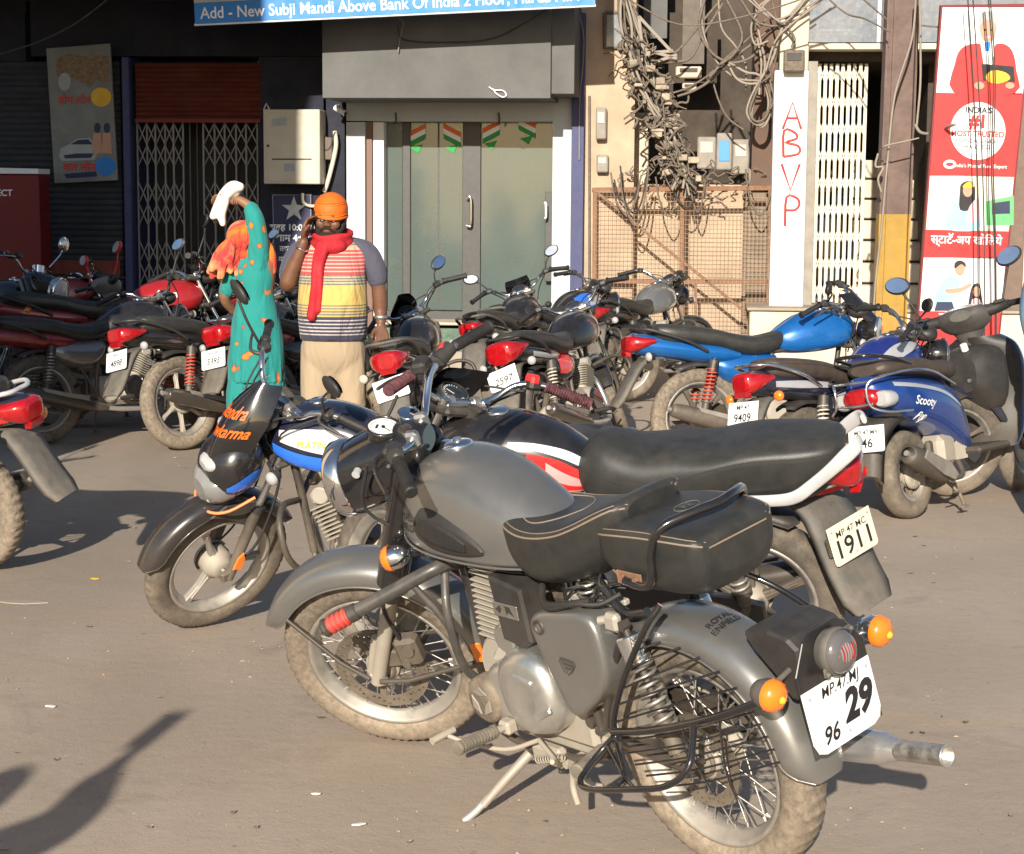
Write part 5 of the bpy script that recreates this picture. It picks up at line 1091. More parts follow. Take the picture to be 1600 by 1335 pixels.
def ground_mat():
    m = bpy.data.materials.new('dusty_asphalt'); m.use_nodes = True; MT['dusty_asphalt'] = m; nt = m.node_tree; N, L = nt.nodes, nt.links; b = N['Principled BSDF']; b.inputs['Roughness'].default_value = .93; b.inputs['Specular IOR Level'].default_value = .25
    tc = N.new('ShaderNodeTexCoord')
    def noise(s, d=6, r=.6, stretch=None, dist=0):
        n = N.new('ShaderNodeTexNoise'); n.inputs['Scale'].default_value = s; n.inputs['Detail'].default_value = d; n.inputs['Roughness'].default_value = r; n.inputs['Distortion'].default_value = dist; src = tc.outputs['Object']
        if stretch: mp = N.new('ShaderNodeMapping'); mp.inputs['Scale'].default_value = stretch; mp.inputs['Rotation'].default_value = (0, 0, rd(18)); L.new(src, mp.inputs['Vector']); src = mp.outputs[0]
        L.new(src, n.inputs['Vector']); return n.outputs['Fac']
    def mix(f, a, c, lo, hi, mx_=1.):
        mr = N.new('ShaderNodeMapRange'); mr.inputs[1].default_value = lo; mr.inputs[2].default_value = hi; mr.inputs[4].default_value = mx_; mr.interpolation_type = 'SMOOTHSTEP'; L.new(f, mr.inputs[0])
        q = N.new('ShaderNodeMix'); q.data_type = 'RGBA'; L.new(mr.outputs[0], q.inputs['Factor'])
        for nm, v in (('A', a), ('B', c)):
            if isinstance(v, tuple): q.inputs[nm].default_value = (*v, 1)
            else: L.new(v, q.inputs[nm])
        return q.outputs['Result']
    c = mix(noise(.55, 5, .6), (.385, .31, .24), (.455, .37, .29), .35, .65)
    c = mix(noise(2.2, 8, .72, None, .5), c, (.30, .238, .185), .5, .72, .7)
    c = mix(noise(.8, 7, .7, (1, 2.4, 1), .8), c, (.46, .34, .235), .50, .70, .65)       # ochre dust drifts
    c = mix(noise(5, 6, .7, (1, .25, 1)), c, (.44, .37, .30), .56, .75, .5)
    c = mix(noise(.35, 4, .55, (1, .12, 1), .4), c, (.29, .232, .18), .50, .64, .6)       # worn wheel tracks
    c = mix(noise(1.4, 3, .5, None, 1.2), c, (.19, .155, .125), .68, .78, .5)                # old oil spots               # swept streaks
    c = mix(noise(85, 3, .6), c, (.15, .12, .095), .66, .74, .75)                          # grit
    c = mix(noise(140, 2, .5), c, (.62, .56, .48), .68, .76, .55)
    c = mix(noise(24, 4, .7, (1, .4, 1)), c, (.22, .175, .14), .66, .73, .6)
    L.new(c, b.inputs['Base Color']); bp = N.new('ShaderNodeBump'); bp.inputs['Strength'].default_value = .55; bp.inputs['Distance'].default_value = .006
    ad = N.new('ShaderNodeMath'); ad.operation = 'MULTIPLY_ADD'; ad.inputs[1].default_value = .5; L.new(noise(120, 4, .7), ad.inputs[0]); L.new(noise(14, 6, .7), ad.inputs[2]); L.new(ad.outputs[0], bp.inputs['Height']); L.new(bp.outputs[0], b.inputs['Normal']); return m
ground_mat()
# ground: one gently uneven sheet
gm = MB(); xs = [-60, -30, -15, -9]+[-6+.4*i for i in range(31)]+[9, 15, 30, 60]; ys = [-30, -12, -4]+[0+.4*i for i in range(50)]+[24, 40, 70]
hz = lambda x, y: 0.004*sin(x*1.7+y*.6)+.003*sin(y*2.3-x) if (abs(x) < 6 and 0 < y < 19) else 0
gm.add([(x, y, hz(x, y)-.004) for y in ys for x in xs], [(j*len(xs)+i, j*len(xs)+i+1, (j+1)*len(xs)+i+1, (j+1)*len(xs)+i) for j in range(len(ys)-1) for i in range(len(xs)-1)], True)
struct(gm.build('ground', 'dusty_asphalt'))
m = MB(); r1 = random.Random(11)
for k in range(700):
    y = 4.3+r1.random()**1.6*13; x = r1.uniform(-.30, .30)*y*1.05; s_ = r1.uniform(.002, .007)*(1 if r1.random() < .95 else 2); a = r1.uniform(0, 6.28)
    vs = [(x+s_*1.3*cos(a+q)*r1.uniform(.7, 1.2), y+s_*sin(a+q)*r1.uniform(.7, 1.2), -.002) for q in (0, 1.57, 3.14, 4.71)]+[(x, y, s_*.4)]; m.add(vs, [(0, 1, 4), (1, 2, 4), (2, 3, 4), (3, 0, 4)], False)
o = m.build('gravel', mat('gravel', (.30, .245, .19), .9, var=.5, vs=3)); tag(o, 'fine gravel and grit scattered over the dusty road', 'gravel', kind='stuff')
m = MB()
for k in range(90):
    y = 4.4+r1.random()**1.3*9; x = r1.uniform(-.29, .29)*y; s_ = r1.uniform(.006, .018); a = r1.uniform(0, 6.28); e_ = r1.uniform(.25, .7)
    m.add([(x+s_*cos(a)*cos(q)-s_*e_*sin(a)*sin(q), y+s_*sin(a)*cos(q)+s_*e_*cos(a)*sin(q), .003+.004*abs(cos(q*1.5))) for q in (0, 1.1, 2.2, 3.3, 4.4, 5.4)], [tuple(range(6))], False)
o = m.build('litter', mat('leaf_litter', (.24, .19, .13), .85, var=.8, vs=1.5)); tag(o, 'dry leaf scraps and paper bits strewn on the road', 'litter', kind='stuff')
for i, (px, py, s_, m_) in enumerate(((38, 943, .075, 'concrete'), (148, 906, .022, 'print_yellow'), (80, 1106, .02, 'white_cloth'), (560, 1291, .02, 'white_cloth'), (1145, 1266, .02, 'white_cloth'), (494, 1243, .015, 'white_cloth'), (1300, 940, .02, 'white_cloth'))):
    p = gp(px, py); m = MB(); n_ = 9; m.prism([(s_*(1.6 if i == 0 else 1)*cos(q*2*pi/n_)*r1.uniform(.6, 1.1), s_*.5*sin(q*2*pi/n_)*r1.uniform(.6, 1.1)) for q in range(n_)], 0, .004, .001, mx=TR(p.x, p.y, .003) @ RZ(r1.uniform(-20, 20)) @ RX(90)); o = m.build('paper_scrap' if i else 'flat_stone', m_)
    tag(o, ['flat grey stone lying at the left edge of the road', 'yellow scrap on the road below the long shadow at left', 'small pale scrap at the far left of the road', 'pale scrap on the road in front of the side stand', 'pale scrap beside the rear tyre of the grey roadster', 'tiny pale scrap left of the side stand', 'pale scrap on the road right of the amber indicator'][i], 'litter')

# --- dark shop on the left
A_ = thingf('shop_building', 'dark navy painted shop front with rolling shutters on the left', 'building')
fbox(MB(), -1100, -260, -71, 660, -.6, .02).build('side_wall', 'navy_wall', A_)
m = MB(); fbox(m, -260, -260, 40, 20, -.6, .0); fbox(m, 40, -260, 506, 88, -.6, .0); fbox(m, -260, 20, 40, 96, -.6, 0); m.build('wall', 'navy_wall', A_)
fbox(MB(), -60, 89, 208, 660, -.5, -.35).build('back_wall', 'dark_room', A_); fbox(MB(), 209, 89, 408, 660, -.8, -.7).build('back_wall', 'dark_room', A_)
fbox(MB(), 189, 89, 211, 640, -.8, .10, .01).build('pillar', 'navy_paint', A_); fbox(MB(), 404.5, 89, 508, 640, -.8, .04).build('pillar', 'navy_wall', A_)
x0, z0 = fp(-70, 700, .0); x1, z1 = fp(188, 95, .0); ns = int((z1-.05)/.062)
def slat_():
    return MB().loft([[(x, -.010-.020*sin(pi*t_), .062*t_) for t_ in [q/5 for q in range(6)]] for x in (0, x1-x0)], False, False)
for i in range(ns): share(('slat', 0), slat_, 'slat', 'shutter_paint', A_, TR(x0, .0, .05+i*.062))
fbox(MB(), -70, 405, 188, 430, -.02, .05).build('bottom_rail', mat('rail_red', (.20, .02, .015), .7, dust=.2), A_)
rx0, rz0 = fp(211, 190, .08); rx1, rz1 = fp(407, 98, .08); n2 = 12; sh = (rz1-rz0)/n2
def slat2(): return MB().loft([[(x, -.02*sin(pi*t_), sh*t_) for t_ in [q/5 for q in range(6)]] for x in (0, rx1-rx0)], False, False)
for i in range(n2): share(('slat', 1), slat2, 'slat', 'red_shutter', A_, TR(rx0, -.03, rz0+i*sh))
fbox(MB(), 211, 186, 407, 192, -.02, .10).build('shutter_edge', 'sign_dark_red', A_)
# its folding gate
def folding_gate(root, xa, xb, yt, yb, off, n, rows, m_, half, bw=.012, lw=1.):
    a, zt = fp(xa, yt, off); b, zb = fp(xb, yb, off); p = (b-a)/n
    for i in range(n+1): share(('gb', m_, round(zt-zb, 3)), lambda: MB().box((0, 0, (zt-zb)/2), (bw*1.3, .02, zt-zb)), 'bar', m_, root, TR(a+p*i, -off+(.012 if i % 2 else -.012), zb))
    L_ = hypot(p, 2*half)
    for r_ in rows:
        z = fp(xa, r_, off)[1]
        for i in range(n):
            for s_ in (1, -1): share(('gl', m_, round(L_, 3)), lambda: MB().box((0, 0, 0), (L_*1.04, .004, bw*lw)), 'lattice_strip', m_, root, TR(a+p*(i+.5), -off-.012*s_, z) @ RY(s_*math.degrees(math.atan2(2*half, p))))
G1 = thingf('folding_gate', 'grey folding lattice gate closing the doorway under the red shutter', 'gate'); folding_gate(G1, 215, 292, 192, 640, -.02, 5, (208, 242, 300, 334, 392, 426, 484, 518), 'gate_grey', .105); folding_gate(G1, 318, 406, 192, 640, -.02, 5, (208, 242, 300, 334, 392, 426, 484, 518), 'gate_grey', .105)
fbox(MB(), 296, 192, 302, 640, -.03, .0).build('lock_post', 'gate_grey', G1); fbox(MB(), 307, 192, 313, 640, -.03, .0).build('lock_post', 'gate_grey', G1)
x, z = fp(-300, -28, 1.9); x2, z2 = fp(508, -28, 1.9); MB().box(((x+x2)/2, -.95, z+.08), (x2-x, 1.9, .14), .01).build('shade_slab', 'lane_dark', A_)  # unseen slab added above the view to keep sky light off the shop
# poster board
def fp3(px, py, o): x, z = fp(px, py, o); return V(x, -o, z)
def ftext(root, s, px, py, hpx, off, m_, bold=.01, shear=0, nm='lettering', sx=1., rot=0, slope=0):
    """flat lettering hpx tall in the photograph's scale"""
    x, z = fp(px, py, off); k = hpx*6.33e-3; t = text_mb(s, 1., bold, shear); T = TR(x, -off-.0015, z) @ RX(90) @ RZ(rot) @ SC(k*1.38*sx, k*1.38, 1); return MB().join(t, T).build(nm, m_, root)
def flat(root, pts, off, m_, nm='print', th=.0015, k=1):
    P = [fp(x, y, off) for x, y in pts]; 
    if k > 1: P = [tuple(q) for q in catmull(P, k, True)]
    return MB().prism(P, -off-th, -off).build(nm, m_, root)
def oval_pts(cx, cy, rx, ry, n=20): return [(cx+rx*cos(2*pi*i/n), cy+ry*sin(2*pi*i/n)) for i in range(n)]
Pst = thingf('poster_board', 'faded bank loan poster board with a car picture on the dark shutter', 'poster')
fpoly(MB(), [(72, 76), (172, 68), (184, 282), (85, 287)], .10, .13, .004).build('board', 'aged_poster', Pst)
flat(Pst, [(88, 95), (110, 84), (140, 90), (168, 88), (170, 130), (150, 125), (140, 138), (112, 120), (92, 128)], .132, 'print_brown', k=2); flat(Pst, oval_pts(101, 128, 10, 14), .134, 'print_grey'); flat(Pst, oval_pts(158, 152, 16, 15), .134, 'print_yellow')
ftext(Pst, 'होम लोन', 117, 157, 12, .134, 'ink_red', .02); ftext(Pst, 'कार लोन', 124, 262, 12, .134, 'ink_red', .02); flat(Pst, oval_pts(165, 260, 16, 15), .134, 'sign_blue')
flat(Pst, [(92, 245), (95, 232), (108, 226), (120, 217), (140, 216), (150, 226), (152, 240), (148, 250), (98, 252)], .134, 'print_grey'); flat(Pst, [(99, 243), (120, 240), (146, 240), (142, 247), (102, 248)], .1365, 'ink_navy'); flat(Pst, [(110, 226), (122, 219), (138, 218), (145, 226)], .1365, 'ink_navy')
for cx in (152, 167): flat(Pst, oval_pts(cx, 200, 5, 8), .134, 'ink_navy'); flat(Pst, [(cx-6, 208), (cx+6, 208), (cx+8, 240), (cx-8, 240)], .1345, 'print_skin')
flat(Pst, [(100, 272), (150, 268), (152, 276), (104, 279)], .134, 'ink_navy')
RS = thingf('light_box_sign', 'dark red light box sign with white top at the left edge, lettered PERFECT', 'sign'); fpoly(MB(), [(-90, 272), (60, 273), (66, 470), (-84, 470)], .45, .75, .01).build('case', 'sign_dark_red', RS); fpoly(MB(), [(-90, 260), (60, 264), (60, 272), (-90, 271)], .44, .76, .002).build('cap', 'sign_white', RS); ftext(RS, 'PERFECT', -7, 302, 10, .752, 'ink_white', .02, sx=1.0)
x, z = fp(430, 430, .04)
MBx = thingf('meter_cabinet', 'cream steel meter cabinet on the navy pillar beside the folding gate', 'cabinet'); m = MB(); fbox(m, 411, 171, 500, 288, .05, .34, .008); m.build('case', 'box_cream', MBx); fpoly(MB(), [(416, 176), (495, 176), (495, 283), (417, 283)], .341, .347, .002).build('door', 'box_cream', MBx)
flat(MBx, [(424, 186), (448, 184), (448, 196), (425, 198)], .349, 'print_grey', 'notice'); flat(MBx, [(425, 248), (487, 248), (487, 250), (425, 250)], .349, 'ink', 'notice'); flat(MBx, [(444, 256), (460, 256), (460, 268), (444, 268)], .349, 'print_grey', 'notice'); m = MB(); a_ = fp3(419, 228, .35); m.ell(tuple(a_), .012, 10, 6); m.build('lock', 'dark_metal', MBx); frod(MB(), [(412, 172), (416, 162), (421, 171)], .008, .30).build('hanger', 'gate_cream', MBx)
BB = thingf('notice_board', 'navy opening hours board with a silver star, lettered in white', 'sign'); fpoly(MB(), [(424, 303), (487, 303), (489, 432), (427, 428)], .05, .07, .002).build('board', 'board_navy', BB)
frod(MB(), [(426, 305), (485, 305), (487, 429), (429, 425), (426, 305)], .003, .073).build('border', 'print_grey', BB)
st5 = []
for k in range(10): r_ = 20 if k % 2 == 0 else 8; st5.append((459+r_*sin(k*pi/5), 327-r_*1.05*cos(k*pi/5)))
fpoly(MB(), st5, .072, .085, .003).build('star', mat('star_silver', (.55, .57, .60), .35, .6), BB)
for i, t_ in enumerate(('सुबह 10:00 से', 'शाम 4:00', 'तक मिलेंगे', 'या मोबाइल', 'पर संपर्क')): ftext(BB, t_, 457, 356+i*16.5, (10, 11, 8, 8, 8)[i], .074, 'ink_white', .025)
CD = thingf('conduit_pipe', 'white bent conduit pipes beside the meter cabinet', 'pipe'); m = MB(); frod(m, [(523, 205), (525, 228), (518, 262), (511, 288), (506, 300)], .022, .12, 10, 4); m.build('pipe', 'gate_cream', CD); m = MB(); frod(m, [(473, 302), (474, 316), (484, 322), (497, 320), (503, 306)], .016, .12, 10, 4); m.build('pipe', 'gate_cream', CD); m = MB(); fbox(m, 505, 215, 519, 250, .05, .14, .01); m.build('junction_box', 'cable_old', CD)
m = MB(); frod(m, [(500, 210), (512, 218), (509, 240), (520, 248), (516, 270)], .010, .12, 6, 5); frod(m, [(503, 235), (515, 232), (521, 214), (524, 206)], .007, .14, 6, 5); m.build('wire', 'cable_black', CD)
CT_ = thingf('security_camera', 'small white security camera under the left corner of the grey canopy', 'camera'); a_ = fp3(531, 173, .30); MB().cyl(a_+V(-.05, 0, .03), a_+V(.06, -.04, -.03), .028, 14, bev=.004).build('housing', 'sign_white', CT_); MB().cyl(a_+V(.055, -.037, -.027), a_+V(.064, -.042, -.031), .022, 14).build('lens', 'ink', CT_); MB().tube([a_+V(-.02, 0, .02), a_+V(-.06, .10, .05), a_+V(-.06, .25, .06)], .008, 6, 2).build('bracket', 'sign_white', CT_)

# --- bank front with the canopy
Bk = thingf('bank_building', 'bank entrance with grey canopy, pale pillars and tall glass doors', 'building')
m = MB(); fbox(m, 505, -260, 893, 30, -.8, .0); m.build('wall', 'fascia_grey', Bk)
fbox(MB(), 503, 0, 860, 154, .0, .93, .004).build('canopy', 'fascia_grey', Bk); fbox(MB(), 861, 0, 897, 147, .0, .86, .004).build('canopy_return', 'fascia_grey', Bk)
fbox(MB(), 541, 150, 864, 190, -.25, .06).build('lintel', 'pillar_pale', Bk); fbox(MB(), 541, 191, 571, 600, -.25, .05).build('pillar', 'pillar_pale', Bk); fbox(MB(), 865, 80, 894, 600, -.25, .05).build('pillar', 'pillar_pale', Bk); fbox(MB(), 509, 80, 540, 600, -.8, .02).build('side_wall', 'navy_wall', Bk)
fbox(MB(), 895, 20, 908, 600, -.2, .12, .003).build('blue_pilaster', 'navy_paint', Bk); fbox(MB(), 572, 191, 582, 600, -.3, -.02).build('door_jamb', mat('jamb_brown', (.20, .12, .09), .7), Bk); fbox(MB(), 583, 191, 600, 510, -.3, -.05).build('door_jamb', 'sign_white', Bk)
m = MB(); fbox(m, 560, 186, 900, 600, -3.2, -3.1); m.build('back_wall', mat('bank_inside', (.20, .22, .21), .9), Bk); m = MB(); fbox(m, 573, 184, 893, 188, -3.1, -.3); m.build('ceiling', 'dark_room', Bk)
m = MB(); a, z = fp(600, 500, -.3); b, _z = fp(866, 500, -.3); m.box(((a+b)/2, 1.7, .20), (b-a+.3, 2.8, .1)); m.build('inner_floor', mat('tile_floor', (.35, .32, .28), .4), Bk)
def gpane(x0, x1, y0=191, y1=485, o=-.22): fbox(MB(), x0, y0, x1, y1, o-.004, o+.004).build('glass_pane', 'glass_pane', Bk)
gpane(601, 629); gpane(641, 723); gpane(750, 862, 191, 492)
for x0_, x1_ in ((629, 641), (723, 750)): fbox(MB(), x0_, 191, x1_, 497, -.26, -.18, .004).build('door_stile', 'frame_dark', Bk)
for x0_, x1_, y0_, y1_ in ((601, 723, 485, 501), (750, 862, 492, 503)): fbox(MB(), x0_, y0_, x1_, y1_, -.26, -.18, .004).build('door_rail', 'frame_dark', Bk)
fbox(MB(), 852, 300, 862, 440, -.16, -.10, .004).build('door_stile', 'frame_dark', Bk); m = MB(); frod(m, [(728, 310), (735, 308), (736, 330), (735, 353), (728, 352)], .012, -.10, 8, 3); m.build('door_handle', 'chrome_clean', Bk); m = MB(); frod(m, [(851, 318), (853, 318), (853, 340), (851, 340)], .012, .0, 8, 2); m.build('door_handle', 'sign_white', Bk)
m = MB(); fbox(m, 684, 191, 686, 485, -.225, -.212); m.build('glass_joint', 'frame_dark', Bk)
fbox(MB(), 596, 503, 862, 511, -.3, .32, .01).build('door_sill', 'cream', Bk); fbox(MB(), 590, 512, 866, 547, -.3, .28).build('marble_riser', 'marble_green', Bk); m = MB(); a, z = fp(590, 548, .62); b, z2 = fp(905, 565, .62); m.box(((a+b)/2, -.16, z/2), (b-a, .92, z), .012); m.build('step', 'concrete', Bk)
m = MB(); fbox(m, 610, 430, 640, 470, -1.2, -1.0, .01); fbox(m, 790, 445, 800, 470, -.5, -.4, .01); fbox(m, 805, 440, 818, 470, -.5, -.4, .01); m.build('inside_shelf', 'gate_cream', Bk, stuff=False)
for (x, y, s_) in ((652, 212, 1), (707, 212, -1), (768, 206, 1), (824, 198, -1)):
    Fl = thingf('paper_flag', ['saffron white and green paper flag, leftmost over the glass doors', 'second paper flag from the left over the glass doors', 'third paper flag from the left, right of the dark door stile', 'rightmost paper flag over the glass doors'][(652, 707, 768, 824).index(x)], 'flag', 'paper flags over the bank doors')
    for k, m_ in enumerate(('saffron', 'sign_white', 'flag_green')): flat(Fl, [(x-14, y-12+k*8+s_*7), (x+13, y-12+k*8-s_*7), (x+13, y-4+k*8-s_*7), (x-14, y-4+k*8+s_*7)], -.205, m_, 'band')
    flat(Fl, [(x-12, y+19), (x+8, y+14), (x+2, y+28)], -.205, 'flag_green', 'tassel')
for i, x in enumerate((618, 779)): m = MB(); frod(m, [(x, 176), (x+1, 188), (x-1, 195)], .010, .09, 6, 2); o = m.build('hook', 'frame_dark', None, FMX); tag(o, ('dark hook hanging at the left of the door lintel', 'dark hook hanging at the right of the door lintel')[i], 'hook')
m = MB(); frod(m, [(764, 136), (772, 141), (786, 142), (791, 149), (785, 152), (775, 146), (770, 139)], .007, .955, 6, 4); o = m.build('rope_loop', 'sign_white', None, FMX); tag(o, 'loop of white cord hanging on the grey canopy edge', 'cord')
for i, P in enumerate(([(621, 40), (632, 62), (700, 66), (770, 60), (830, 30), (856, 14)], [(622, 28), (630, 36), (625, 60), (622, 82)], [(905, 20), (912, 60), (910, 110), (906, 150), (905, 250)])):
    m = MB(); frod(m, P, .006, .97 if i < 2 else .14, 6, 5); o = m.build('loose_cable', 'cable_black' if i < 1 else 'cable_pale', None, FMX); tag(o, ('thin dark cable drooping across the grey canopy', 'short pale cable end dangling on the canopy', 'thin cable running down beside the blue pilaster')[i], 'cable')
# banner hung over the canopy
Bn = thingf('banner', 'long blue banner with a white address line across the top of the view', 'banner'); BO = 1.55
fpoly(MB(), [(303, 5), (930, -28), (930, 8), (305, 38)], BO, BO+.03).build('blue_strip', 'sign_blue', Bn); fpoly(MB(), [(303, 5), (302, -200), (929, -230), (930, -28)], BO, BO+.03).build('upper_panel', 'sign_grey', Bn); frod(MB(), [(304, 39), (931, 9)], .012, BO+.015).build('hem', 'sign_white', Bn)
x, z = fp(609, 7.5, BO+.032); T0 = text_mb('Add - New Subji Mandi Above Bank Of India 2 Floor, Harda M.P.', 1., .012); wx = max(v[0] for v in T0.v)-min(v[0] for v in T0.v); xa, za = fp(313, 22, BO+.032); xb, zb = fp(906, -7, BO+.032); k = (xb-xa)/wx
MB().join(T0, TR((xa+xb)/2, -BO-.033, (za+zb)/2) @ RY(-math.degrees(math.atan2(zb-za, xb-xa))) @ RX(90) @ SC(k, k*1.12, 1)).build('lettering', 'ink_white', Bn)
m = MB()
for x in (320, 620, 915): frod(m, [(x, -100, BO), (x, -120, .0)], .02, BO)
m.build('bracket', 'dark_metal', Bn)

# --- lane between the buildings
Ln = thingf('lane_building', 'weathered tan wall with a dark recess above the mesh gate', 'building')
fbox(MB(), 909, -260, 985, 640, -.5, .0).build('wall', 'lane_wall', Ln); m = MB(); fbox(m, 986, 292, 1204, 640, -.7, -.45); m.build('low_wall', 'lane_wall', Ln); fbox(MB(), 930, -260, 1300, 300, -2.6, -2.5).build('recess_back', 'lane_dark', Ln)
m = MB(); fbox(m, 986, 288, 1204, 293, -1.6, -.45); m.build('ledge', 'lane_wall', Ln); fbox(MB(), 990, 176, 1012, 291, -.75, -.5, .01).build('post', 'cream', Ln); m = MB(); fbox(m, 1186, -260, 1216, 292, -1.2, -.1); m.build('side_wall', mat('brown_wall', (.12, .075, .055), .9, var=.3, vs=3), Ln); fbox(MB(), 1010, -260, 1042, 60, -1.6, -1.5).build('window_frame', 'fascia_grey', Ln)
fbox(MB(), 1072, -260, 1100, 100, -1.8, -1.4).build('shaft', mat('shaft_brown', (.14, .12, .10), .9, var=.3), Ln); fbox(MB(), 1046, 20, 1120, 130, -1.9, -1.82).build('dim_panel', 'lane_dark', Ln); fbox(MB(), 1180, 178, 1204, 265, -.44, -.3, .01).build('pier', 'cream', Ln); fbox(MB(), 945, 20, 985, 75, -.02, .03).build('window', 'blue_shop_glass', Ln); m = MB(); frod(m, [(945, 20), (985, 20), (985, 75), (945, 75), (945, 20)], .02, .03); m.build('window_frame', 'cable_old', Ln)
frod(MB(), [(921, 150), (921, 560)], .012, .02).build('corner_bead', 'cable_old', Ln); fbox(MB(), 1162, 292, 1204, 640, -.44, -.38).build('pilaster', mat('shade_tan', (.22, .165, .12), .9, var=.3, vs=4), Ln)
# boxes in the lane
for (x0_, y0_, x1_, y1_, o_, m_, lb) in ((931, 168, 947, 218, .12, 'meter_grey', 'narrow open grey switch box high on the tan wall'), (932, 242, 950, 270, .10, 'meter_grey', 'small grey junction box low on the tan wall'), (1056, 104, 1096, 122, -.3, 'cream', 'cream ceramic fuse holder hanging among the cables'), (1066, 130, 1088, 142, -.35, 'cream', 'lower cream fuse block under the cables'), (1032, 232, 1066, 282, -.2, 'meter_grey', 'dusty grey meter box under the cable bundle'), (1090, 214, 1118, 264, -.3, 'meter_grey', 'dusty meter at the left of the row above the gate'), (1145, 218, 1170, 272, -.3, 'meter_grey', 'dusty meter at the right of the row above the gate'), (1225, 78, 1257, 112, .66, 'cable_old', 'rusty lamp box fixed on top of the lettered white column')):
    e = thingf('meter_box', lb, 'meter box'); fbox(MB(), x0_, y0_, x1_, y1_, o_-.14, o_, .012).build('case', m_, e); w_ = x1_-x0_; h_ = y1_-y0_; fpoly(MB(), [(x0_+w_*.15, y0_+h_*.15), (x1_-w_*.15, y0_+h_*.15), (x1_-w_*.15, y0_+h_*.5), (x0_+w_*.15, y0_+h_*.5)], o_, o_+.008, .002).build('window', 'clear_lens' if m_ == 'meter_grey' else 'cable_black', e)
e = thingf('meter_box', 'meter with a bright blue face above the mesh gate', 'meter box'); fbox(MB(), 1120, 208, 1143, 266, -.44, -.28, .012).build('case', 'meter_grey', e); fpoly(MB(), [(1123, 220), (1140, 220), (1140, 252), (1123, 252)], -.28, -.27, .002).build('face', mat('meter_blue', (.03, .22, .55), .4), e)
# rusty mesh gate
GT = thingf('mesh_gate', 'rusty steel frame gate filled with wire mesh across the lane', 'gate'); go = .14
def gbar(P, w_=.045, nm='frame_bar'):
    m = MB(); A = fp3(*P[0], go); B = fp3(*P[1], go); d = B-A; T = frame(A, d, (0, -1, 0)) ; m.box((d.length/2, 0, 0), (d.length, .03, w_), .004, mx=T); m.build(nm, 'rust', GT)
for P in (((925, 297), (1209, 294)), ((930, 300), (928, 600)), ((1066, 296), (1064, 600)), ((1204, 296), (1198, 600)), ((928, 440), (1204, 440)), ((928, 596), (1200, 596))): gbar(P)
for P in (((934, 302), (1064, 408)), ((1068, 410), (1170, 492)), ((932, 448), (1062, 545)), ((1087, 442), (1087, 560))): gbar(P, .028, 'brace')
m = MB(); a, zt = fp(930, 300, go+.02); b, zb = fp(1203, 594, go+.02)
for i in range(46): x = a+(b-a)*i/45; m.box((x, -go-.02, (zt+zb)/2), (.0035, .0035, zt-zb))
for i in range(42): z = zb+(zt-zb)*i/41; m.box(((a+b)/2, -go-.024, z), (b-a, .0035, .0035))
m.build('wire_mesh', mat('mesh_rust', (.30, .20, .13), .8, dust=.3), GT, stuff=True)
# --- white column lettered in red
Cl = thingf('pillar', 'white painted column with the red letters A B V P one above another', 'pillar')
a, _z = fp(1206, 300, .52); b, _z = fp(1259, 300, .52); zt = fp(1230, 110, .52)[1]
MB().box(((a+b)/2, -.27, zt/2+.28), (b-a, .50, zt-.56), .01).build('shaft', 'column_white', Cl); MB().box(((a+b)/2+.02, -.26, zt+2.5), (b-a-.05, .48, 5), .01).build('upper_shaft', 'cream', Cl)
for s_, y, x, r_ in (('A', 181, 1238, 3), ('B', 225, 1236, -4), ('V', 277, 1235, 4), ('P', 329, 1237, -4)):
    x_, z_ = fp(x, y, .525); m = MB(); t = 34*6.2e-3
    S5 = {'A': [[(-.5, -.5), (0, .5), (.5, -.5)], [(-.3, -.1), (.32, -.1)]], 'B': [[(-.4, -.5), (-.4, .5), (.2, .42), (.3, .2), (-.3, .05), (.4, -.08), (.42, -.38), (-.4, -.5)]], 'V': [[(-.5, .5), (.02, -.5), (.5, .5)]], 'P': [[(-.35, -.6), (-.3, .5), (.25, .48), (.42, .25), (.2, .02), (-.3, 0)]]}[s_]
    for L_ in S5: m.tube([(x_+p*t*.8, -.520, z_+q*t*1.15) for p, q in L_], .012, 8, 1 if s_ in 'AV' else 3)
    m.build('letter', 'ink_red', Cl)
# --- right shop
Sh = thingf('shop_building', 'right hand shop with raised cream plinth, stairs and a glass sign band', 'building')
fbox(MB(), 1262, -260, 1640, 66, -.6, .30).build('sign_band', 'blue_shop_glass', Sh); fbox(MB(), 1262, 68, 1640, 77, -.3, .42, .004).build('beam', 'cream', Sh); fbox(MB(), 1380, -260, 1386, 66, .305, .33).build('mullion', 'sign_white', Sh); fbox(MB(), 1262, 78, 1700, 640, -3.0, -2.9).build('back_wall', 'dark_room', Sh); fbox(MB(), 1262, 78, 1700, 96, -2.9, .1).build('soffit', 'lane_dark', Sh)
ftext(Sh, 'FINANCIAL SERVICES', 1310, 48, 4, .305, 'print_grey', .0)
m = MB(); a, z = fp(1172, 486, .92); b, _z = fp(1900, 486, .92); m.box(((a+b)/2, -.46+.6, z/2), (b-a, 1.9, z), .015); m.build('plinth', 'cream', Sh); m = MB(); m.box(((a+b)/2, -.47+.6, z+.012), (b-a+.06, 1.96, .028), .008); m.build('plinth_slab', 'concrete', Sh)
st0 = fp(1338, 470, -.1)[0]; st1 = fp(1450, 470, -.1)[0]
for k in range(7): m = MB(); m.box(((st0+st1)/2, .16+.26*k, z+.11+.205*k), (st1-st0, .30, .185), .012); m.build('stair_step', 'cream', Sh); m = MB(); m.box(((st0+st1)/2, .20+.26*k, z+.0+.205*k), (st1-st0-.05, .26, .03)); m.build('stair_shade', 'dark_room', Sh)  # near-black filler strips paint the shade between the risers
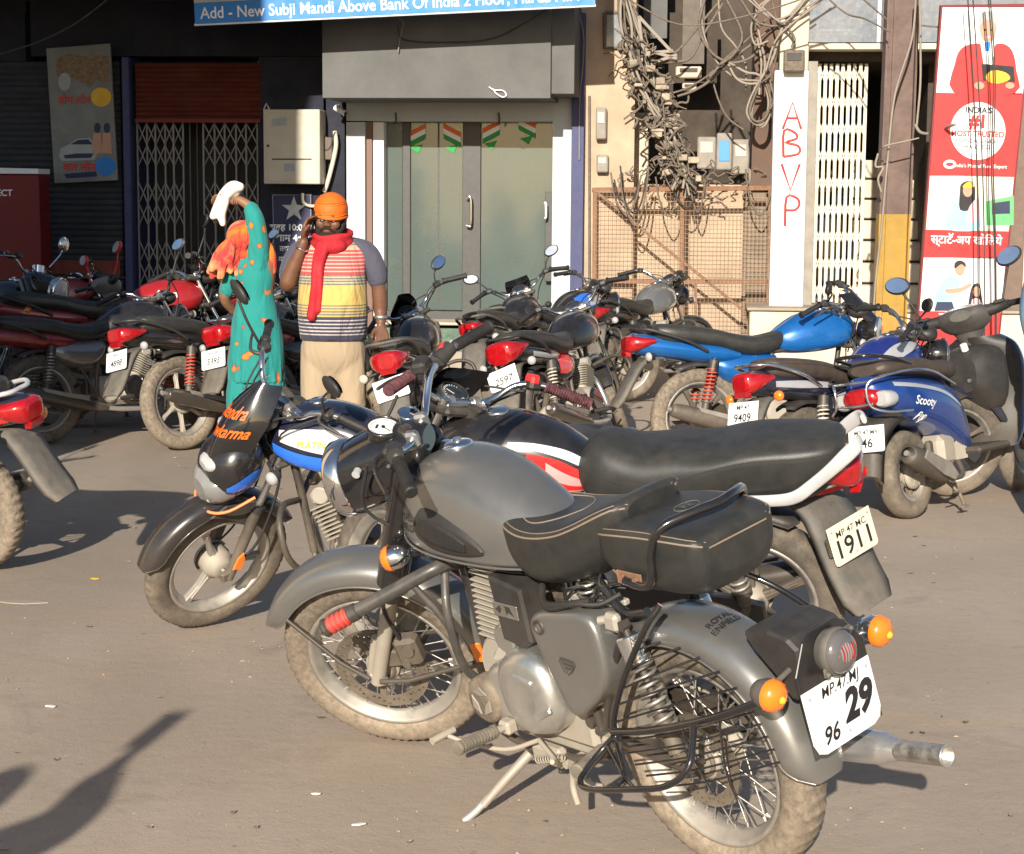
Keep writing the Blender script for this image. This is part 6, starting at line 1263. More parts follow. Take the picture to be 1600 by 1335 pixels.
fbox(MB(), 1452, 78, 1640, 640, -2.9, -.3).build('side_wall', 'lane_dark', Sh); fbox(MB(), 1574, 330, 1700, 470, -.29, .05).build('cream_panel', 'cream', Sh); fbox(MB(), 1560, 78, 1590, 640, .06, .3, .01).build('door_post', mat('brown_post', (.14, .09, .07), .7, dust=.2), Sh); fbox(MB(), 1259, 96, 1268, 480, -.5, .3).build('jamb', 'meter_grey', Sh)
G2 = thingf('folding_gate', 'cream folding gate pushed together beside the lettered column', 'gate'); folding_gate(G2, 1272, 1343, 100, 474, .05, 9, (118, 160, 202, 244, 286, 328, 370, 412, 454), 'gate_cream', .085, .024, .45)
# steel pole in front
Pl = place('steel_pole', 0, 0, 0, 0, 'rusty steel beam pole painted yellow on its lower part', 'pole'); PY = 16.6
def yp(px, py, Y): d = ray(px, py); t = Y/d.y; return V(0, 0, CAMH)+d*t
t0, t1 = yp(1412, -60, PY), yp(1384, 640, PY); t1 = t1+(t1-t0)*((0-t1.z)/(t1-t0).z); Pl.location = t1; ps = yp(1400, 335, PY); up_ = (t0-t1).normalized()
def ibeam(a, b): 
    m = MB(); T = frame(a, b-a, (0, 1, 0)); L_ = (b-a).length; m.box((L_/2, 0, 0), (L_, .012, .27), mx=T); m.box((L_/2, .0, .13), (L_, .15, .018), mx=T); m.box((L_/2, .0, -.13), (L_, .15, .018), mx=T); m.box((L_/2, .0, .06), (L_, .05, .02), mx=T); return m
zz = (ps.z-t1.z)/up_.z; Z0 = V(0, 0, 0); T5 = RZ(35); ibeam(Z0, up_*zz).build('lower_beam', 'pole_yellow', Pl); ibeam(up_*(zz+.001), up_*9).build('upper_beam', 'pole_rust', Pl)
# leaning advertisement panel
Ad = place('advertising_panel', 0, 0, 0, 0, 'tall red and white advertising panel leaning beside the steel pole', 'sign'); AY = 15.7
def apt(px, py, off=0): p = yp(px, py, AY-off); return p
def aflat(pts, m_, off=0., nm='print', k=1, th=.0015):
    P = [(x, y) for x, y in (catmull(pts, k, True) if k > 1 else pts)]; f_ = [apt(x, y, off+th) for x, y in P]; b_ = [p+V(0, th+.001, 0) for p in f_]; m = MB(); n = len(P); m.add(f_+b_, [tuple(range(n))]+[(i, (i+1) % n, n+(i+1) % n, n+i) for i in range(n)], False); return m.build(nm, m_, Ad)
def L1(y): return 1473-(y-12)*.0757
def R1(y): return 1612-(y-8)*.102
def band(y0, y1, m_, off=.002, nm='panel'): return aflat([(L1(y0), y0), (R1(y0), y0), (R1(y1), y1+3), (L1(y1), y1)], m_, off, nm)
m = MB(); q4 = [apt(L1(8)-3, 8), apt(R1(6)+3, 6), apt(R1(588)+3, 592), apt(L1(586)-3, 586)]; m.add(q4+[p+V(0, .06, 0) for p in q4], [(0, 3, 2, 1), (4, 5, 6, 7), (0, 1, 5, 4), (1, 2, 6, 5), (2, 3, 7, 6), (3, 0, 4, 7)], False); m.build('frame', 'sign_dark_red', Ad)
band(12, 145, 'sign_white'); band(146, 274, 'sign_red'); band(275, 359, mat('print_haze', (.62, .60, .50), .5, var=.3, vs=3)); band(360, 402, 'sign_red'); band(403, 486, 'sign_white'); band(487, 584, 'sign_red')
def atext(s, px, py, hp, m_, off=.006, bold=.01, sx=1., shear=0):
    c = apt(px, py, off); T = frame(c, apt(px+10, py+.3, off)-c, (.0757*1, 0, 1)); k = hp*5.35e-3*1.38; return MB().join(text_mb(s, 1., bold, shear), T @ SC(k*sx, k, 1)).build('lettering', m_, Ad)
# man in a red jacket holding a tray
aflat([(1490, 145), (1492, 100), (1502, 76), (1525, 68), (1545, 72), (1566, 68), (1582, 80), (1588, 110), (1586, 146)], 'sign_red', .004, k=3); aflat([(1532, 68), (1545, 64), (1555, 68), (1550, 105), (1538, 108)], 'sign_white', .0058); aflat([(1538, 66), (1548, 66), (1546, 80), (1540, 80)], 'sign_blue', .0074)
aflat(oval_pts(1544, 46, 13, 20), 'print_skin', .009)
for ex in (1539, 1549): aflat(oval_pts(ex, 47, 2.2, 1.6, 8), 'ink', .0112)
aflat([(1540, 57), (1549, 57), (1548, 60), (1541, 60)], 'print_pink', .0112); aflat([(1530, 46), (1529, 30), (1536, 20), (1548, 18), (1559, 24), (1561, 40), (1557, 46), (1554, 36), (1542, 31), (1534, 36)], 'print_grey', .0105, k=3); aflat([(1534, 100), (1584, 104), (1586, 128), (1536, 126)], 'ink', .0115); aflat([(1541, 118), (1552, 110), (1572, 114), (1578, 124), (1560, 131), (1544, 128)], 'print_yellow', .013, k=3); aflat(oval_pts(1530, 134, 8, 6), 'print_skin', .013); aflat(oval_pts(1578, 134, 7, 5), 'print_skin', .013)
aflat(oval_pts(1528, 205, 43, 45, 36), 'sign_white', .004)
for s_, y, h_, m_, sx, b_ in (("INDIA'S", 173, 9, 'ink', 1, .03), ('#1', 191, 20, 'sign_red', .9, .05), ('MOST TRUSTED', 210, 9, 'sign_red', .92, .03), ('FINANCIAL SERVICES', 221, 6, 'ink', .85, .01), ('BRAND 2022', 230, 6, 'ink', .9, .01)): atext(s_, 1528-(y-200)*.05, y, h_, m_, .007, b_, sx)
aflat(oval_pts(1484, 257, 10, 7), 'sign_white', .004); aflat(oval_pts(1484, 257, 6, 3), 'sign_red', .006); atext("India's Mutual Fund Expert", 1532, 260, 5.5, 'sign_white', .005)
# woman with flowers by a green van
aflat([(1478, 358), (1484, 330), (1496, 316), (1512, 312), (1528, 322), (1530, 358)], 'print_teal', .004, k=3); aflat([(1500, 300), (1502, 288), (1513, 283), (1522, 288), (1524, 304), (1520, 326), (1500, 328)], 'ink', .0055, k=3); aflat(oval_pts(1512, 298, 7.5, 10), 'print_skin', .007); aflat([(1505, 290), (1514, 284), (1522, 289), (1520, 293), (1506, 294)], 'print_yellow', .0085, k=2); aflat([(1512, 330), (1524, 312), (1534, 318), (1528, 345), (1514, 350)], 'print_pink', .0085, k=3); aflat([(1540, 315), (1584, 306), (1584, 352), (1540, 352)], 'print_green', .004); aflat([(1550, 318), (1578, 314), (1578, 334), (1550, 335)], 'ink_navy', .006)
atext('स्टाटॅ-अप खोिलये', 1510, 376, 13, 'sign_white', .005, .02, .95); atext('नये', 1477, 496, 13, 'sign_white', .005, .02)
# man bending to a girl
aflat([(1460, 484), (1462, 462), (1468, 446), (1480, 432), (1496, 434), (1500, 450), (1488, 470), (1486, 484)], 'print_teal', .004, k=3); aflat([(1464, 472), (1488, 472), (1492, 486), (1460, 486)], 'ink_navy', .0055); aflat(oval_pts(1500, 420, 8, 11), 'print_skin', .0055); aflat([(1492, 420), (1492, 411), (1500, 407), (1508, 411), (1509, 418), (1502, 413)], 'ink', .007, k=3); aflat([(1478, 452), (1500, 450), (1516, 442), (1518, 447), (1500, 457), (1480, 458)], 'print_skin', .007, k=2)
aflat([(1514, 486), (1515, 462), (1520, 446), (1530, 444), (1534, 462), (1535, 486)], 'ink', .004, k=3); aflat(oval_pts(1526, 456, 6, 8), 'print_skin', .006); aflat([(1518, 486), (1519, 468), (1531, 468), (1534, 486)], 'print_pink', .0075, k=2)
# ------------------------------------------------------------------ overhead and hanging cables in the lane
def cable(P, r, m_, lab, off=.3, grp='service cables tangled in the lane'):
    m = MB(); frod(m, P, r, off, 5, 6); o = m.build('cable', m_, None, FMX); tag(o, lab, 'cable', {GL: 'cables of the falling bundle', GL2: 'big cable loops beside the white column', GL3: 'cable loops over the mesh gate'}[lab]); return o
rc = random.Random(21); GL = 'one of the dusty cables falling in the thick bundle above the mesh gate'; GL2 = 'one of the big cable loops sagging left of the white lettered column'; GL3 = 'one of the small cable loops dangling over the top rail of the mesh gate'
big = [([(1108, -20), (1092, 40), (1112, 80), (1140, 98), (1172, 92), (1196, 70)], .35), ([(1096, -20), (1100, 50), (1120, 92), (1148, 120), (1180, 128), (1205, 125)], .3), ([(1120, -20), (1128, 40), (1150, 70), (1165, 100), (1166, 140)], .25), ([(1133, -10), (1160, 50), (1150, 80), (1125, 100), (1108, 120)], .4),
 ([(1200, 30), (1170, 60), (1130, 92), (1108, 118), (1075, 138), (1050, 146)], .35), ([(1205, 44), (1175, 70), (1140, 96), (1112, 124), (1085, 140), (1060, 150)], .3), ([(1126, 0), (1090, 40), (1070, 70), (1052, 84), (1035, 82), (1010, 92)], .2), ([(1130, 4), (1100, 50), (1078, 90), (1058, 98), (1030, 100), (1010, 106)], .25),
 ([(1218, -10), (1190, 10), (1176, 40), (1180, 68), (1200, 66)], .55), ([(1238, -20), (1200, 0), (1180, 20), (1186, 60), (1196, 100), (1190, 130)], .5), ([(1150, -10), (1180, 30), (1205, 40), (1225, 42), (1240, 60), (1238, 76)], .62), ([(1160, -20), (1200, 24), (1230, 30), (1260, 20), (1300, -10)], .6), ([(1170, 0), (1205, 30), (1235, 22), (1270, 4), (1310, -20)], .65), ([(1190, 10), (1220, 34), (1246, 18), (1262, -4)], .7),
 ([(1140, 96), (1165, 112), (1185, 118), (1205, 130)], .35), ([(1138, 100), (1150, 124), (1170, 132), (1205, 128)], .35), ([(1190, 120), (1174, 150), (1168, 178), (1178, 194), (1192, 192), (1200, 160), (1192, 126)], .42), ([(1192, 122), (1180, 148), (1172, 176), (1182, 190), (1196, 184), (1203, 158), (1196, 128)], .46), ([(1188, 124), (1176, 160), (1175, 184), (1190, 197), (1202, 176), (1200, 140)], .40), ([(1196, 100), (1204, 130), (1210, 156), (1203, 170)], .5), ([(1184, 60), (1190, 100), (1186, 150)], .46),
 ([(1262, -10), (1225, 40), (1206, 90), (1190, 124)], .6), ([(1200, -20), (1214, 50), (1208, 110), (1188, 130)], .55), ([(1275, 10), (1240, 34), (1212, 64), (1196, 112)], .66), ([(1112, 120), (1124, 155), (1140, 184), (1160, 202)], .2)]
for P, o_ in big: cable([(x+rc.uniform(-2, 2), y+rc.uniform(-2, 2)) for x, y in P], rc.choice((.010, .012, .014)), rc.choice(('cable_old', 'cable_old', 'cable_pale')), GL2, o_)
for k in range(26):       # the falling bundle
    j = lambda s: rc.uniform(-s, s); P = [(966+j(10), -30), (985+j(16), 40+j(10)), (1004+j(18), 100+j(10)), (1022+j(16), 160+j(10)), (1046+j(16), 215+j(10)), (1064+j(12), 262+j(10)), (1070+j(26), 290+rc.uniform(0, 20))]
    cable(P, rc.choice((.010, .012, .015)), rc.choice(('cable_old', 'cable_old', 'cable_black', 'cable_pale')), GL, .2+rc.uniform(-.15, .2))
for k in range(8):       # loops dangling over the gate top
    x = rc.choice((rc.uniform(945, 1010), rc.uniform(1020, 1190))); w_ = rc.uniform(8, 26); d = rc.uniform(20, 60)
    cable([(x-w_, 272+rc.uniform(-14, 10)), (x-w_*.7, 296+d*.4), (x, 296+d), (x+w_*.6, 300+d*.4), (x+w_, 275+rc.uniform(-14, 10))], .009, rc.choice(('cable_old', 'cable_black')), GL3, .26+rc.uniform(-.1, .06))
m = MB()
for k in range(170):
    t = rc.random(); cx, cy = 985+85*t+rc.uniform(-20, 20), 60+220*t+rc.uniform(-16, 16); n_ = 4; P = [(cx, cy)]
    for q in range(n_): P.append((P[-1][0]+rc.uniform(-15, 15), P[-1][1]+rc.uniform(-13, 15)))
    frod(m, P, rc.choice((.007, .009, .012)), .15+rc.uniform(-.2, .3), 5, 3)
for k in range(40):
    cx, cy = rc.uniform(940, 1185), rc.uniform(262, 300); P = [(cx, cy)]
    for q in range(4): P.append((P[-1][0]+rc.uniform(-12, 12), P[-1][1]+rc.uniform(-9, 12)))
    frod(m, P, rc.choice((.006, .008)), .05+rc.uniform(-.3, .12), 5, 3)
o = m.build('cable_tangle', 'cable_old', None, FMX); tag(o, 'dense knot of dusty cable ends and joints above the mesh gate', 'cable', kind='stuff')
m = MB()
for k in range(34):
    t = rc.random(); cx, cy = 995+75*t+rc.uniform(-24, 24), 80+200*t+rc.uniform(-14, 14); x, z = fp(cx, cy, .3); m.box((x, -.3-rc.uniform(-.15, .15), z), (rc.uniform(.03, .12), .04, rc.uniform(.02, .08)), .005, mx=None)
o = m.build('tape_rags', mat('rag', (.34, .28, .21), .9, dust=.3, var=.5), None, FMX); tag(o, 'taped joints and rags caught in the cable bundle', 'rag', kind='stuff')
fb = thingf('bracket_frame', 'pale triangular angle iron bracket carrying the cable bundle', 'bracket'); m = MB()
for P in (((998, 26), (1050, 82)), ((998, 26), (1005, 84)), ((1005, 84), (1052, 80)), ((1008, 78), (1058, 92)), ((1022, 98), (1058, 86))):
    A = fp3(*P[0], .3); B = fp3(*P[1], .3); T = frame(A, B-A, (0, -1, 0)); m.box(((B-A).length/2, 0, 0), ((B-A).length, .04, .03), .004, mx=T)
m.build('angle_bar', 'cable_pale', fb)
e = thingf('torn_sheet', 'torn plywood sheet wedged at the right end of the mesh gate', 'sheet'); fpoly(MB(), [(1170, 262), (1196, 290), (1204, 500), (1164, 480)], -.30, -.27, .004).build('sheet', mat('old_ply', (.20, .155, .115), .9, dust=.3, var=.3, vs=5), e)
# wires on and before the steel pole and the advertising panel
def wcable(P, r, m_, lab, grp=None):
    m = MB(); m.tube([yp(x, y, Y) for x, y, Y in P], r, 6, 6); o = m.build('cable', m_, None); tag(o, lab, 'cable', grp)
wcable([(1432, -20, 16.2), (1425, 60, 16.25), (1398, 150, 16.3), (1386, 260, 16.3), (1378, 350, 16.35), (1369, 430, 16.4), (1364, 500, 16.4)], .010, 'cable_pale', 'pale cable running down the face of the steel pole')
wcable([(1437, -20, 16.2), (1438, 60, 16.2), (1438, 130, 16.2), (1432, 200, 16.2)], .010, 'cable_pale', 'pale cable along the right edge of the steel pole')
wcable([(1430, 196, 16.2), (1440, 208, 16.1), (1465, 208, 15.9), (1482, 198, 15.6), (1492, 195, 15.5)], .014, 'cable_pale', 'short thick cable from the steel pole to the panel')
wcable([(1376, 235, 16.3), (1384, 228, 16.2), (1410, 222, 16.2), (1436, 216, 16.2)], .007, 'cable_pale', 'wire tied round the steel pole'); wcable([(1372, 240, 16.3), (1368, 260, 16.3), (1380, 262, 16.3), (1372, 280, 16.3), (1377, 300, 16.3)], .010, 'cable_pale', 'knotted cable end at the left of the pole')
for i, (a, b, c) in enumerate(((1520, 1532, 1528), (1528, 1541, 1538), (1552, 1555, 1554), (1555, 1558, 1556))): wcable([(a-9, -20, 15.3), (a, 120, 15.3), (b-6, 260, 15.3), (c, 400, 15.3), (c+1, 620, 15.3)], .0055, 'cable_black', 'thin black wire hanging in front of the advertising panel', 'black wires before the advertising panel')
for i, P in enumerate(([(1275, -20, 16.9), (1320, 20, 16.9), (1352, 30, 16.6), (1390, 50, 16.3)], [(1262, 0, 17), (1330, -10, 16.9), (1385, 30, 16.3)], [(1440, 40, 16), (1480, 46, 15.9), (1520, 70, 15.8)], [(0, 85, 17.5), (60, 66, 17.4), (120, 36, 17.3), (180, -10, 17.2)], [(960, -20, 17.2), (1000, 10, 17.2), (1075, 40, 17.2), (1200, 16, 17.0), (1330, -30, 16.8)])): wcable(P, .008, 'cable_old' if i != 3 else 'cable_black', ['dark cable slanting from the sign band to the steel pole', 'upper dark cable reaching the steel pole', 'dark cable leaving the right of the steel pole', 'thin cable crossing the dark wall at upper left', 'long cable spanning the top of the lane'][i])
# ------------------------------------------------------------------ unseen blocks added beyond the left of the view to shade the street
nb = place('tall_occluder', -4.12, 0, 0, 0, 'unseen tall block added beyond the left edge of the view to shade the shop fronts', 'building')
m = MB(); m.prism([(-6, 0), (.0, 0), (.0, 5.3), (.22, 5.75), (.26, 9.2), (-6, 9.2)], 7.6, 9.7); m.build('wall', 'lane_wall', nb)  # added block, its profile shaped for the shadow edge on the shop fronts
for y in (8.6,):
    for z in (1.6, 4.2, 7.2): MB().box((.0 if z < 5 else .31, y, z), (.06, 1.0, 1.2), .01).build('window', 'blue_shop_glass', nb)
kb = place('occluder', -4.1, 10.6, 0, 0, 'unseen low block added beyond the left edge of the view to shade the road', 'occluder'); m = MB(); m.box((0, 0, 1.0), (1.7, 1.2, 1.96), .02); m.build('cabin', 'navy_paint', kb); MB().box((0, 0, 2.0), (1.8, 1.3, .05), .01).build('roof', 'meter_grey', kb); MB().box((.865, 0, 1.2), (.03, .9, .9), .005).build('hatch', 'sign_white', kb)  # low unseen block added for the shade on the road at left
# ------------------------------------------------------------------ motorcycles
ra = place('roadster_motorcycle', .6076, 4.6148, 130.717, -13.885, 'grey classic roadster motorcycle on its side stand in the foreground, plate 9629')
roadster(ra)
G_ = 'motorcycles parked on the street'
def bike(x, y, hd, lean, label, P, sc=1., name='commuter_motorcycle'):
    e = place(name, x, y, hd, lean, label, 'motorcycle', G_); e.scale = (sc,)*3; commuter(e, P); return e
bike(.84, 6.42, 166, -16, 'black motorcycle with long black seat and silver side rails, cream number plate 1911',
 dict(hi=True, paint='paint_black', tank='paint_black', st=-46, visor='black_gloss', rail='flat', seatdz=.055, sk=.09, sw=1.12, nose=.075, ts=.11, fw=1.25, fyaw=-30, grip='grip_knit', kill=True, mirror=False, flap=1.15, plate=[('MP 47 MC', 0, .032, .030, .002, 0), ('1911', 0, -.018, .085, .012, 0)], pw=.185, ph=.13, platem='plate_cream', proll=8, plate_at=(-.335, .085, .605), pyaw=-42,
  tdecal=[([(.475, .775, .795), (.52, .808, .832), (.58, .84, .864), (.66, .868, .886), (.74, .885, .893)], 'decal_white'), ([(.475, .70, .772), (.53, .70, .803), (.58, .705, .832), (.64, .72, .852), (.68, .76, .858)], 'decal_red'), ([(.50, .735, .755), (.56, .752, .79), (.62, .785, .83)], 'decal_pale'), ([(.50, .712, .722), (.58, .722, .735), (.66, .748, .765)], 'decal_pale')],
  cdecal=[([(-.31, .735, .772), (-.2, .70, .755), (-.05, .685, .735), (.10, .67, .70)], 'decal_red'), ([(-.29, .765, .778), (-.15, .738, .755), (.0, .715, .73), (.12, .70, .71)], 'decal_white')], legguard=False, fair=None, rsig=False, lamp=1.15, nsp=6, spring='steel', R=.31), 1.06)
bike(.10, 7.0, 168, -12, 'blue and black motorcycle with orange lettering on its dark visor',
 dict(hi=True, paint='paint_navy', fender='paint_black', st=52, foff=(.05, 0, -.07), fair='paint_black', reflector=True, vh=.27, vtext=('Jitendra', 'Vishwkarma'), strap=True, alloy='aluminium', nsp=3, spring='rim_steel', rail='chrome', dimlamp=True,
  tdecal=[([(.56, .77, .83), (.68, .78, .87), (.80, .80, .88), (.92, .83, .87)], 'decal_white'), ([(.56, .72, .76), (.70, .71, .77), (.84, .73, .79), (.95, .78, .82)], 'decal_blue')], fdecal=[([(1.04, .80, .86), (1.10, .79, .87), (1.16, .80, .85), (1.20, .81, .83)], 'decal_blue'), ([(1.04, .775, .795), (1.10, .765, .785), (1.16, .77, .79)], 'decal_silver')], ttext=('PLATINA', .78, .825, .034, 'print_yellow', .2)), 1.0)
bike(-.52, 11.15, 84, -12, 'black motorcycle under the hand of the man in the turban, blank white plate',
 dict(paint='paint_black', st=38, rail='grey_plastic', railz=.02, lamp=1.15, lh=1.5, kill=False, visor='black_gloss', plate=[('M A', -.05, .03, .022, 0, 0)], proll=8, siglens='box_cream', spring='rim_steel', mirror=-1, mz=.1, fair='paint_black'))
bike(.25, 11.7, 66, -12.5, 'black and red motorcycle with a large red tail light, plate 2597',
 dict(paint='paint_black', panel='paint_black', st=28, rail='black_plastic', lamp=1.3, lh=1.7, plate=[('MP 47', 0, .035, .022, 0, 0), ('2597', 0, -.015, .062, .008, .2)], proll=12, pdecal=[([(.18, .56, .66), (.28, .55, .68), (.38, .58, .66)], 'decal_red')], cdecal=[([(-.2, .70, .73), (.0, .67, .70), (.15, .66, .68)], 'decal_silver')], siglens='clear_lens', spring='spring_cream', mirror=False))
bike(.17, 14.4, 52, -11, 'black motorcycle with a pale blue tank flash behind the one with plate 2597',
 dict(paint='paint_black', st=-38, rail='grey_plastic', lamp=1.15, lh=1.5, tdecal=[([(.60, .77, .87), (.70, .78, .90), (.80, .80, .90), (.90, .82, .88)], 'decal_blue'), ([(.74, .80, .88), (.82, .81, .89), (.92, .83, .88)], 'decal_silver')], plate=(), mirror=False))
bike(1.17, 11.6, 15, -6, 'bright blue motorcycle with red rear springs and dusty alloy wheel',
 dict(paint='paint_blue', fender='paint_black', st=-40, rail='black_plastic', lamp=1.15, lh=1.3, spring='spring_red', tyre='tyre_dusty', visor='black_gloss', plate=(), siglens='clear_lens', mirror=-1, mz=.1, silencer='dark_metal', lowz=.4), 1.04)
bike(1.58, 9.75, 42, -9, 'blue and silver motorcycle with chrome rail and cream spring, plate 9409',
 dict(paint='paint_navy', tank='paint_deepblue', st=-38, rail='chrome', lamp=.95, lh=1.4, spring='spring_cream', seatm='seat_brown', plate=[('MP 47', 0, .032, .034, .006, 0), ('9409', 0, -.022, .058, .010, 0)], siglens='amber', tdecal=[([(.56, .76, .82), (.68, .80, .88), (.80, .84, .90), (.9, .86, .89)], 'decal_silver')], cdecal=[([(-.3, .72, .75), (-.1, .70, .74), (.1, .69, .72)], 'decal_silver')], pdecal=[([(.14, .58, .64), (.28, .58, .66), (.42, .60, .65)], 'decal_silver')], mirror=-1, mz=.12))
bike(-2.17, 12.35, 50, -8.5, 'black motorcycle with dusty alloy wheel and red springs, plate 4898',
 dict(paint='paint_black', st=25, rail='black_plastic', lamp=1.2, spring='spring_red', tyre='tyre_dusty', alloy='dusty_alu', nsp=6, plate=[('MP 47', 0, .035, .022, 0, 0), ('4898', 0, -.018, .056, .006, .2)], proll=5, siglens='clear_lens', flap=1.1, mirror=False), 1.03)
bike(-1.62, 12.60, 57, -8.5, 'red and black motorcycle with a broad red tail lamp, plate 5393',
 dict(paint='paint_black', cowl='paint_maroon', st=25, rail='chrome', lamp=1.3, lh=1.4, spring='spring_red', tyre='tyre_dusty', alloy='dusty_alu', plate=[('MP 47 MF', 0, .035, .022, 0, 0), ('5393', 0, -.018, .056, .006, .2)], proll=5, siglens='clear_lens', mirror=False), 1.03)
bike(-3.35, 13.6, 16, -9, 'motorcycle with a glossy red tank lettered in white before the folding gate',
 dict(paint='paint_maroon', tank='paint_red', st=15, rail='black_plastic', visor='black_gloss', ttext=('Astra', .74, .83, .07, 'decal_white', .3), plate=(), mirror=-1), 1.12)
bike(-2.35, 14.6, 25, -9, 'dark motorcycle behind the woman in teal with folded bars', dict(paint='paint_black', st=20, rail='black_plastic', plate=(), visor='black_gloss', mirror=False))
bike(-1.62, 12.9, 62, -9, 'black motorcycle with two white stripes between the woman and the man', dict(paint='paint_black', st=20, rail='black_plastic', plate=(), cdecal=[([(-.3, .73, .745), (-.1, .71, .72), (.1, .70, .71)], 'decal_white')], mirror=False))
bike(-4.6, 16.1, 10, -8, 'red motorcycle with a dusty grey side panel in the shade at left', dict(paint='paint_maroon', panel='paint_grey', cowl='paint_grey', st=20, rail='black_plastic', plate=(), mirror=False))
e = place('roadster_motorcycle', -4.5, 14.2, -30, -8, 'black roadster motorcycle at the left edge with a chrome fork and round mirror', 'motorcycle', G_); roadster(e, 'paint_black', False, 15)
m = MB(); m.ell((.93, .42, 1.36), (.02, .055, .06), 14, 8); m.tube([(.95, .26, 1.17), (.95, .36, 1.27), (.93, .41, 1.32)], .006, 6, 3); m.build('mirror', 'chrome', e)
bike(-2.42, 8.35, 157, -13, 'white, blue and red tailed motorcycle cut by the left edge of the view',
 dict(hi=True, paint='paint_silver', cowl='paint_navy', st=20, rail='silver_plastic', railz=.0, lamp=1.1, seatm='seat_vinyl', tyre='tyre_dusty', noplate=True, saree=True, cdecal=[([(-.36, .735, .775), (-.2, .70, .74), (.0, .68, .70)], 'decal_white'), ([(-.38, .715, .735), (-.2, .68, .70), (.0, .66, .675)], 'decal_red')], flap=1.3, pod='silver_plastic', siglens='amber'), 1.05)
bike(-.05, 13.6, 72, -10, 'black motorcycle standing close behind the one the man touches', dict(paint='paint_black', st=25, rail='grey_plastic', plate=(), visor='black_gloss', mz=.12))
bike(.95, 15.4, 60, -9, 'dark motorcycle furthest back before the mesh gate', dict(paint='paint_black', tank='paint_grey', st=-20, rail='black_plastic', plate=(), mirror=False))
bike(-3.15, 12.55, 40, -8, 'black motorcycle with a grey side panel and red tail at the left of the row', dict(paint='paint_black', panel='paint_grey', cowl='paint_maroon', st=20, rail='black_plastic', lamp=1.1, plate=(), mirror=-1, siglens='box_cream'))
bike(-2.9, 15.9, 40, -9, 'maroon motorcycle close before the folding gate', dict(paint='paint_maroon', st=20, rail='black_plastic', plate=(), visor='black_gloss'))
# scooters
H = place('scooter', 2.12, 9.86, 50, -10, 'deep blue scooter with a chrome tail guard beside the red panel, plate 146', 'scooter'); H.scale = (1.09,)*3
scooter(H, dict(st=16, poff=-.06, paint='paint_scooter', plate=[('MP 47 MR', 0, .03, .03, .004, 0), ('146', -.01, -.022, .060, .012, 0)], btext=(('Scooty', .0, .56, .060, 'ink_white', -.18), ('Pep', -.0, .49, .05, 'ink_white', -.15))))
Lx = place('scooter', -4.0, 14.75, 30, -8, 'maroon scooter with a pale grey handlebar cover and red mirror backs', 'scooter')
scooter(Lx, dict(paint='paint_maroon', inner='inner_grey', head='inner_grey', st=10, mirm='red_plastic', guard=False, plate=()))
def fuse(mb, name, m, parent, voxel=.008, smooth=4, mx=None):
    """fuses overlapping volumes into one continuous skin"""
    o = mb.build(name, m, None); md = o.modifiers.new('r', 'REMESH'); md.mode = 'VOXEL'; md.voxel_size = voxel; md.use_smooth_shade = True
    if smooth: sm = o.modifiers.new('s', 'SMOOTH'); sm.factor = .5; sm.iterations = smooth
    bpy.context.view_layer.update(); nm = bpy.data.meshes.new_from_object(o.evaluated_get(bpy.context.evaluated_depsgraph_get())); me = o.data
    bpy.data.objects.remove(o); bpy.data.meshes.remove(me); nm.polygons.foreach_set('use_smooth', [True]*len(nm.polygons))
    if not nm.materials: nm.materials.append(MT[m])
    nm.name = name; o = bpy.data.objects.new(name, nm); COL.objects.link(o); o.parent = parent
    if mx is not None: o.matrix_local = mx
    return o
def limb(m, P, R, n=14, k=4):
    m.tube(P, list(R), n, k)
    for p, r in zip(P, R): m.ell(tuple(p), r*.97, 12, 8)
    return m
def torso(m, rings, n=28, k=4, e=2.3):
    """rings: (z, cx, cy, rx, ry)"""
    Q = catmull(rings, k); R_ = [[(cx+rx*math.copysign(abs(cos(2*pi*j/n))**(2/e), cos(2*pi*j/n)), cy+ry*math.copysign(abs(sin(2*pi*j/n))**(2/e), sin(2*pi*j/n)), z) for j in range(n)] for z, cx, cy, rx, ry in Q]
    return m.loft(R_, True)
def finger_hand(m, w0, d, a, c, s=1., curl=(.5, .9), grip=None):
    """palm, four fingers with two bends each and a thumb from the side of the palm"""
    w0, d, a, c = V(w0), V(d).normalized(), V(a), V(c); a = (a-d*a.dot(d)).normalized(); c = (c-d*c.dot(d)-a*c.dot(a)).normalized()
    for t_ in (.0, .3, .6, .9): m.ell(tuple(w0+d*(.012+.078*t_)*s), (.001,)*3, 4, 3)
    for o in (-.024, -.008, .008, .024): limb(m, [w0, w0+d*.05*s+a*o*1.05*s, w0+d*.088*s+a*o*1.35*s], [.017*s, .0165*s, .0125*s], 10, 2)
    for o, L, r in ((.031, .074, .0092), (.0105, .084, .0096), (-.0105, .078, .0092), (-.031, .062, .0082)):
        k0 = w0+d*.088*s+a*o*s; b1 = (d*cos(curl[0])+c*sin(curl[0])+a*o*2).normalized(); b2 = (d*cos(curl[0]+curl[1])+c*sin(curl[0]+curl[1])+a*o*2).normalized()
        p1 = k0+b1*L*.5*s; p2 = p1+b2*L*.5*s; limb(m, [k0, p1, p2], [r*1.08*s, r*s, r*.82*s], 10, 1)
    t0 = w0+d*.03*s+a*.026*s; t1 = w0+d*.06*s+a*.052*s+c*.016*s; t2 = w0+d*.088*s+a*.058*s+c*.036*s; limb(m, [t0, t1, t2], [.0155*s, .0115*s, .0095*s], 10, 1)
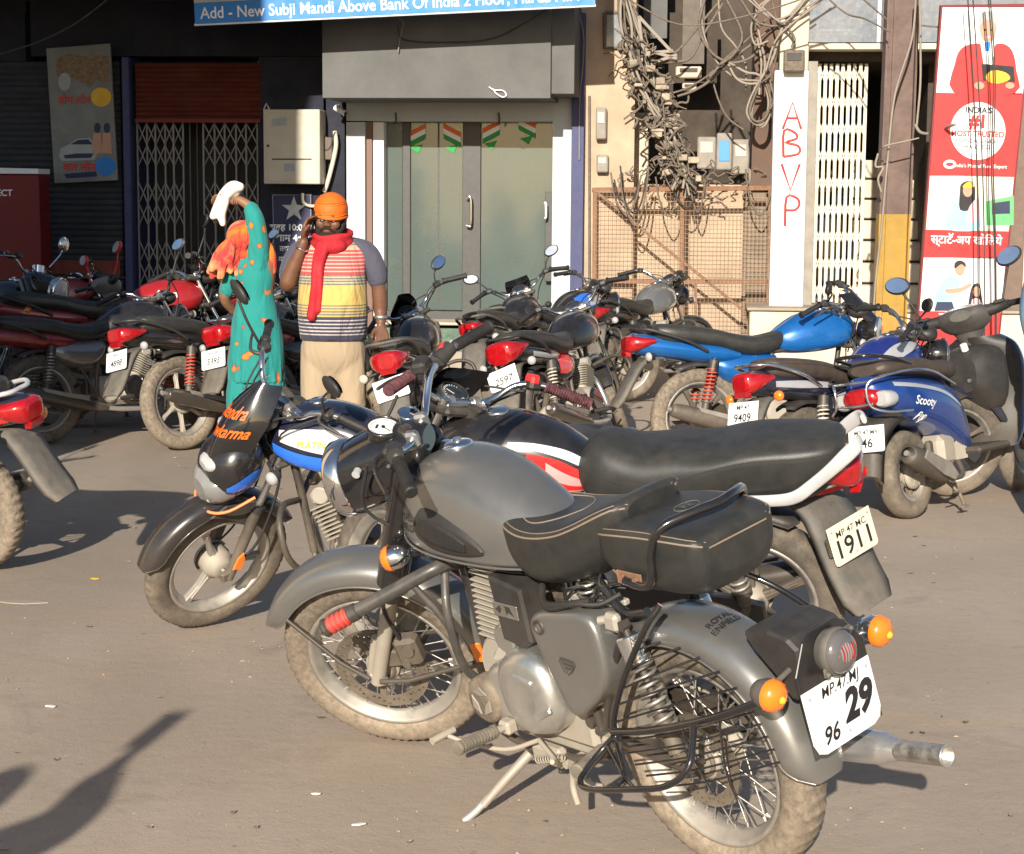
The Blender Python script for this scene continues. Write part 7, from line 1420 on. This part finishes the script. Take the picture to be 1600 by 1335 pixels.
def head_mb(m, c, T=None, s=1.):
    """skull, jaw, nose, brow, ears, lips; the face looks along -y"""
    h = MB(); h.ell((0, .012, .045), (.077, .096, .100), 24, 16); h.ell((0, -.018, -.030), (.058, .066, .075), 20, 14); h.ell((0, -.045, -.075), (.034, .032, .028), 14, 10)
    for sd in (1, -1): h.ell((sd*.044, -.052, -.012), (.025, .024, .026), 12, 8); h.ell((sd*.030, -.074, .030), (.024, .014, .010), 12, 8); h.prism([(-.012, -.03), (.016, -.02), (.02, .02), (.008, .035), (-.012, .02)], -.006, .006, .003, mx=TR(sd*.080, .012, .0) @ RZ(90-20*sd))
    h.loft([[(-.008, -.082, .028), (.008, -.082, .028), (0, -.092, .030)], [(-.013, -.084, .005), (.013, -.084, .005), (0, -.108, .004)], [(-.020, -.082, -.012), (.020, -.082, -.012), (0, -.115, -.011)], [(-.014, -.082, -.020), (.014, -.082, -.020), (0, -.098, -.022)]], True)
    h.ell((-.013, -.090, -.012), (.011, .012, .009), 10, 6); h.ell((.013, -.090, -.012), (.011, .012, .009), 10, 6)
    h.ell((0, -.080, -.040), (.026, .012, .0065), 12, 6); h.ell((0, -.078, -.050), (.022, .012, .007), 12, 6)
    m.join(h, TR(*c) @ (T or I4()) @ SC(s, s, s))
def face_parts(root, c, T, s=1., beard=False):
    X = TR(*c) @ (T or I4()) @ SC(s, s, s); m = MB(); k = MB(); b = MB()
    for sd in (1, -1):
        m.ell((sd*.031, -.0745, .012), (.0155, .010, .0075), 12, 8, mx=X); k.ell((sd*.032-.003, -.0835, .011), (.0055, .003, .006), 8, 6, mx=X)
        b.tube([(sd*.012, -.090, .034), (sd*.032, -.091, .041), (sd*.055, -.077, .034)], [.004, .0055, .003], 6, 4, mx=X)
    m.build('eye', 'eye_white', root); k.build('iris', 'eye_dark', root); b.build('eyebrow', 'hair', root)
    if beard:
        d = MB(); d.ell((0, -.052, -.082), (.045, .040, .034), 16, 10); 
        for sd in (1, -1):
            limb(d, [(sd*.018, -.080, -.085), (sd*.048, -.045, -.062), (sd*.070, -.008, -.03), (sd*.077, .005, .02)], [.022, .022, .017, .010], 10, 3)
            limb(d, [(0, -.094, -.028), (sd*.020, -.090, -.031), (sd*.036, -.077, -.048), (sd*.034, -.070, -.072)], [.0075, .0075, .009, .012], 8, 3)
        d.ell((0, -.080, -.066), (.020, .018, .012), 12, 8); d.xf(X); fuse(d, 'beard', 'beard', root, .005, 2)
# man in the striped polo shirt, telephoning
mn = place('person', -1.055, 11.05, 0, 0, 'man in orange turban, red scarf and striped polo shirt talking on a phone', 'person')
HC, HT = (-.012, -.03, 1.535), RZ(-8) @ RX(9) @ RY(4)
m = MB(); head_mb(m, HC, HT, 1.05); limb(m, [(0, .01, 1.36), (-.005, -.01, 1.46)], [.064, .062]); torso(m, [(.82, 0, .02, .17, .13), (1.0, 0, 0, .18, .16), (1.2, 0, .01, .18, .14), (1.34, 0, .02, .155, .10), (1.39, 0, .02, .08, .07)])
LA = [(.185, .02, 1.375), (.262, .05, 1.15), (.285, -.08, .945)]; RA_ = [(-.185, .02, 1.375), (-.262, -.05, 1.165), (-.160, -.105, 1.41)]
limb(m, LA, [.042, .044, .030]); limb(m, [(.268, .035, 1.12), (.280, -.05, 1.0)], [.046, .038]); limb(m, RA_, [.042, .048, .030]); limb(m, [(-.258, -.06, 1.175), (-.212, -.08, 1.29)], [.050, .042])
finger_hand(m, (.286, -.085, .935), (.05, -.35, -.9), (-.9, -.3, 0), (.1, -.9, .35), 1.08, (.35, .45)); finger_hand(m, (-.160, -.105, 1.415), (.20, .06, .95), (-.25, -.9, .1), (.9, -.15, -.2), 1.06, (.3, .75))
for sd in (1, -1): limb(m, [(sd*.10, .02, .80), (sd*.115, .0, .45), (sd*.12, .03, .09)], [.085, .06, .045]); limb(m, [(sd*.12, .03, .06), (sd*.135, -.12, .035)], [.045, .038])
fuse(m, 'body', 'skin', mn, .0065, 3); face_parts(mn, HC, HT, 1.05, True)
m = MB(); X = TR(*HC) @ HT @ SC(1.05, 1.05, 1.05)
m.ell((0, .012, .062), (.094, .114, .092), 28, 14, mx=X, v0=-18); 
for k in range(7): m.tube([(.089*cos(t_)*(1-.02*k), .012+.110*sin(t_)*(1-.02*k), .046+.011*k+.012*sin(t_*1-.6+k*.5)+(-.010 if sin(t_) < 0 else -.018)) for t_ in [2*pi*q/28 for q in range(28)]], .0085, 8, 1, True, mx=X)
m.build('turban', 'turban_orange', mn)
m = MB(); torso(m, [(.835, 0, .01, .192, .165), (.87, 0, .005, .198, .175), (1.0, 0, -.02, .205, .20), (1.12, 0, -.02, .200, .195), (1.25, 0, .0, .192, .165), (1.34, 0, .015, .192, .135), (1.40, 0, .02, .15, .10), (1.435, 0, .015, .085, .08)]); 
fuse(m, 'polo_shirt', 'polo_stripes', mn, .010, 3)
m = MB(); limb(m, [(.120, .02, 1.375), (.19, .03, 1.345), (.235, .04, 1.27), (.255, .047, 1.195)], [.064, .070, .068, .062]); m.build('sleeve', 'polo_sleeve', mn); m = MB(); limb(m, [(-.120, .02, 1.375), (-.19, .005, 1.345), (-.232, -.02, 1.27), (-.25, -.035, 1.215)], [.064, .070, .069, .064]); m.build('sleeve', 'polo_sleeve', mn)
m = MB(); torso(m, [(.60, 0, .01, .13, .08), (.68, 0, .01, .168, .125), (.76, 0, .01, .186, .15), (.87, 0, .01, .18, .15)])
for sd in (1, -1):
    Q = [(sd*.088, .01, .80), (sd*.098, 0, .62), (sd*.108, -.005, .42), (sd*.112, .02, .22), (sd*.115, .02, .06)]; limb(m, Q, [.105, .098, .084, .078, .082], 18)
fuse(m, 'trousers', 'khaki', mn, .010, 3)
m = MB(); r5 = random.Random(5)
for k in range(6): m.tube([((.098+.008*(k % 3))*cos(t_)-.005, .005+(.092+.006*(k % 2))*sin(t_)-.02, 1.375+.018*k-.028*sin(-t_)*(1 if sin(t_) < 0 else .3)+.006*sin(3*t_+k)) for t_ in [2*pi*q/24 for q in range(24)]], .016, 8, 1, True)
limb(m, [(-.06, -.13, 1.40), (-.085, -.165, 1.30), (-.09, -.205, 1.15), (-.10, -.215, 1.04), (-.105, -.215, .985)], [.024, .021, .022, .026, .030]); limb(m, [(-.03, -.135, 1.38), (-.055, -.17, 1.28), (-.055, -.205, 1.12), (-.066, -.212, 1.02)], [.024, .021, .018, .020])
m.ell((0, -.105, 1.39), (.09, .045, .05), 16, 10); fuse(m, 'scarf', 'scarf_red', mn, .009, 1)
MB().box((0, 0, 0), (.012, .075, .145), .004, mx=TR(-.108, -.055, 1.525) @ RY(8) @ RX(12)).build('phone', 'phone', mn)
MB().lathe([(-.006, .036), (-.003, .040), (.003, .040), (.006, .036)], ax='z', n=24, mx=TR(-.175, -.098, 1.37) @ RY(20)).build('bracelet', 'chrome_clean', mn); MB().lathe([(-.012, .036), (-.006, .041), (.006, .041), (.012, .036)], ax='z', n=24, mx=TR(.284, -.065, .975)).build('wristwatch', 'steel', mn)
for sd in (1, -1): m = MB(); m.ell((sd*.135, -.06, .035), (.05, .15, .04), 18, 10, v0=-50, e=.8); m.box((sd*.135, -.05, .012), (.09, .27, .02), .008); m.build('shoe', 'shoe', mn)
# woman in teal seen from behind
wm = place('person', -1.60, 11.72, 0, 0, 'woman in teal flowered kurta with orange scarf, one arm raised holding white cloth', 'person')
HC, HT = (-.075, -.01, 1.385), RZ(150)
m = MB(); head_mb(m, HC, HT, .92); limb(m, [(-.03, .0, 1.22), (-.06, 0, 1.33)], [.05, .048]); torso(m, [(.60, 0, .0, .12, .10), (.85, 0, 0, .14, .12), (1.05, 0, 0, .11, .09), (1.25, -.01, 0, .14, .08), (1.29, -.01, 0, .09, .07)])
limb(m, [(.02, -.03, 1.26), (.005, -.06, 1.54), (-.02, -.05, 1.60)], [.045, .036, .030]); limb(m, [(.0, -.055, 1.59), (-.09, -.04, 1.645), (-.14, -.03, 1.64)], [.034, .027, .023])
finger_hand(m, (-.135, -.03, 1.64), (-.9, -.15, .12), (.1, -.5, .8), (-.1, .2, -.9), .9, (.4, .8)); limb(m, [(-.14, 0, 1.24), (-.20, .03, 1.05), (-.16, .12, .95)], [.042, .035, .026])
for sd in (1, -1): limb(m, [(sd*.07, 0, .6), (sd*.075, 0, .3), (sd*.08, .02, .06)], [.07, .05, .035]); limb(m, [(sd*.08, .02, .05), (sd*.09, -.0+.1, .03)], [.035, .028])
fuse(m, 'body', 'skin_f', wm, .0075, 3); face_parts(wm, HC, HT, .92)
m = MB()
limb(m, [(.02, -.03, 1.23), (.022, -.05, 1.38), (.008, -.06, 1.52), (-.015, -.055, 1.59)], [.070, .068, .060, .048]); limb(m, [(-.12, 0, 1.24), (-.19, .03, 1.08)], [.06, .048])
torso(m, [(.52, .0, 0, .170, .13), (.60, .0, 0, .172, .135), (.75, .005, 0, .168, .135), (.90, .0, 0, .150, .125), (1.06, .0, 0, .112, .098), (1.18, -.005, 0, .125, .10), (1.27, -.02, 0, .125, .085), (1.30, -.03, 0, .07, .06)], e=2.1)
r6 = random.Random(3)
for k in range(16):
    a = 2*pi*k/16+r6.uniform(-.1, .1); limb(m, [(.12*cos(a), .10*sin(a), .92), (.158*cos(a), .122*sin(a), .72), (.168*cos(a), .130*sin(a), .53)], [.006, .014, .017], 8, 3)
fuse(m, 'kurta', 'teal_floral', wm, .008, 1)
m = MB()
for sd in (1, -1):
    limb(m, [(sd*.06, 0, .66), (sd*.085, 0, .42), (sd*.09, .01, .20), (sd*.085, .02, .10)], [.10, .10, .082, .06], 16)
    for k in range(8): a = 2*pi*k/8; limb(m, [(sd*.07+.09*cos(a), .09*sin(a), .6), (sd*.088+.095*cos(a), .095*sin(a), .38), (sd*.086+.058*cos(a), .02+.058*sin(a), .12)], [.010, .013, .009], 8, 3)
fuse(m, 'salwar_trousers', 'teal_floral', wm, .009, 1)
m = MB(); m.ell((-.078, -.01, 1.415), (.102, .112, .108), 20, 12); m.ell((-.07, .02, 1.32), (.10, .10, .09), 16, 10)
for k in range(26):
    a = r6.uniform(0, 2*pi); q = r6.uniform(.6, 1); x0, x1 = -.16-.05*cos(a)*q, -.20-.09*cos(a)*q
    limb(m, [(-.10+.05*cos(a), -.05+.05*sin(a), 1.44), (x0, -.06+.05*sin(a), 1.33+.03*sin(a*2)), (x1, -.05+.05*sin(a), 1.20+r6.uniform(-.03, .04))], [.02, .026, .018], 8, 3)
for k in range(12):
    a = r6.uniform(0, 2*pi); limb(m, [(.05, .02, 1.42), (.085+.02*cos(a), .03*sin(a), 1.32), (.095+.025*cos(a), -.01+.03*sin(a), 1.20+r6.uniform(-.02, .03))], [.02, .022, .014], 8, 3)
fuse(m, 'headscarf', 'orange_scarf', wm, .0085, 0)
m = MB(); limb(m, [(-.085, -.055, 1.725), (-.125, -.055, 1.722), (-.175, -.06, 1.675), (-.215, -.06, 1.61), (-.25, -.06, 1.545)], [.030, .042, .040, .032, .024], 16); limb(m, [(-.12, -.03, 1.70), (-.165, -.02, 1.66)], [.040, .036]); limb(m, [(-.18, -.06, 1.64), (-.198, -.065, 1.56), (-.192, -.06, 1.50)], [.034, .028, .020]); fuse(m, 'held_cloth', 'white_cloth', wm, .008, 2)
m = MB()
for k in range(3): m.lathe([(-.004, .029), (0, .032), (.004, .029)], ax='x', n=20, mx=TR(-.105-.012*k, -.037, 1.643))
m.build('bangle', 'rust', wm)
# figure cut by the right edge of the view
pr_ = place('person', 2.94, 9.9, 0, 0, 'person in pale blue denim shirt and dark trousers at the right edge', 'person')
m = MB(); head_mb(m, (0, 0, 1.56), RZ(60)); limb(m, [(0, .01, 1.38), (0, 0, 1.46)], [.058, .055]); torso(m, [(.85, 0, 0, .15, .11), (1.1, 0, 0, .15, .11), (1.36, 0, 0, .16, .10), (1.41, 0, 0, .08, .07)])
for sd in (1, -1): limb(m, [(sd*.17, 0, 1.37), (sd*.215, .02, 1.10), (sd*.20, -.06, .90)], [.045, .036, .026]); finger_hand(m, (sd*.20, -.06, .90), (0, -.25, -.95), (-sd*.3, -.9, 0), (-sd, 0, -.1), 1., (.3, .4)); limb(m, [(sd*.09, 0, .8), (sd*.10, 0, .45), (sd*.11, .02, .09)], [.08, .055, .04]); limb(m, [(sd*.11, .02, .06), (sd*.13, -.13, .035)], [.04, .034])
fuse(m, 'body', 'skin', pr_, .009, 3); face_parts(pr_, (0, 0, 1.56), RZ(60)); MB().ell((0, .02, 1.60), (.088, .105, .10), 20, 12, v0=-10).build('hair', 'hair', pr_)
m = MB(); torso(m, [(.83, 0, 0, .19, .14), (1.0, 0, 0, .185, .14), (1.2, 0, 0, .185, .135), (1.36, 0, 0, .185, .115), (1.42, 0, 0, .09, .08)])
for sd in (1, -1): limb(m, [(sd*.165, 0, 1.36), (sd*.215, .02, 1.12), (sd*.205, -.04, .95)], [.068, .056, .044])
fuse(m, 'shirt', 'denim', pr_, .011, 2); m = MB(); torso(m, [(.75, 0, 0, .175, .13), (.90, 0, 0, .17, .13)])
for sd in (1, -1): limb(m, [(sd*.095, 0, .78), (sd*.11, 0, .45), (sd*.12, .02, .07)], [.10, .08, .075], 16)
fuse(m, 'trousers', 'dark_cloth', pr_, .011, 2)
for sd in (1, -1): m = MB(); m.ell((sd*.13, -.06, .035), (.05, .15, .045), 18, 10, v0=-50, e=.8); m.box((sd*.13, -.05, .012), (.095, .28, .02), .008); m.build('shoe', 'shoe', pr_)
# onlooker beside the viewer, out of view; the shadow falls into the lower left corner
on = place('person', -2.16, 1.12, 180, 0, 'person standing out of view at the left, holding up a phone', 'person')
m = MB(); head_mb(m, (0, 0, 1.50), I4(), .95); limb(m, [(0, .01, 1.32), (0, 0, 1.42)], [.055, .052]); torso(m, [(.80, 0, 0, .15, .11), (1.05, 0, 0, .15, .11), (1.30, 0, 0, .16, .10), (1.35, 0, 0, .08, .07)])
limb(m, [(-.17, 0, 1.31), (-.30, .02, 1.45), (-.26, .02, 1.66)], [.05, .042, .028]); finger_hand(m, (-.26, .02, 1.665), (-.1, .0, 1), (0, 1, 0), (1, 0, 0), 1, (.3, .5)); limb(m, [(.17, 0, 1.31), (.22, .02, 1.05), (.20, .08, .85)], [.048, .038, .028])
for sd in (1, -1): limb(m, [(sd*.09, 0, .78), (sd*.10, 0, .43), (sd*.11, .02, .09)], [.08, .055, .04]); limb(m, [(sd*.11, .02, .06), (sd*.13, .13, .035)], [.04, .034])
fuse(m, 'body', 'skin', on, .011, 2); MB().box((-.25, .02, 1.79), (.075, .012, .16), .004).build('phone', 'phone', on)
m = MB(); torso(m, [(.80, 0, 0, .18, .14), (1.0, 0, 0, .19, .14), (1.30, 0, 0, .20, .12), (1.37, 0, 0, .10, .08)]); limb(m, [(-.16, 0, 1.30), (-.30, .02, 1.44), (-.27, .02, 1.58)], [.095, .085, .060]); limb(m, [(.16, 0, 1.30), (.21, .02, 1.08)], [.07, .06]); fuse(m, 'shirt', 'denim', on, .012, 2)
m = MB(); torso(m, [(.72, 0, 0, .17, .13), (.84, 0, 0, .17, .13)])
for sd in (1, -1): limb(m, [(sd*.095, 0, .76), (sd*.105, 0, .43), (sd*.115, .02, .07)], [.10, .08, .075], 16)
fuse(m, 'trousers', 'dark_cloth', on, .013, 2)
